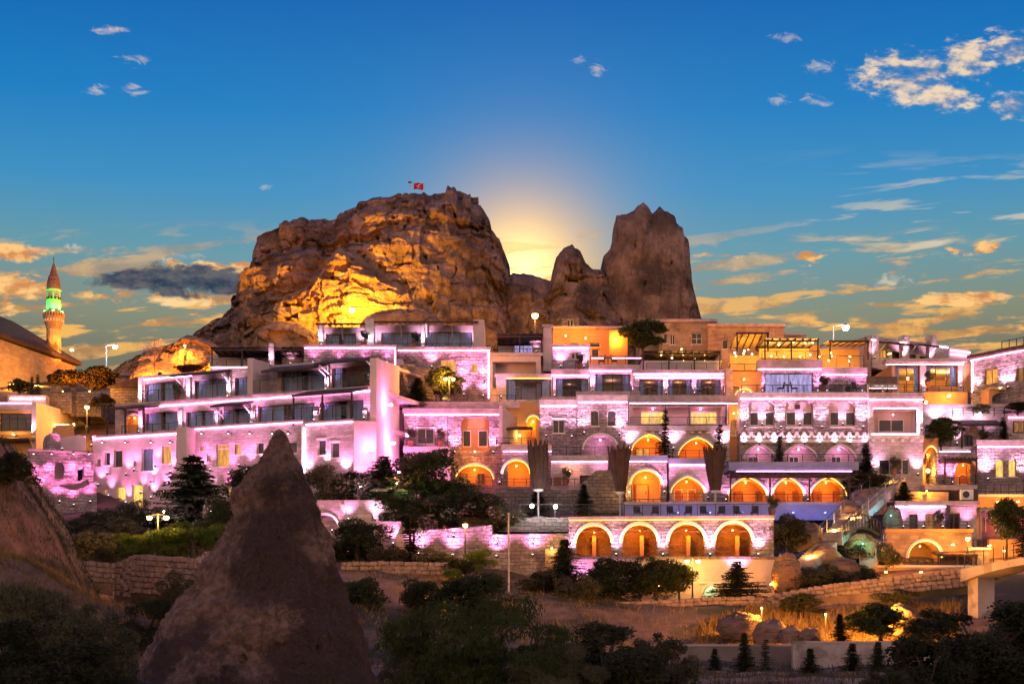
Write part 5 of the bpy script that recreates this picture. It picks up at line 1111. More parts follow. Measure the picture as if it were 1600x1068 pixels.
b.shell(12, 617, 72, 640, 5, [], 'plaster', off=5); b.led(16, 70, 622, 'led_white', 5, .05); b.shell(72, 612, 112, 645, 5, [], 'stone_dark', off=6); b.pier(80, 92, 602, 615, 6, .3, .8, 'stone_dark', 'chimney'); b.shell(110, 612, 158, 650, 5, [], 'stone_dark', off=7); b.pier(112, 118, 607, 650, 7, .3, .5, 'stone_dark', 'chimney')
b = B('pitched_roof_house', 'brown pitched-roof house just above the wing', 140, (185, 605)); b.shell(172, 604, 226, 640, 6, [], 'stone_dark'); b._o('roof_slope', MB().panel(b.p, [(b.p.hit(168, 606)[0], b.p.hit(168, 606)[1]), (b.p.hit(222, 592)[0], b.p.hit(168, 606)[1]), (b.p.hit(222, 592)[0], b.p.hit(222, 588)[1])], [], -.5, 6), 'roof_tile'); b.rail(150, 215, 630, 645, -9, 5)
PC = Pl(a=(46, 116.0), b=(146, 118.5))
b = B('ruined_cave_house', 'pink-lit ruined cave house with broken front wall', PC, (100, 780))
cols = [(46, 704), (146, 704), (146, 760), (140, 757), (136, 748), (128, 753), (112, 757), (97, 757), (86, 756), (78, 748), (64, 740), (50, 742), (46, 750)]
hole1 = [(85, 729), (85, 748), (101, 748), (101, 729), (98, 723), (93, 721), (88, 723)]; hole2 = [(121, 734), (121, 751), (131, 748), (131, 732)]
b._o('wall', MB().panel(PC, [PC.hit(*q) for q in cols][::-1], [[PC.hit(*q) for q in hole1], [PC.hit(*q) for q in hole2]], 0, .6), 'stone_rough')
b._o('inner_wall', MB().fbox(PC, PC.hit(46, 0)[0], PC.hit(146, 0)[0], PC.hit(46, 790)[1], PC.hit(46, 705)[1], 2.2, 2.6), 'plaster'); b._o('inner_window', MB().fbox(PC, PC.hit(122, 0, 2)[0], PC.hit(130, 0, 2)[0], PC.hit(122, 750, 2)[1], PC.hit(122, 733, 2)[1], 2.12, 2.19), 'dark_glass')
b.band(44, 147, 701, 704, 'coping', 0, .15, .8); 
for x in (50, 78, 112, 136): b.up(x, 708, PINK, 230, 0, .45, down=True, spot=70)
for x, y in ((62, 772), (90, 785), (112, 790), (138, 785)): b.up(x, y, PINK, 260, -1.2, .5)
low_w = [(46, 750), (64, 742), (80, 752), (90, 762), (110, 768), (130, 762), (146, 752), (146, 830), (46, 830)]
b._o('rubble_wall', MB().panel(PC, [PC.hit(*q) for q in low_w][::-1], [], -1.2, -.2), 'stone_rough')
b._o('ruined_tower', MB().panel(PC, [PC.hit(*q) for q in [(84, 705), (104, 705), (104, 676), (98, 670), (88, 671), (84, 680)]][::-1], [], 2.5, 4.5), 'stone_rough'); b._o('tower_wing', MB().panel(PC, [PC.hit(*q) for q in [(104, 700), (151, 700), (151, 672), (140, 670), (128, 672), (104, 676)]][::-1], [], 4, 5), 'plaster'); b._o('tower_top', MB().panel(PC, [PC.hit(*q) for q in [(106, 672), (141, 672), (140, 648), (114, 650)]][::-1], [], 6, 8), 'plaster_orange_lit'); b.up(95, 703, PINK, 160, 2.3, .4); b.up(140, 697, PINK, 110, 3.9, .4)

# ================================================================== mosque and minaret
b = B('mosque', 'orange-lit stone mosque hall with dark sloping roof', Pl(a=(-60, 148.0), b=(122, 172.0)), (40, 612))
p = b.p; h = lambda x, y, o=0: p.hit(x, y, o)
b._o('wall', MB().panel(p, [(h(-60, 640)[0], h(60, 640)[1] - 4), (h(118, 640)[0], h(60, 640)[1] - 4), (h(118, 572)[0], h(118, 572)[1]), (h(-60, 545)[0], h(118, 572)[1])], [], 0, .6), 'mosque_stone')
u0, zE = h(-60, 548); u1, zL = h(122, 570); zt = h(-60, 522)[1]
b._o('roof', MB().hexa([p.pt(u0, zL - .1, -.5), p.pt(u1, zL - .1, -.5), p.pt(u1, zL - .1, 10), p.pt(u0, zL - .1, 10), p.pt(u0, zL + .3, -.5), p.pt(u1, zL + .3, -.5), p.pt(u1 - 6, zL + 4.2, 5), p.pt(u0, zL + 4.2, 5)]), 'roof_tile')
b._o('end_wall', MB().fbox(p, u1 - 1.0, u1 - .45, zL - 8, zL - .1, .6, 9), 'mosque_stone')
for x, y in ((20, 600), (60, 602), (98, 600)): b.glow(x, y, SOD, 900, -3, 'lens_orange', .06)
t = thing('minaret', 'tall stone minaret with green-lit upper stage and pointed brown cap', 'minaret', W(84, 556, 168))
k = 168 / F; bx, by, _z = W(84, 556, 168); zp = lambda y: (YH - y) * k
def lath(name, prof, m, par=None, n=20): return obj(name, MB().lathe((bx, by, 0), [(r * k, zp(y)) for r, y in prof], n), M[m], par or t)
lath('shaft', [(11.5, 565), (11.2, 540), (11, 515)], 'minaret_shaft', n=14)
cor = lath('corbel', [(11.1, 515), (12, 510), (14, 504), (15.6, 499), (15.8, 497)], 'mosque_stone')
for i in range(20):
    a = 2 * math.pi * i / 20; obj('corbel_tooth', MB().box(bx + 14.6 * k * math.cos(a) - .08, by + 14.6 * k * math.sin(a) - .08, zp(503.5), bx + 14.6 * k * math.cos(a) + .08, by + 14.6 * k * math.sin(a) + .08, zp(500)), M['trim'], cor)
bal = lath('balcony', [(15.5, 497), (16, 496.5), (16, 495)], 'mosque_stone')
for i in range(22):
    a = 2 * math.pi * i / 22; c, s_ = math.cos(a) * 15.4 * k, math.sin(a) * 15.4 * k
    obj('baluster', MB().tube((bx + c, by + s_, zp(495)), (bx + c, by + s_, zp(490)), .09, .09, 6), M['mosque_stone'], bal)
obj('balcony_rail', MB().lathe((bx, by, 0), [(15 * k, zp(490.2)), (16 * k, zp(490)), (16 * k, zp(488.6)), (15 * k, zp(488.4))], 22), M['mosque_stone'], bal)
st = lath('upper_stage', [(10.4, 495), (10.4, 455), (10.9, 454), (10.9, 452)], 'minaret_white')
for i in range(12):
    a = 2 * math.pi * i / 12; c, s_ = math.cos(a) * 10.35 * k, math.sin(a) * 10.35 * k; dv = Vector((-math.sin(a), math.cos(a), 0)) * .14; q = Vector((bx + c, by + s_, 0)); nn = Vector((math.cos(a), math.sin(a), 0)) * .06
    obj('slot_window', MB().hexa([q - dv + nn + Vector((0, 0, zp(469))), q + dv + nn + Vector((0, 0, zp(469))), q + dv - nn + Vector((0, 0, zp(469))), q - dv - nn + Vector((0, 0, zp(469))), q - dv + nn + Vector((0, 0, zp(465))), q + dv + nn + Vector((0, 0, zp(465))), q + dv - nn + Vector((0, 0, zp(465))), q - dv - nn + Vector((0, 0, zp(465)))]), M['dark_metal'], st)
cap = lath('cap', [(10.8, 452), (10.6, 446), (9.6, 439), (8.6, 437), (8.4, 433), (6.4, 430), (5.2, 426), (2.6, 416), (1.0, 411)], 'minaret_cap')
lath('finial', [(.5, 411), (.5, 406), (1.2, 405), (.5, 404), (.4, 401)], 'dark_metal', cap, 8)
for i in range(6):
    a = 2 * math.pi * i / 6 - math.pi / 2 + .25; q = Vector((bx + math.cos(a) * 14.6 * k, by + math.sin(a) * 14.6 * k, zp(488)))
    obj('green_floodlight', MB().box(*(q - Vector((.12, .12, .1))), *(q + Vector((.12, .12, .08)))), M['lens_green'], t)
    lamp('SPOT', q + Vector((0, 0, .2)), GRN, 900, t, direction=Vector((-math.cos(a) * .3, -math.sin(a) * .3, 1)), spot=110, radius=.1)
for sx in (-1, 1):
    q = Vector((bx + sx * 4, by - 6, zp(560))); lamp('SPOT', q, (1, .45, .03), 3600, t, direction=Vector((-sx * 4, 6, .9)), spot=34, radius=.15)
    obj('floodlight', MB().box(*(q - Vector((.15, .15, .25))), *(q + Vector((.15, .15, -.05)))), M['lens_orange'], t)

# ================================================================== old walls, bridge and concrete below the hotel
def rounded_stone(seed):
    r = random.Random(seed); bm = bmesh.new(); bmesh.ops.create_cube(bm, size=1.0)
    bmesh.ops.bevel(bm, geom=list(bm.edges), offset=.16, segments=1, affect='EDGES')
    for v in bm.verts: v.co += Vector((r.uniform(-.06, .06), r.uniform(-.06, .06), r.uniform(-.06, .06)))
    me = bpy.data.meshes.new('stone'); bm.to_mesh(me); bm.free(); me.materials.append(M['drystone']); return me
STONES = [rounded_stone(i) for i in range(6)]
def drystone(name, label, pl, top, bot, sw=.48, sh=.27, cap=True, seed=1, core='soil'):
    """a wall whose stones are laid one by one; top and bot are photo polylines"""
    r = random.Random(seed); p = pl; tx = [q[0] for q in top]; ty = [q[1] for q in top]; bxs = [q[0] for q in bot]; bys = [q[1] for q in bot]
    x0, x1 = tx[0], tx[-1]
    u_0, u_1 = p.hit(x0, ty[0])[0], p.hit(x1, ty[-1])[0]
    t = thing(name, label, 'wall', p.pt((u_0 + u_1) / 2, p.hit(bxs[0], bys[0])[1], 0))
    n = 24; ol = [p.hit(x, np.interp(x, bxs, bys)) for x in np.linspace(x0, x1, n)]; ot = [p.hit(x, np.interp(x, tx, ty)) for x in np.linspace(x1, x0, n)]
    obj('core', MB().panel(p, [(u, z - .6) for u, z in ol] + [(u, z - .06) for u, z in ot], [], .12, .6), M[core], t)
    us = np.linspace(u_0, u_1, 60); zt = [p.hit(x, np.interp(x, tx, ty))[1] for x in np.linspace(x0, x1, 60)]; zb = [p.hit(x, np.interp(x, bxs, bys))[1] for x in np.linspace(x0, x1, 60)]
    rows = int(max(a - b for a, b in zip(zt, zb)) / sh) + 1; count = 0
    for k in range(rows):
        u = u_0 + r.uniform(0, .3)
        while u < u_1 and count < 300:
            w = sw * r.uniform(.6, 1.35); zz = float(np.interp(u, us, zt)) - sh * (k + .5)
            if zz > float(np.interp(u, us, zb)) - .1:
                o = bpy.data.objects.new('stone', STONES[r.randrange(6)]); COL.objects.link(o); o.parent = t; o.matrix_parent_inverse = Matrix.Translation(-WLOC[t.name])
                o.location = p.pt(u + w / 2, zz + r.uniform(-.02, .02), .16 + r.uniform(-.05, .05)); o.scale = (w * .97, .34, sh * r.uniform(.86, 1.0)); o.rotation_euler = (r.uniform(-.05, .05), r.uniform(-.04, .04), math.atan2(p.d.y, p.d.x) + r.uniform(-.06, .06)); count += 1
            u += w
    return t
drystone('drystone_wall', 'long rough drystone wall climbing towards the concrete bridge', Pl(a=(1185, 98.0), b=(1530, 92.0)), [(1185, 938), (1215, 925), (1300, 911), (1374, 902), (1452, 893), (1530, 885)], [(1185, 950), (1250, 938), (1320, 930), (1400, 922), (1460, 918), (1530, 912)], .5, .3, seed=3)
drystone('drystone_wall', 'low dark drystone wall under the ochre retaining wall', Pl(97.5), [(815, 958), (880, 948), (960, 940), (1040, 936), (1100, 932), (1188, 930)], [(815, 966), (900, 960), (1000, 952), (1100, 948), (1188, 952)], .5, .28, seed=4)
drystone('garden_stone_wall', 'tall squared-stone garden wall beside the fairy chimney', Pl(a=(176, 88.0), b=(312, 84.0)), [(176, 880), (205, 865), (312, 872)], [(176, 925), (240, 930), (312, 925)], .5, .34, seed=5)
drystone('garden_stone_wall', 'low orange-lit stone wall with end pillar by the grass bank', Pl(a=(92, 86.0), b=(178, 88.0)), [(92, 861), (112, 861), (113, 874), (178, 880)], [(92, 895), (140, 905), (178, 915)], .5, .32, seed=6)
drystone('garden_stone_wall', 'dark low stone wall between the fairy chimney and the pines', Pl(98), [(532, 877), (600, 876), (690, 878)], [(532, 890), (610, 892), (690, 893)], .5, .3, seed=7)
b = B('concrete_wall', 'long grey concrete retaining wall behind small firs', 74, (1330, 1050), 'wall')
b.band(1239, 1470, 1004, 1062, 'concrete', 0, 0, .5, 'wall'); b.band(1237, 1471, 1001, 1004.5, 'concrete', 0, .06, .56, 'coping')
b = B('concrete_wall', 'lower dark concrete wall section with stepped ledges', 76, (1150, 1050), 'wall')
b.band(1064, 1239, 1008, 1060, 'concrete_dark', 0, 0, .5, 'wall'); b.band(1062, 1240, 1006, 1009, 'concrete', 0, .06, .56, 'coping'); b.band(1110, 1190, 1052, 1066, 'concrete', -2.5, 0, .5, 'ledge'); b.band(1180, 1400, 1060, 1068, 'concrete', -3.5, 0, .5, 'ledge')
t = thing('concrete_bridge', 'grey concrete footbridge on square pier at the edge of the hill', 'bridge', W(1532, 955, 88)); p = Pl(a=(1515, 89.0), b=(1640, 82.0))
n = 14; up = []; lo = []
for i in range(n + 1):
    f_ = i / n; x = 1522 + f_ * 110; yt = 888 - 20 * f_ + 4 * (f_ - .5) ** 2; yb = 898 - 20 * f_ + 9 * (1 - f_) ** 3
    up.append(p.hit(x, yt)); lo.append(p.hit(x, yb + 2))
obj('deck', MB().strip(p, lo, up, -1.0, 1.2), M['concrete'], t); u, z = p.hit(1525, 900); u2, z2 = p.hit(1541, 958)
obj('pier', MB().fbox(p, u, u2, z2 - 1.2, z - .02, -.6, .6), M['concrete'], t)
for i in range(7): 
    uu = up[0][0] + (up[-1][0] - up[0][0]) * (i + .3) / 7; zz = float(np.interp(uu, [q[0] for q in up], [q[1] for q in up])); obj('railing_post', MB().tube(p.pt(uu, zz, -.9), p.pt(uu, zz + .9, -.9), .03, .03, 6), M['dark_metal'], t)
# ================================================================== street lamps
def street_lamp(label, px, yhead, ybase, Y, color=SOD, power=900, heads=((0, 0),), arm=0.0, lens='lens_orange', r=.16, metal='dark_metal', spread=.55):
    base = W(px, ybase, Y); top = W(px, yhead, Y); top.x = base.x
    t = thing('street_lamp', label, 'street lamp', base, 'street lamps')
    zt = top.z + (.25 if not arm else .1)
    obj('base', MB().lathe(base, [(.16, -.5), (.16, .15), (.10, .22)], 10), M[metal], t)
    pole = obj('pole', MB().tube(base, (base.x, base.y, zt), .07, .045, 8), M[metal], t)
    hs = [arm] if arm else ([-spread, spread] if len(heads) == 2 else [0.0])
    for dx in hs:
        q = Vector((base.x + dx, base.y - .05, top.z))
        if dx: obj('arm', MB().tube((base.x, base.y, zt - .03), (q.x, q.y, q.z + r * .8), .035, .03, 6), M[metal], t)
        hd = obj('lamp_head', MB().lathe(q, [(r * .5, r * .95), (r * 1.15, r * .55), (r * 1.2, r * .4), (.04, r * .38)], 12), M['dark_metal'], t)
        obj('bulb', MB().ball(q, r, 12, 8), M[lens], hd)
        lamp('POINT', q - Vector((0, r + .25, r * .7)), color, power * .8, t, radius=r)
    return t
street_lamp('street lamp shining on the golden rock apron', 550, 484, 512, 203, YEL, 3500, r=.42)
street_lamp('street lamp glowing orange below the rock saddle', 836, 493, 524, 150, SOD, 2200, r=.34)
street_lamp('white curved-arm street lamp beside the mosque trees', 166, 541, 590, 150, (1, .93, .85), 200, arm=.95, lens='lens_white', r=.26, metal='white_paint')
street_lamp('white street lamp standing against the sky near the corner block', 1302, 511, 570, 145, (1, .95, .9), 120, arm=1.25, lens='lens_white', r=.34, metal='white_paint')
street_lamp('small orange street lamp between the flat-roofed house and the wing', 136, 636, 668, 128, SOD, 1600, r=.2)
street_lamp('double-headed street lamp over the yellow bushes', 247, 808, 858, 92, YEL, 900, heads=((0, 0), (1, 0)), r=.17)
street_lamp('street lamp in front of the uplit garden wall', 727, 820, 876, 100, SOD, 600, r=.17)
street_lamp('double-headed street lamp among pines below the arcade', 1082, 876, 938, 100.5, YEL, 380, heads=((0, 0), (1, 0)), r=.15, spread=.4)
street_lamp('street lamp beside the vault house canopy', 1512, 841, 882, 104.5, SOD, 500, r=.16)
street_lamp('double-headed lamp by the fir on the terrace house roof', 702, 592, 628, 122.5, SOD, 900, heads=((0, 0), (1, 0)), r=.15, spread=.33)
street_lamp('thin small lamp post on the orange outcrop', 289, 540, 556, 175, SOD, 2500, r=.12)
t = thing('mast', 'tall thin grey mast rising from the slope to the pool terrace', 'mast', W(795, 958, 96))
obj('pole', MB().tube(W(795, 960, 96), W(795, 803, 96), .07, .05, 8), M['grey_metal'], t); obj('tip', MB().ball(W(795, 802, 96), .1, 8, 6), M['grey_metal'], t)
t = thing('power_pole', 'thin dark pole standing on the outcrop', 'pole', W(242, 575, 168)); obj('pole', MB().tube(W(242, 580, 168), W(242, 528, 168), .07, .05, 8), M['dark_metal'], t); obj('crossbar', MB().box(*(W(242, 531, 168) + Vector((-.5, -.05, -.04))), *(W(242, 531, 168) + Vector((.5, .05, .04)))), M['dark_metal'], t)
t = thing('corrugated_fence', 'slanted grey corrugated sheet fence on the outcrop crest', 'fence', W(236, 548, 182))
for i in range(12):
    x = 222 + i * 2.6; obj('sheet', MB().box(*(W(x, 549 - i * .2, 182) - Vector((0, .05, .8))), *(W(x + 2.2, 541 - i * 1.1, 182) + Vector((0, .05 + .03 * (i % 2), 0)))), M['grey_metal'], t)
# summit flag
t = thing('flagpole', 'red flag with white crescent and star on the castle summit', 'flag', W(662, 313, 248)); kf = 248 / F
obj('pole', MB().tube(W(662, 315, 248), W(662, 284, 248), .07, .05, 8), M['white_paint'], t)
fl = []; nf = 14
P0 = W(662, 286, 248)
fa = np.array([[[P0.x - 1.72 * i / nf, 248 + .12 * math.sin(i * .75) * i / nf, P0.z - 1.12 * j - .1 * math.sin(i * .5)] for j in (0, 1)] for i in range(nf + 1)])
clo = obj('cloth', grid_mesh('cloth', fa), M['flag_red'], t)
cc = P0 + Vector((-.72, -.16, -.62)); a1 = [(cc.x + .3 * math.cos(a), cc.y, cc.z + .3 * math.sin(a)) for a in np.linspace(.55, 2 * math.pi - .55, 17)]; a2 = [(cc.x + .07 + .235 * math.cos(a), cc.y, cc.z + .235 * math.sin(a)) for a in np.linspace(.55, 2 * math.pi - .55, 17)]
for sgn in (0, .32): obj('crescent', MB().add([(x, y + sgn, z) for x, y, z in a1 + a2], [(i, i + 1, 17 + i + 1, 17 + i) for i in range(16)]), M['flag_white'], clo)
sc = cc + Vector((-.42, -.02, -.02)); sp = [(sc.x + (.15 if i % 2 == 0 else .06) * math.cos(math.pi * i / 5), sc.y, sc.z + (.15 if i % 2 == 0 else .06) * math.sin(math.pi * i / 5)) for i in range(10)]
obj('star', MB().add(sp, [tuple(range(10))]), M['flag_white'], clo)
t = thing('lookout_mast', 'short mast with lamp on the castle summit', 'mast', W(641, 313, 248)); obj('pole', MB().tube(W(641, 315, 248), W(641, 285, 248), .06, .05, 8), M['white_paint'], t); obj('lamp_head', MB().box(*(W(641, 285, 248) - Vector((.35, .15, .1))), *(W(641, 285, 248) + Vector((.25, .15, .12)))), M['dark_metal'], t)

# ================================================================== vegetation prototypes
def cards(name, C, A, Bv):
    """one kite-shaped leaf per centre: axes A (length) and B (width)"""
    n = len(C); V = np.stack([C - A, C + Bv - A * .1, C + A, C - Bv - A * .1], 1).reshape(-1, 3)
    return fast_mesh(name, V, np.arange(4 * n).reshape(n, 4))
def rdir(r, n):
    v = r.normal(size=(n, 3)); return v / np.linalg.norm(v, axis=1)[:, None]
def proto_fir(seed, R=.3, n_whorl=34, nb=11, droop=.35, size=1.0, m='leaf_fir', bare=.06):
    """unit-height conifer: whorls of branches carrying needle sprays"""
    r = np.random.RandomState(seed); C = []; A = []; Bv = []; tr = MB().path([(0, 0, -.05), (0, 0, .5), (0, 0, 1)], [.022, .014, .002], 7)
    for w in range(n_whorl):
        f_ = (w + r.uniform(-.2, .2)) / n_whorl; z = bare + (1 - bare) * f_; L = R * (1 - f_) ** .85 * r.uniform(.8, 1.15) + .012
        for k in range(nb):
            if r.rand() < .2: continue
            a = 2 * math.pi * (k + r.rand() * .7) / nb + w * 2.4; l = L * r.uniform(.4, 1.3); d = np.array([math.cos(a), math.sin(a), 0]); side = np.array([-d[1], d[0], 0])
            m_ = max(3, int(l / .022))
            for j in range(m_):
                q = (j + .6) / m_; p = d * l * q + np.array([0, 0, z - droop * l * q + droop * .5 * l * q * q + .05 * l])
                for sd in (-1, 1, 0, -1, 1):
                    ax = d * (.5 if sd else 1.0) + side * sd * .85 + np.array([0, 0, r.uniform(-.9, .25)]); ax /= np.linalg.norm(ax)
                    s = r.uniform(.02, .042) * (1.1 - .45 * q) * size; wv = np.cross(ax, [0, 0, 1]) + r.normal(size=3) * .35; wv /= np.linalg.norm(wv)
                    C.append(p + ax * s * .7); A.append(ax * s); Bv.append(wv * s * .3)
    return cards('crown', np.array(C), np.array(A), np.array(Bv)), tr.mesh('trunk'), m
def proto_round(seed, nclump=16, nleaf=7000, sx=.5, sz=.42, zc=.6, ls=.022, m='leaf_green', trunk=True, spiky=0.0, rk=1.0):
    """unit-height broadleaf crown: uneven leaf clumps with gaps, on limbs"""
    r = np.random.RandomState(seed); ctr = []
    while len(ctr) < nclump:
        v = r.uniform(-1, 1, 3)
        if .25 < np.linalg.norm(v) < 1: ctr.append(v * (sx, sx, sz) * .78 + (0, 0, zc))
    ctr = np.array(ctr); rad = r.uniform(.10, .24, nclump) * (sx + sz) * rk
    which = r.choice(nclump, nleaf, p=rad ** 2 / (rad ** 2).sum()); d = rdir(r, nleaf); d[:, 2] = np.where(r.rand(nleaf) < .3, np.abs(d[:, 2]), d[:, 2])
    C = ctr[which] + d * (rad[which] * r.uniform(.45, 1.12, nleaf) ** .6)[:, None] * (1, 1, .8)
    C = C + (fbm(C, 5.0, 3)[:, None] * d) * .08
    C = C[C[:, 2] > .02]; n = len(C); d = d[:n]
    A = rdir(r, n) * (1, 1, .7) + d * .5
    if spiky: A = A * (.35, .35, 1) + np.array([0, 0, spiky])
    A = A / np.linalg.norm(A, axis=1)[:, None]; Bv = np.cross(A, rdir(r, n)); Bv /= np.linalg.norm(Bv, axis=1)[:, None] + 1e-6; s = r.uniform(.6, 1.3, n)[:, None] * ls
    tr = MB().path([(0, 0, -.05), (.015, 0, .2), (0, .01, zc)], [.035, .026, .012], 7)
    for c in ctr[:8]: tr.path([(0.01, 0, .22 + .15 * r.rand()), tuple(c * (.6, .6, .85)), tuple(c)], [.014, .009, .003], 5)
    return cards('crown', C, A * s * (1.5 if spiky else 1), Bv * s * (.25 if spiky else .55)), tr.mesh('trunk'), m
PROTO = {
    'fir': [proto_fir(1, .26), proto_fir(2, .32)], 'slim': [proto_fir(3, .16, 22, 7)], 'cedar': [proto_fir(4, .52, 20, 10, -.05, 1.5, 'leaf_fir', .04), proto_fir(5, .45, 22, 10, .1, 1.4, 'leaf_fir', .03)],
    'pine': [proto_round(6, 26, 11000, .42, .5, .5, .019, 'leaf_fir'), proto_round(7, 24, 11000, .46, .5, .48, .019, 'leaf_fir')],
    'tree': [proto_round(8, 16, 6500, .5, .36, .62, .026, 'leaf_green'), proto_round(9, 18, 6500, .46, .38, .6, .026, 'leaf_green')],
    'autumn': [proto_round(10, 16, 5000, .5, .36, .6, .03, 'leaf_autumn')],
    'bush': [proto_round(11, 18, 7000, .62, .5, .48, .024, 'leaf_olive'), proto_round(12, 16, 7000, .7, .5, .45, .024, 'leaf_olive'), proto_round(13, 14, 6000, .55, .5, .5, .026, 'leaf_dark')],
    'yellow': [proto_round(14, 14, 6000, .55, .5, .48, .03, 'leaf_bright', spiky=.9), proto_round(15, 12, 5000, .6, .48, .46, .03, 'leaf_bright', spiky=.6)],
    'near': [proto_round(16, 34, 22000, .62, .52, .48, .017, 'leaf_olive', spiky=.5, rk=.72), proto_round(17, 32, 22000, .7, .52, .46, .017, 'leaf_olive', rk=.7), proto_round(18, 36, 22000, .6, .52, .48, .016, 'leaf_dark', rk=.7)],
    'willow': [proto_round(19, 40, 28000, .62, .52, .5, .014, 'leaf_green', spiky=-.9, rk=.66)],
}
for kd, lst in PROTO.items():
    for c, tr, m in lst: c.materials.append(M[m]); tr.materials.append(M['bark'])
VN = {'fir': ('fir_tree', 'tree'), 'slim': ('fir_tree', 'tree'), 'cedar': ('cedar_tree', 'tree'), 'pine': ('pine_tree', 'tree'), 'tree': ('tree', 'tree'), 'autumn': ('tree', 'tree'), 'bush': ('bush', 'bush'), 'yellow': ('shrub', 'shrub'), 'near': ('bush', 'bush'), 'willow': ('willow_bush', 'bush')}
def plant(kind, px, ytop, ybase, w, Y, label, var=0, group=None, sink=.1):
    """w: crown width in photo pixels"""
    base = W(px, ybase, Y); h = (ybase - ytop) / F * Y; c, tr, m = PROTO[kind][var % len(PROTO[kind])]
    V0 = np.empty(len(c.vertices) * 3, np.float32); c.vertices.foreach_get('co', V0); V0 = V0.reshape(-1, 3); cw = np.percentile(V0[:, 0], 98) - np.percentile(V0[:, 0], 2); ch = V0[:, 2].max()
    nm, cat = VN[kind]
    o = bpy.data.objects.new(nm, None); COL.objects.link(o); o.location = base - Vector((0, 0, sink)); o.rotation_euler = (0, 0, RNG.uniform(0, 6.28))
    sw = w / F * Y / cw; sz = (h + sink) / ch; o.scale = (sw, sw, sz)
    tag(o, label, cat, group)
    for n_, me in (('crown', c), ('trunk', tr)):
        q = bpy.data.objects.new(n_, me); COL.objects.link(q); q.parent = o
    return o
G1 = 'garden trees around the hotel'
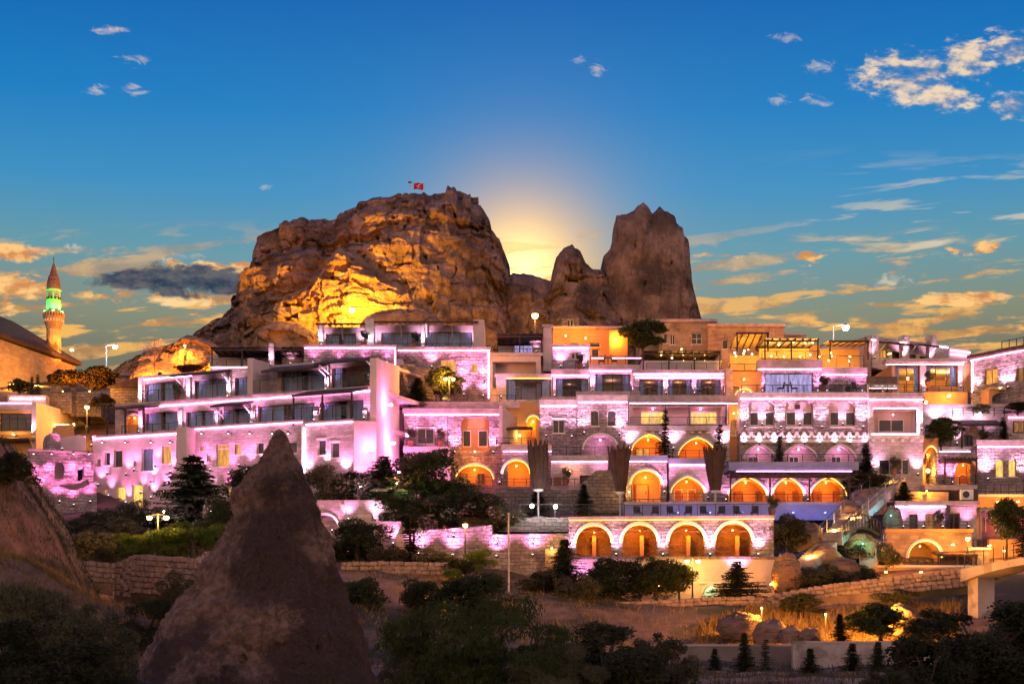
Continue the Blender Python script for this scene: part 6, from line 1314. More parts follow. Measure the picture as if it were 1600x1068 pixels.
PL = [
 ('fir', 653, 590, 640, 42, 122.2, 'pointed dark fir on the roof terrace beside the stone house', 0), ('tree', 690, 570, 632, 46, 124, 'dark leafy tree by the double-headed roof lamp', 1),
 ('pine', 662, 700, 790, 76, 112.5, 'big dark pine in front of the terrace house balcony', 0), ('cedar', 600, 712, 790, 92, 110.8, 'broad dark cedar at the foot of the blank end wall', 0), ('bush', 505, 722, 790, 70, 110.3, 'dark leafy bush right of the fairy chimney tip', 0), ('bush', 560, 735, 786, 80, 110.2, 'wide dark bush behind the cafe terrace', 2), ('pine', 705, 745, 800, 70, 111, 'low dark pine under the terrace house arch', 1),
 ('cedar', 302, 712, 832, 130, 108, 'large dark cedar left of the fairy chimney', 1), ('pine', 388, 722, 792, 45, 110, 'slim dark pine between wing and fairy chimney', 0), ('bush', 218, 778, 816, 60, 110.5, 'dark bush in front of the wing lit doorways', 1), ('bush', 165, 792, 838, 70, 107, 'dark bush below the ruined cave house', 0), ('bush', 262, 790, 835, 50, 107, 'dark bush behind the double street lamp', 2), ('bush', 122, 808, 856, 64, 102, 'shadowy bush at the foot of the cliff slope', 2), ('pine', 340, 770, 850, 60, 105, 'dark pine beside the fairy chimney flank', 1), ('bush', 192, 806, 858, 80, 101, 'broad shadowy bush above the garden wall', 1), ('bush', 140, 825, 880, 60, 95, 'dark olive bush above the low orange-lit wall', 0),
 ('yellow', 206, 832, 872, 54, 90, 'bright yellow-green shrub left of the double street lamp', 0), ('yellow', 232, 840, 870, 24, 90.5, 'small bright conical shrub next to the double street lamp', 1), ('yellow', 302, 812, 872, 74, 89.5, 'tall lamp-lit yellow shrub at the fairy chimney', 1), ('yellow', 268, 848, 872, 46, 90, 'low golden shrub below the double street lamp', 0), ('bush', 170, 845, 876, 44, 90, 'low olive bush left of the bright shrub', 1), ('yellow', 15, 915, 950, 36, 60, 'bright green sapling on the grass bank', 0),
 ('bush', 275, 888, 945, 50, 82, 'green bush against the squared-stone wall', 1),
 ('pine', 557, 808, 884, 90, 103, 'dark pine beside the blind archway', 1), ('slim', 641, 806, 884, 46, 102.5, 'slender dark fir before the stair block', 0), ('bush', 610, 850, 884, 50, 101, 'dark low bush under the stair block', 0), ('bush', 672, 855, 884, 44, 101, 'olive bush at the start of the uplit wall', 1), ('yellow', 746, 856, 892, 42, 99, 'lamp-lit yellow shrub before the uplit garden wall', 0), ('bush', 714, 872, 900, 38, 98, 'round clipped dark shrub near the uplit wall', 2), ('yellow', 702, 886, 906, 24, 97, 'small golden shrub on the earth slope', 1), ('bush', 690, 862, 886, 34, 100, 'small olive shrub behind the clipped shrub', 0),
 ('fir', 882, 842, 925, 66, 99.5, 'tall spreading fir left of the arcade wall uplights', 1), ('pine', 955, 868, 940, 84, 99.5, 'round dark pine below the first grotto arch', 0), ('pine', 1026, 864, 942, 74, 99.5, 'bushy pine beside the double lamp', 1), ('tree', 1062, 876, 942, 46, 99.8, 'lamp-lit yellowish tree by the double street lamp', 0), ('cedar', 1152, 876, 936, 76, 99, 'spiky dark cedar against the ochre wall', 0), ('bush', 850, 890, 945, 80, 97.5, 'dark bush left of the spreading fir', 2), ('bush', 905, 895, 948, 66, 97, 'dark bush between fir and round pine', 0),
 ('fir', 840, 760, 808, 34, 111, 'small dark fir behind the white floodlights', 0), ('fir', 912, 756, 806, 32, 112, 'small fir near the stepped stair wall', 1), ('slim', 1039, 640, 714, 24, 116.5, 'slim dark conifer in front of the loggia', 0), ('slim', 1124, 662, 722, 26, 116.5, 'slim conifer between second pointed arch and palace', 0), ('slim', 1218, 681, 724, 20, 116, 'small dark cypress on the palace balcony', 0), ('slim', 1354, 695, 742, 34, 115.5, 'thin tree at the palace corner', 0), ('bush', 1350, 738, 772, 60, 113, 'dark bush beside the garden stairs top', 2), ('bush', 1230, 800, 870, 50, 103.5, 'dark ivy bush at the end of the arcade', 2),
 ('tree', 1003, 500, 558, 60, 137, 'leafy tree in front of the old stone mansion', 0), ('autumn', 142, 572, 622, 76, 142, 'orange-lit bushy tree beside the white lamp', 0), ('autumn', 96, 575, 618, 42, 143, 'orange-lit tree in front of the mosque end', 0), ('slim', 50, 588, 618, 12, 143, 'left one of two tiny firs at the mosque wall', 0), ('slim', 59, 585, 618, 13, 142.5, 'right one of two tiny firs at the mosque wall', 0), ('tree', 30, 590, 618, 24, 144, 'small bush at the mosque wall', 1), ('autumn', 305, 568, 590, 60, 160, 'orange-lit shrub on the outcrop above the wing', 0), ('autumn', 160, 615, 650, 30, 134, 'dark orange shrub near the small street lamp', 0),
 ('tree', 1470, 650, 700, 50, 120.5, 'leafy shrub glowing between loggia block and cottage', 1), ('bush', 1455, 668, 698, 34, 120, 'small flowering shrub under the orange house', 1), ('slim', 1568, 652, 690, 22, 119.8, 'dark climbing conifer on the white-lit cottage wall', 0), ('bush', 1590, 628, 645, 40, 123.5, 'dark hedge bush on the hedge terrace', 2), ('bush', 1535, 630, 645, 30, 124, 'trailing hedge bush above white spotlights', 0), ('fir', 1412, 752, 790, 34, 111, 'dark fir shrub beside the stair rails', 1), ('tree', 1572, 775, 868, 46, 104, 'small leafy tree in front of the orange parapet house', 0), ('slim', 1598, 790, 870, 30, 103.5, 'dark conifer at the picture edge by the yard wall', 0), ('bush', 1425, 612, 632, 44, 119, 'bush on the loggia block roof', 1),
 ('bush', 1340, 880, 925, 60, 101, 'dark garden shrub below the teal-lit boulder', 2), ('bush', 1290, 880, 928, 70, 100, 'dark garden shrub above the drystone wall', 0), ('bush', 1385, 845, 885, 44, 103.5, 'reddish-lit shrub beside the vault house', 1), ('bush', 1320, 845, 880, 50, 104, 'dark round shrub between garden boulders', 2),
 ('pine', 565, 900, 985, 70, 86, 'dark pine on the earth slope beside the fairy chimney', 0), ('pine', 662, 900, 965, 62, 86, 'middle pine on the bare earth slope', 1), ('pine', 738, 892, 975, 84, 84, 'bushy pine on the earth slope near the mast', 0), ('bush', 470, 820, 880, 40, 100, 'dark bush behind the fairy chimney shoulder', 2),
 ('fir', 1117, 1012, 1062, 26, 70, 'first small fir before the dark concrete wall', 0), ('fir', 1163, 988, 1062, 36, 70, 'tallest small fir before the dark concrete wall', 1), ('slim', 1196, 998, 1064, 26, 69, 'slim fir where the concrete walls meet', 0), ('fir', 1266, 1012, 1070, 40, 68, 'small fir before the long concrete wall', 1), ('fir', 1332, 1004, 1070, 38, 68, 'middle small fir before the long concrete wall', 0), ('fir', 1372, 1002, 1072, 42, 67.5, 'full small fir before the long concrete wall', 1), ('fir', 1312, 958, 1008, 28, 78, 'young fir behind the concrete coping', 0), ('tree', 1375, 940, 1004, 74, 79, 'small crooked tree behind the concrete coping', 1), ('bush', 1455, 948, 1010, 70, 78, 'dark bush under the concrete bridge', 2), ('bush', 1260, 925, 960, 60, 93, 'dark shrub below the drystone wall', 2), ('bush', 1410, 918, 945, 60, 90, 'dark shrub under the climbing drystone wall', 0),
 ('near', 60, 900, 1080, 190, 50, 'tall grey-green bush at the grass bank foot', 0), ('near', 130, 940, 1090, 150, 48, 'feathery dark bush between bank and fairy chimney', 1), ('near', 10, 965, 1100, 170, 44, 'dark bush in the bottom picture corner by the bank', 2), ('near', 225, 930, 1050, 110, 64, 'dim bush before the squared-stone wall', 2), ('near', 110, 1000, 1110, 190, 42, 'low wide dark bush under the feathery bush', 2),
 ('willow', 755, 925, 1095, 270, 46, 'large drooping green willow bush right of the fairy chimney', 0), ('near', 645, 1000, 1090, 100, 47, 'low green bush beside the fairy chimney base', 1), ('near', 945, 968, 1095, 160, 46, 'dark round bush in the lower middle', 2), ('near', 865, 1000, 1095, 140, 45, 'low bush next to the willow bush', 0), ('near', 1035, 985, 1095, 100, 50, 'sparse bush before the dark concrete wall', 1),
 ('near', 1530, 935, 1110, 220, 48, 'large black-green bush under the bridge', 2), ('near', 1450, 990, 1110, 120, 46, 'dark bush at the end of the long concrete wall', 2), ('near', 1600, 920, 1110, 150, 50, 'tall dark bush at the lower picture corner by the bridge', 0), ('near', 1395, 1040, 1110, 90, 44, 'low dark bush in front of the long concrete wall', 1),
 ('bush', 735, 766, 818, 84, 108.3, 'dark bush below the terrace house orange arch', 2), ('pine', 690, 772, 830, 66, 107, 'dark pine right of the small open parasol', 1), ('bush', 772, 788, 830, 60, 106.8, 'low dark bush at the start of the pool terrace wall', 0), ('pine', 630, 770, 826, 60, 107.2, 'shadowy pine above the stair block', 0), ('bush', 652, 800, 838, 50, 106.2, 'shadowy bush above the uplit garden wall end', 2), ('bush', 25, 705, 760, 70, 74, 'dark shrub clinging to the cliff slope', 2)]
for kd, px, yt, yb, w, Y, lab, var in PL: plant(kd, px, yt, yb, w, Y, lab, var, group='foreground bushes' if kd in ('near', 'willow') else None)

# ---------------- grass: nobody could count it
def grass(name, label, pts, n, h, m, seed, surf=None):
    """blades scattered over a plan polygon given by (px, Y) corners"""
    r = np.random.RandomState(seed); xs = np.array([(px - 800) / F * Y for px, Y in pts]); ys = np.array([Y for px, Y in pts]); out = []
    X = r.uniform(xs.min(), xs.max(), n * 3); Yv = r.uniform(ys.min(), ys.max(), n * 3); ins = np.zeros(len(X), bool); j = len(xs) - 1
    for i in range(len(xs)):
        c = ((ys[i] > Yv) != (ys[j] > Yv)) & (X < (xs[j] - xs[i]) * (Yv - ys[i]) / (ys[j] - ys[i] + 1e-9) + xs[i]); ins ^= c; j = i
    X, Yv = X[ins][:n], Yv[ins][:n]; dens = fbm(np.stack([X, Yv, X * 0], -1), .5, 3); kp = dens > r.uniform(-.5, .35, len(X)); X, Yv = X[kp], Yv[kp]
    Z = ground_z(X, Yv); k = len(X); a = r.uniform(0, 6.28, k); hh = h * r.uniform(.5, 1.4, k); w = hh * .09; lean = r.normal(size=(k, 2)) * .35 * hh[:, None]
    b0 = np.stack([X - np.cos(a) * w, Yv - np.sin(a) * w, Z - .03], -1); b1 = np.stack([X + np.cos(a) * w, Yv + np.sin(a) * w, Z - .03], -1); tp = np.stack([X + lean[:, 0], Yv + lean[:, 1], Z + hh], -1)
    V = np.stack([b0, b1, tp], 1).reshape(-1, 3); tag(obj(name, fast_mesh(name, V, np.arange(3 * k).reshape(k, 3)), M[m]), label, 'grass', kind='stuff')
grass('dry_grass', 'dry orange-lit grass on the slope above the concrete walls', [(1080, 78), (1500, 78), (1500, 92), (1180, 96), (1090, 92)], 26000, .45, 'grass_dry', 1)
grass('dark_grass', 'dim grass and weeds over the valley floor', [(-100, 40), (1700, 40), (1700, 76), (-100, 76)], 26000, .26, 'grass_dark', 2)
grass('slope_weeds', 'sparse dry weeds on the earth slope below the hotel', [(540, 76), (1080, 76), (1090, 97), (540, 99)], 11000, .26, 'grass_dry', 3)
grass('garden_grass', 'dim garden grass around the left shrubs', [(100, 88), (330, 88), (480, 108), (100, 114)], 9000, .2, 'grass_dark', 4)
# ================================================================== things on terraces and in the garden
def boulder(label, px, py, Y, w, h, m='rock_pale', seed=0):
    c = W(px, py, Y); n1, n2 = 34, 22; r = w / F * Y / 2; rh = h / F * Y
    th = np.linspace(0, 2 * math.pi, n1, endpoint=False); ph = np.linspace(-.5, math.pi / 2, n2)
    P = np.stack([np.outer(np.cos(th), np.cos(ph)) * r, np.outer(np.sin(th), np.cos(ph)) * r * .8, np.repeat(np.sin(ph)[None], n1, 0) * rh], -1)
    q = P.reshape(-1, 3) / r + seed * 7.7; d = (fbm(q, .9, 5, .6, True) * .42 + fbm(q, 3.5, 3) * .12).reshape(n1, n2)
    P = P * (1 + d)[..., None] + np.array([c.x, c.y, c.z])
    return tag(obj('boulder', grid_mesh('boulder', P, True), M[m], smooth=True), label, 'boulder')
for i, (px, py, Y, w, h, lab, m) in enumerate([
    (1345, 860, 104.5, 50, 22, 'teal-lit garden boulder beneath the small wooden bridge', 'rock_pale'), (1394, 816, 109, 26, 22, 'turquoise-lit rock beside the flat-roof rooms', 'rock_pale'), (1290, 874, 102.8, 40, 18, 'orange-lit garden boulder near the ochre wall end', 'rock_pale'),
    (1262, 846, 105, 46, 26, 'steep brown rock at the end of the grotto arcade', 'rock'), (1330, 812, 108.5, 44, 26, 'smooth grey-brown rock between the stair flights', 'rock'), (1358, 792, 111.5, 54, 24, 'big smooth rock below the palace corner', 'rock'), (1320, 895, 100.6, 40, 20, 'small rock among the dark garden shrubs', 'rock'), (1230, 905, 100.5, 40, 34, 'pale rock with a dark hole at the ochre wall end', 'rock_pale'),
    (1205, 992, 82, 46, 20, 'pale round rock above the dark concrete wall', 'rock'), (1236, 996, 81, 30, 15, 'second pale rock above the dark concrete wall', 'rock'), (1268, 997, 80.5, 34, 14, 'third pale rock near the concrete wall corner', 'rock'), (1410, 975, 83, 50, 26, 'rounded rock beneath the climbing drystone wall', 'rock'), (770, 945, 88, 60, 22, 'smooth earth-brown rock beside the mast', 'rock'), (1160, 985, 86, 66, 22, 'smooth sloping rock below the low drystone wall', 'rock')]):
    boulder(lab, px, py, Y, w, h, m, i)
def garden_or_fill_lamp(label, px, py, Y, color, power, lens, r=.055):
    q = W(px, py, Y) + Vector((0, 0, .55 if color is SOD and power >= 400 and Y < 100 else 0)); t = thing('garden_or_fill_lamp', label, 'garden lamp', q, 'garden spotlights'); obj('spike', MB().tube(q - Vector((0, 0, 1.9 if Y < 100 else .5)), q, .03, .03, 6), M['dark_metal'], t); obj('lens', MB().ball(q + Vector((0, 0, r)), r, 8, 6), M[lens], t); lamp('POINT', q + Vector((0, -r - .1, r + .1)), color, power, t, radius=r)
for lab, px, py, Y, c, pw, ln in (('teal garden spotlight before the boulder under the bridge', 1348, 850, 102.6, TEAL, 90, 'led_teal'), ('turquoise garden spotlight beside the flat-roof rooms', 1392, 806, 107.2, (.05, .8, 1), 90, 'led_teal'), ('yellow step light at the foot of the lower stairs', 1262, 872, 102.2, YEL, 120, 'bulb_yellow'), ('yellow step light halfway up the garden stairs', 1330, 812, 106.2, YEL, 160, 'bulb_yellow'), ('yellow step light on the middle landing', 1302, 832, 105.0, YEL, 160, 'bulb_yellow'), ('yellow step light at the top of the garden stairs', 1385, 757, 112.5, YEL, 160, 'bulb_yellow'), ('yellow step light under the upper rails', 1352, 790, 109.0, YEL, 130, 'bulb_yellow'), ('blue garden lamp below the podium end', 1272, 826, 108.5, BLUE, 130, 'led_blue'), ('green-tinted lamp beside the cafe parasol', 627, 780, 108.2, (.5, 1, .25), 160, 'lens_green'), ('yellow lamp behind the cafe parasol', 620, 756, 110.6, YEL, 220, 'bulb_yellow'), ('pale lamp among bushes beside the cafe terrace', 563, 760, 109.5, WHT, 160, 'lens_white'), ('white lamp hidden behind the double street lamp bushes', 256, 800, 104.5, WHT, 500, 'lens_white'), ('pink lamp in the cedar left of the fairy chimney', 330, 800, 105.5, LAV, 420, 'lens_pink'), ('added orange fill lamp on the dry grass slope', 1385, 975, 82, SOD, 2600, 'lens_orange'), ('added orange fill lamp under the concrete bridge', 1448, 966, 86, SOD, 350, 'lens_orange'), ('added orange fill lamp beside the pale rocks', 1290, 975, 84, SOD, 2600, 'lens_orange'), ('orange ground lamp by the low stone wall pillar', 70, 905, 82.5, SOD, 1800, 'lens_orange'), ('orange lamp before the bushy tree beside the white lamp', 140, 612, 138.5, SOD, 900, 'lens_orange'), ('orange lamp before the tree at the mosque end', 98, 612, 139.5, SOD, 700, 'lens_orange'), ('added orange fill lamp above the dark concrete wall', 1190, 965, 86, SOD, 2200, 'lens_orange'), ('dim orange lamp on the earth slope beside the mast', 700, 925, 90, SOD, 500, 'lens_orange'), ('dim orange lamp behind the fairy chimney foot', 175, 975, 70, SOD, 700, 'lens_orange'), ('orange lantern at the foot of the patterned arch', 1448, 768, 112, SOD, 260, 'lens_orange')):  # orange lamps on the lower-right slopes are added fill for grass and earth
    garden_or_fill_lamp(lab, px, py, Y, c, pw, ln)
# floodlights that gild the rock
def floodlight(label, px, py, Y, target, color, power, spot=80):
    q = W(px, py, Y); t = thing('floodlight', label, 'floodlight', q, 'ground floodlights below the rock'); tg = W(*target); d = (tg - q).normalized()
    obj('housing', MB().tube(q, q - d * .35, .3, .22, 10), M['dark_metal'], t); obj('lens', MB().tube(q + d * .01, q + d * .04, .27, .27, 10), M['lens_orange'], t); obj('stake', MB().tube(q - Vector((0, 0, 1.2)), q - Vector((0, 0, .1)), .06, .06, 6), M['dark_metal'], t)
    lamp('SPOT', q + d * .3, color, power, t, direction=d, spot=spot, blend=1.0, radius=.25)
GOLD = (1.0, .43, .03)
for lab, px, py, Y, tg, c, pw, sp in (('floodlight aimed at the golden apron centre', 560, 515, 206, (545, 460, 225), GOLD, 95000, 84), ('floodlight aimed at the apron left part', 470, 520, 206, (450, 480, 222), GOLD, 70000, 110), ('floodlight aimed at the castle rock foot', 690, 518, 212, (700, 478, 236), GOLD, 3000, 90), ('floodlight aimed up the gully of the castle rock', 590, 515, 208, (545, 420, 232), GOLD, 16000, 36),
                               ('floodlight aimed at the orange outcrop', 250, 585, 158, (255, 556, 176), ORG, 42000, 120), ('floodlight aimed at the outcrop boulders', 340, 580, 158, (330, 555, 176), ORG, 34000, 120), ('floodlight aimed at the rock saddle', 830, 520, 205, (815, 480, 236), SOD, 6000, 80), ('floodlight aimed at the pinnacle foot', 905, 515, 205, (890, 480, 234), SOD, 2500, 80)):
    floodlight(lab, px, py, Y, tg, c, pw, sp)

# garden stairs
def stairs(name, label, a, b_, n, width, rail=True):
    A, Bq = W(*a), W(*b_); t = thing(name, label, 'stairs', A); d = Vector((Bq.x - A.x, Bq.y - A.y, 0)); side = Vector((d.y, -d.x, 0)).normalized() * width / 2
    for i in range(n):
        p0 = A + d * (i / n); p1 = A + d * ((i + 1) / n); z = A.z + (Bq.z - A.z) * (i + 1) / n
        obj('step', MB().hexa([Vector((q.x, q.y, zz)) for zz in (z - .6, z) for q in (p0 - side, p0 + side, p1 + side * .995, p1 - side * .995)]), M['concrete'], t)
    if rail:
        for s in (-1, 1):
            o = side * s * .97; r = obj('railing', MB().tube(A + o + Vector((0, 0, 1.0)), Bq + o + Vector((0, 0, 1.0)), .03, .03, 6).tube(A + o + Vector((0, 0, .55)), Bq + o + Vector((0, 0, .55)), .025, .025, 6), M['dark_metal'], t)
            for i in range(0, n + 1, 4):
                q = A.lerp(Bq, i / n) + o; obj('post', MB().tube(q - Vector((0, 0, .1)), q + Vector((0, 0, 1.0)), .035, .035, 6), M['grey_metal'], r)
stairs('garden_stairs', 'upper garden stairs with pale rails below the loggia block', (1338, 800, 107.5), (1396, 748, 113.5), 18, 2.0)
stairs('garden_stairs', 'middle garden stairs climbing past the blue podium end', (1298, 842, 103.8), (1336, 802, 107.2), 14, 1.8)
stairs('garden_stairs', 'lower yellow-lit garden steps near the arcade end', (1252, 884, 101.6), (1292, 848, 103.6), 12, 1.8, False)
stairs('garden_stairs', 'side stairs with rails beside the vault house', (1356, 878, 103.0), (1374, 842, 106.5), 12, 1.2)
b = B('garden_bridge', 'small dark wooden arched bridge over the teal-lit boulder', 104.2, (1345, 830), 'bridge')
u0, z0 = b.p.hit(1316, 838); u1, _ = b.p.hit(1372, 838); n = 12
cur = [(u0 + (u1 - u0) * i / n, z0 + .55 * math.sin(math.pi * i / n)) for i in range(n + 1)]
b._o('deck', MB().strip(b.p, cur, [(u, z + .14) for u, z in cur], -.6, .6), 'dark_wood')
for i in range(n + 1): b._o('baluster', MB().fbox(b.p, cur[i][0] - .03, cur[i][0] + .03, cur[i][1] + .14, cur[i][1] + 1.0, -.56, -.5), 'dark_wood')
b._o('handrail', MB().strip(b.p, [(u, z + 1.0) for u, z in cur], [(u, z + 1.07) for u, z in cur], -.57, -.49), 'dark_wood')

# folded giant parasols
def folded_parasol(label, px, ytop, ymid, ybase, Y, rt, rb, seed, bulge=0.0):
    r = np.random.RandomState(seed); base = W(px, ybase, Y); zt, zm = (YH - ytop) / F * Y, (YH - ymid) / F * Y
    t = thing('folded_parasol', label, 'parasol', base, 'giant folded parasols on the pool terrace'); n, m = 96, 18
    th = np.linspace(0, 2 * math.pi, n, endpoint=False); pl = np.abs(np.sin(th * 6 + .4 * np.sin(th * 2 + seed))) * .5 + .25 * np.sin(th * 17 + seed) * .5; tipz = (np.abs(np.sin(th * 6 + .4 * np.sin(th * 2 + seed))) ** 2) * .75 + r.uniform(-.08, .08, n)
    P = np.zeros((n, m, 3))
    for j in range(m):
        f_ = j / (m - 1); rad = rb + (rt - rb) * f_ ** .8 + bulge * math.sin(math.pi * f_); rr = rad * (.82 + .42 * pl * (.35 + .65 * f_)); P[:, j, 0] = base.x + rr * np.cos(th) + .06 * math.sin(f_ * 3 + seed); P[:, j, 1] = base.y + rr * np.sin(th); P[:, j, 2] = zm + (zt - zm) * f_ + (tipz - .35) * f_ ** 2 * .8
    obj('canvas', grid_mesh('canvas', P, True), M['canvas'], t, smooth=True)
    obj('pole', MB().tube(base, (base.x, base.y, zt - .5), .09, .07, 10), M['grey_metal'], t)
    obj('collar', MB().lathe((base.x, base.y, zm), [(.12, -.2), (rb * .8, -.1), (rb * .85, -.04), (rb * .7, .02)], 20), M['white_paint'], t)
    obj('foot', MB().lathe(base, [(.5, -.05), (.5, .1), (.15, .16)], 16), M['concrete'], t)
    for k in range(6):
        a = k * math.pi / 3 + .2; obj('rib', MB().tube((base.x, base.y, zm + .2), (base.x + rt * .72 * math.cos(a), base.y + rt * .72 * math.sin(a), zt - .4), .035, .03, 5), M['grey_metal'], t)
folded_parasol('giant folded parasol in front of the orange cave arch', 841, 693, 764, 809, 109.5, .74, .5, 1, .16)
folded_parasol('giant folded parasol beside the tall pointed-arch doorway', 969, 702, 768, 809, 109.5, .92, .42, 2)
folded_parasol('giant folded parasol between the round arch and the arcade', 1118, 702, 766, 808, 109.5, .9, .42, 3)
def parasol(label, px, ytop, ycan, ybase, w, Y, m='canvas_pale'):
    base = W(px, ybase, Y); zt, zc = (YH - ytop) / F * Y, (YH - ycan) / F * Y; r = w / F * Y / 2; t = thing('parasol', label, 'parasol', base); n = 8
    vs = [(base.x, base.y, zt)] + [(base.x + r * math.cos(2 * math.pi * i / n), base.y + r * math.sin(2 * math.pi * i / n), zc) for i in range(n)] + [(base.x + r * 1.0 * math.cos(2 * math.pi * i / n), base.y + r * math.sin(2 * math.pi * i / n), zc - .2) for i in range(n)]
    obj('canopy', MB().add(vs, [(0, 1 + i, 1 + (i + 1) % n) for i in range(n)] + [(1 + i, 9 + i, 9 + (i + 1) % n, 1 + (i + 1) % n) for i in range(n)]), M[m], t); obj('pole', MB().tube(base, (base.x, base.y, zt - .05), .05, .05, 8), M['grey_metal'], t); obj('foot', MB().lathe(base, [(.35, 0), (.35, .1), (.08, .14)], 12), M['concrete'], t)
    for i in range(n): obj('rib', MB().tube((base.x, base.y, zt - .12), vs[1 + i], .018, .014, 4), M['grey_metal'], t)
parasol('open cream parasol on the cafe terrace', 606, 756, 766, 782, 62, 111)
parasol('small open parasol on the dark slope below the terrace house', 672, 780, 786, 806, 30, 106.5, 'canvas')

# chairs, tables
def chair_proto():
    r = bpy.data.objects.new('chair', None); COL.objects.link(r)
    def add(n, mb, m): o = bpy.data.objects.new(n, mb.mesh(n)); o.data.materials.append(M[m]); COL.objects.link(o); o.parent = r
    add('seat', MB().box(-.26, -.26, .42, .26, .26, .48), 'cushion'); add('backrest', MB().hexa([(-.26, .2, .5), (.26, .2, .5), (.26, .26, .5), (-.26, .26, .5), (-.25, .3, .98), (.25, .3, .98), (.25, .35, .98), (-.25, .35, .98)]), 'cushion')
    for x in (-.23, .23):
        for y in (-.23, .23): add('leg', MB().tube((x, y, 0), (x, y, .42), .022, .022, 6), 'dark_metal')
    return r
def table_proto():
    r = bpy.data.objects.new('table', None); COL.objects.link(r)
    def add(n, mb, m): o = bpy.data.objects.new(n, mb.mesh(n)); o.data.materials.append(M[m]); COL.objects.link(o); o.parent = r
    add('tabletop', MB().lathe((0, 0, .72), [(.42, 0), (.44, .02), (.42, .04)], 18), 'trim'); add('leg', MB().tube((0, 0, .03), (0, 0, .72), .035, .035, 8), 'dark_metal'); add('base', MB().lathe((0, 0, 0), [(.24, 0), (.24, .03), (.05, .05)], 14), 'dark_metal')
    return r
CP, TP = chair_proto(), table_proto()
def seatset(where, z_ref, pts, group):
    """pts: (px, Y, kind, rz); z_ref: deck height"""
    for i, (px, Y, kd, rz) in enumerate(pts):
        o = copy_tree(CP if kd == 'c' else TP, ((px - 800) / F * Y, Y, z_ref), rz)
        tag(o, where[i], 'chair' if kd == 'c' else 'table', group)
ORD = ['first', 'second', 'third', 'fourth', 'fifth', 'sixth', 'seventh', 'eighth']
z = 8.06
seatset(['%s black deck chair from the stair wall along the arcade balustrade' % ORD[i] for i in range(8)], z, [(997 + i * 26, 105.4, 'c', .3 * (-1) ** i) for i in range(8)], 'deck chairs behind the arcade balustrade')
z = (YH - 617) / F * 121.2 + .02
seatset(['cafe table before the first window of the three-window row', 'cafe chair before the first window of the three-window row', 'cafe table before the last window of the three-window row', 'cafe chair before the last window of the three-window row'], z, [(1012, 121.8, 't', 0), (1022, 121.8, 'c', 1.5), (1105, 121.8, 't', 0), (1095, 121.8, 'c', -1.5)], 'cafe seats on the hotel terraces')
z = (YH - 570) / F * 124 + .02
seatset(['round cafe table on the glass restaurant roof', 'left cafe chair on the glass restaurant roof', 'right cafe chair on the glass restaurant roof'], z, [(950, 124.6, 't', 0), (940, 124.6, 'c', -1.5), (960, 124.6, 'c', 1.5)], 'cafe seats on the hotel terraces')
z = (YH - 613) / F * 120.4 + .02
seatset(['cafe table in front of the violet roof bar', 'cafe chair left of the roof bar table', 'cafe chair right of the roof bar table', 'lone cafe chair by the roof bar corner'], z, [(1230, 121, 't', 0), (1220, 121, 'c', -1.5), (1241, 121, 'c', 1.5), (1338, 121, 'c', .6)], 'cafe seats on the hotel terraces')
z = (YH - 781) / F * 109 + .02
seatset(['cafe table near the edge of the garden cafe', 'cafe chair near the edge of the garden cafe', 'cafe table under the cream parasol', 'cafe chair under the cream parasol'], z, [(520, 110, 't', 0), (531, 110, 'c', 1.5), (592, 110, 't', 0), (581, 110, 'c', -1.5)], 'cafe seats on the hotel terraces')
scrap(CP); scrap(TP)
t = thing('air_conditioner', 'beige air conditioner unit on the flat roof below the patterned arch', 'air conditioner', W(1511, 784, 111.5)); p = Pl(111.5); u0, u1, z0, z1 = p.rect(1502, 764, 1521, 780)
obj('casing', MB().fbox(p, u0, u1, z0, z1, 0, .4), M['trim'], t); c = p.pt((u0 + u1) / 2 - .1, (z0 + z1) / 2, -.02); obj('fan', MB().tube(c, c + Vector((0, .015, 0)), .27, .27, 16), M['dark_metal'], t); obj('bracket', MB().fbox(p, u0 + .05, u1 - .05, z0 - .2, z0 - .002, .05, .35), M['dark_metal'], t)
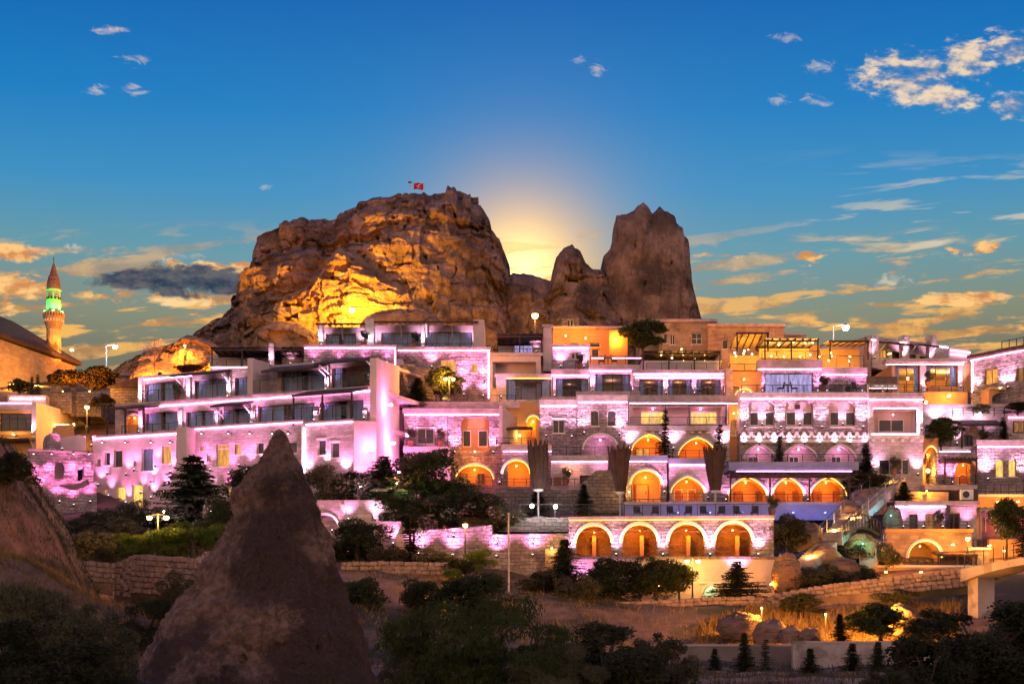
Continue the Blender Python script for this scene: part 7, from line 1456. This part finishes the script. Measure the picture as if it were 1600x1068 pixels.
# tussocks on the near slopes
def tussocks(host, label, n, h, m, seed, zmin=-9):
    o = bpy.data.objects[host]; me = o.data; r = np.random.RandomState(seed); k = len(me.polygons); C = np.empty(k * 3, np.float32); me.polygons.foreach_get('center', C); C = C.reshape(-1, 3); Nn = np.empty(k * 3, np.float32); me.polygons.foreach_get('normal', Nn); Nn = Nn.reshape(-1, 3); Ar = np.empty(k, np.float32); me.polygons.foreach_get('area', Ar)
    ok = (C[:, 2] > zmin) & (np.abs(C[:, 0]) / C[:, 1] < .42); pr = Ar * ok; i = r.choice(k, n, p=pr / pr.sum()); p = C[i] + r.normal(size=(n, 3)) * .08; kp = fbm(p, .6, 3) > r.uniform(-.6, .3, n); p = p[kp]; n = len(p)
    a = r.uniform(0, 6.28, n); hh = h * r.uniform(.4, 1.4, n); w = hh * .1; out = np.stack([r.normal(size=n) * .4, -.35 + r.normal(size=n) * .3, np.ones(n)], -1) * hh[:, None]
    V = np.stack([p - np.stack([np.cos(a) * w, np.sin(a) * w, 0 * a], -1), p + np.stack([np.cos(a) * w, np.sin(a) * w, 0 * a], -1), p + out], 1).reshape(-1, 3)
    tag(obj('tussock_grass', fast_mesh('tussock_grass', V, np.arange(3 * n).reshape(n, 3)), M[m]), label, 'grass', kind='stuff')
tussocks('cliff_slope', 'dim grass tufts covering the cliff slope', 26000, .24, 'grass_dark', 1)
tussocks('grass_bank', 'dry grass covering the low bank', 30000, .24, 'grass_dry', 2)

def pot(label, px, py, Y, r=.28, kd='bush'):
    q = W(px, py, Y); t = thing('potted_plant', label, 'potted plant', q, 'potted plants on the terraces'); obj('pot', MB().lathe(q, [(r * .7, 0), (r, r * 1.4), (r * 1.1, r * 1.5), (r * .9, r * 1.45)], 14), M['terracotta'], t)
    c, tr, m = PROTO[kd][0]; o = bpy.data.objects.new('foliage', c); COL.objects.link(o); o.parent = t; o.location = (0, 0, r * 1.3); o.scale = (r * 3.2, r * 3.2, r * 4.2)
for lab, px, py, Y in (('potted plant on the upper wing balcony beside the fin wall', 276, 625, 124.5), ('potted plant at the top canopy end of the wing', 575, 606, 117), ('potted plant on the small roof suite terrace', 569, 541, 130.5), ('potted plant in front of the wide roof suite', 648, 543, 131), ('potted plant left on the terrace house balcony', 642, 696, 119.2), ('potted plant right on the terrace house balcony', 688, 696, 119.2), ('potted plant on the chimney house terrace', 905, 576, 126.8), ('potted plant beside the loggia block doors', 1396, 741, 116.4), ('potted plant at the corner of the roof bar', 1286, 613, 121), ('potted plant on the pergola house balcony', 1535, 697, 120.5), ('potted plant before the flat-roof rooms', 1466, 826, 109.6), ('potted plant at the first red door', 884, 757, 115.8), ('potted plant on the dining house sill', 1450, 604, 130), ('potted plant by the grotto balustrade end', 1206, 806, 104)): pot(lab, px, py, Y)
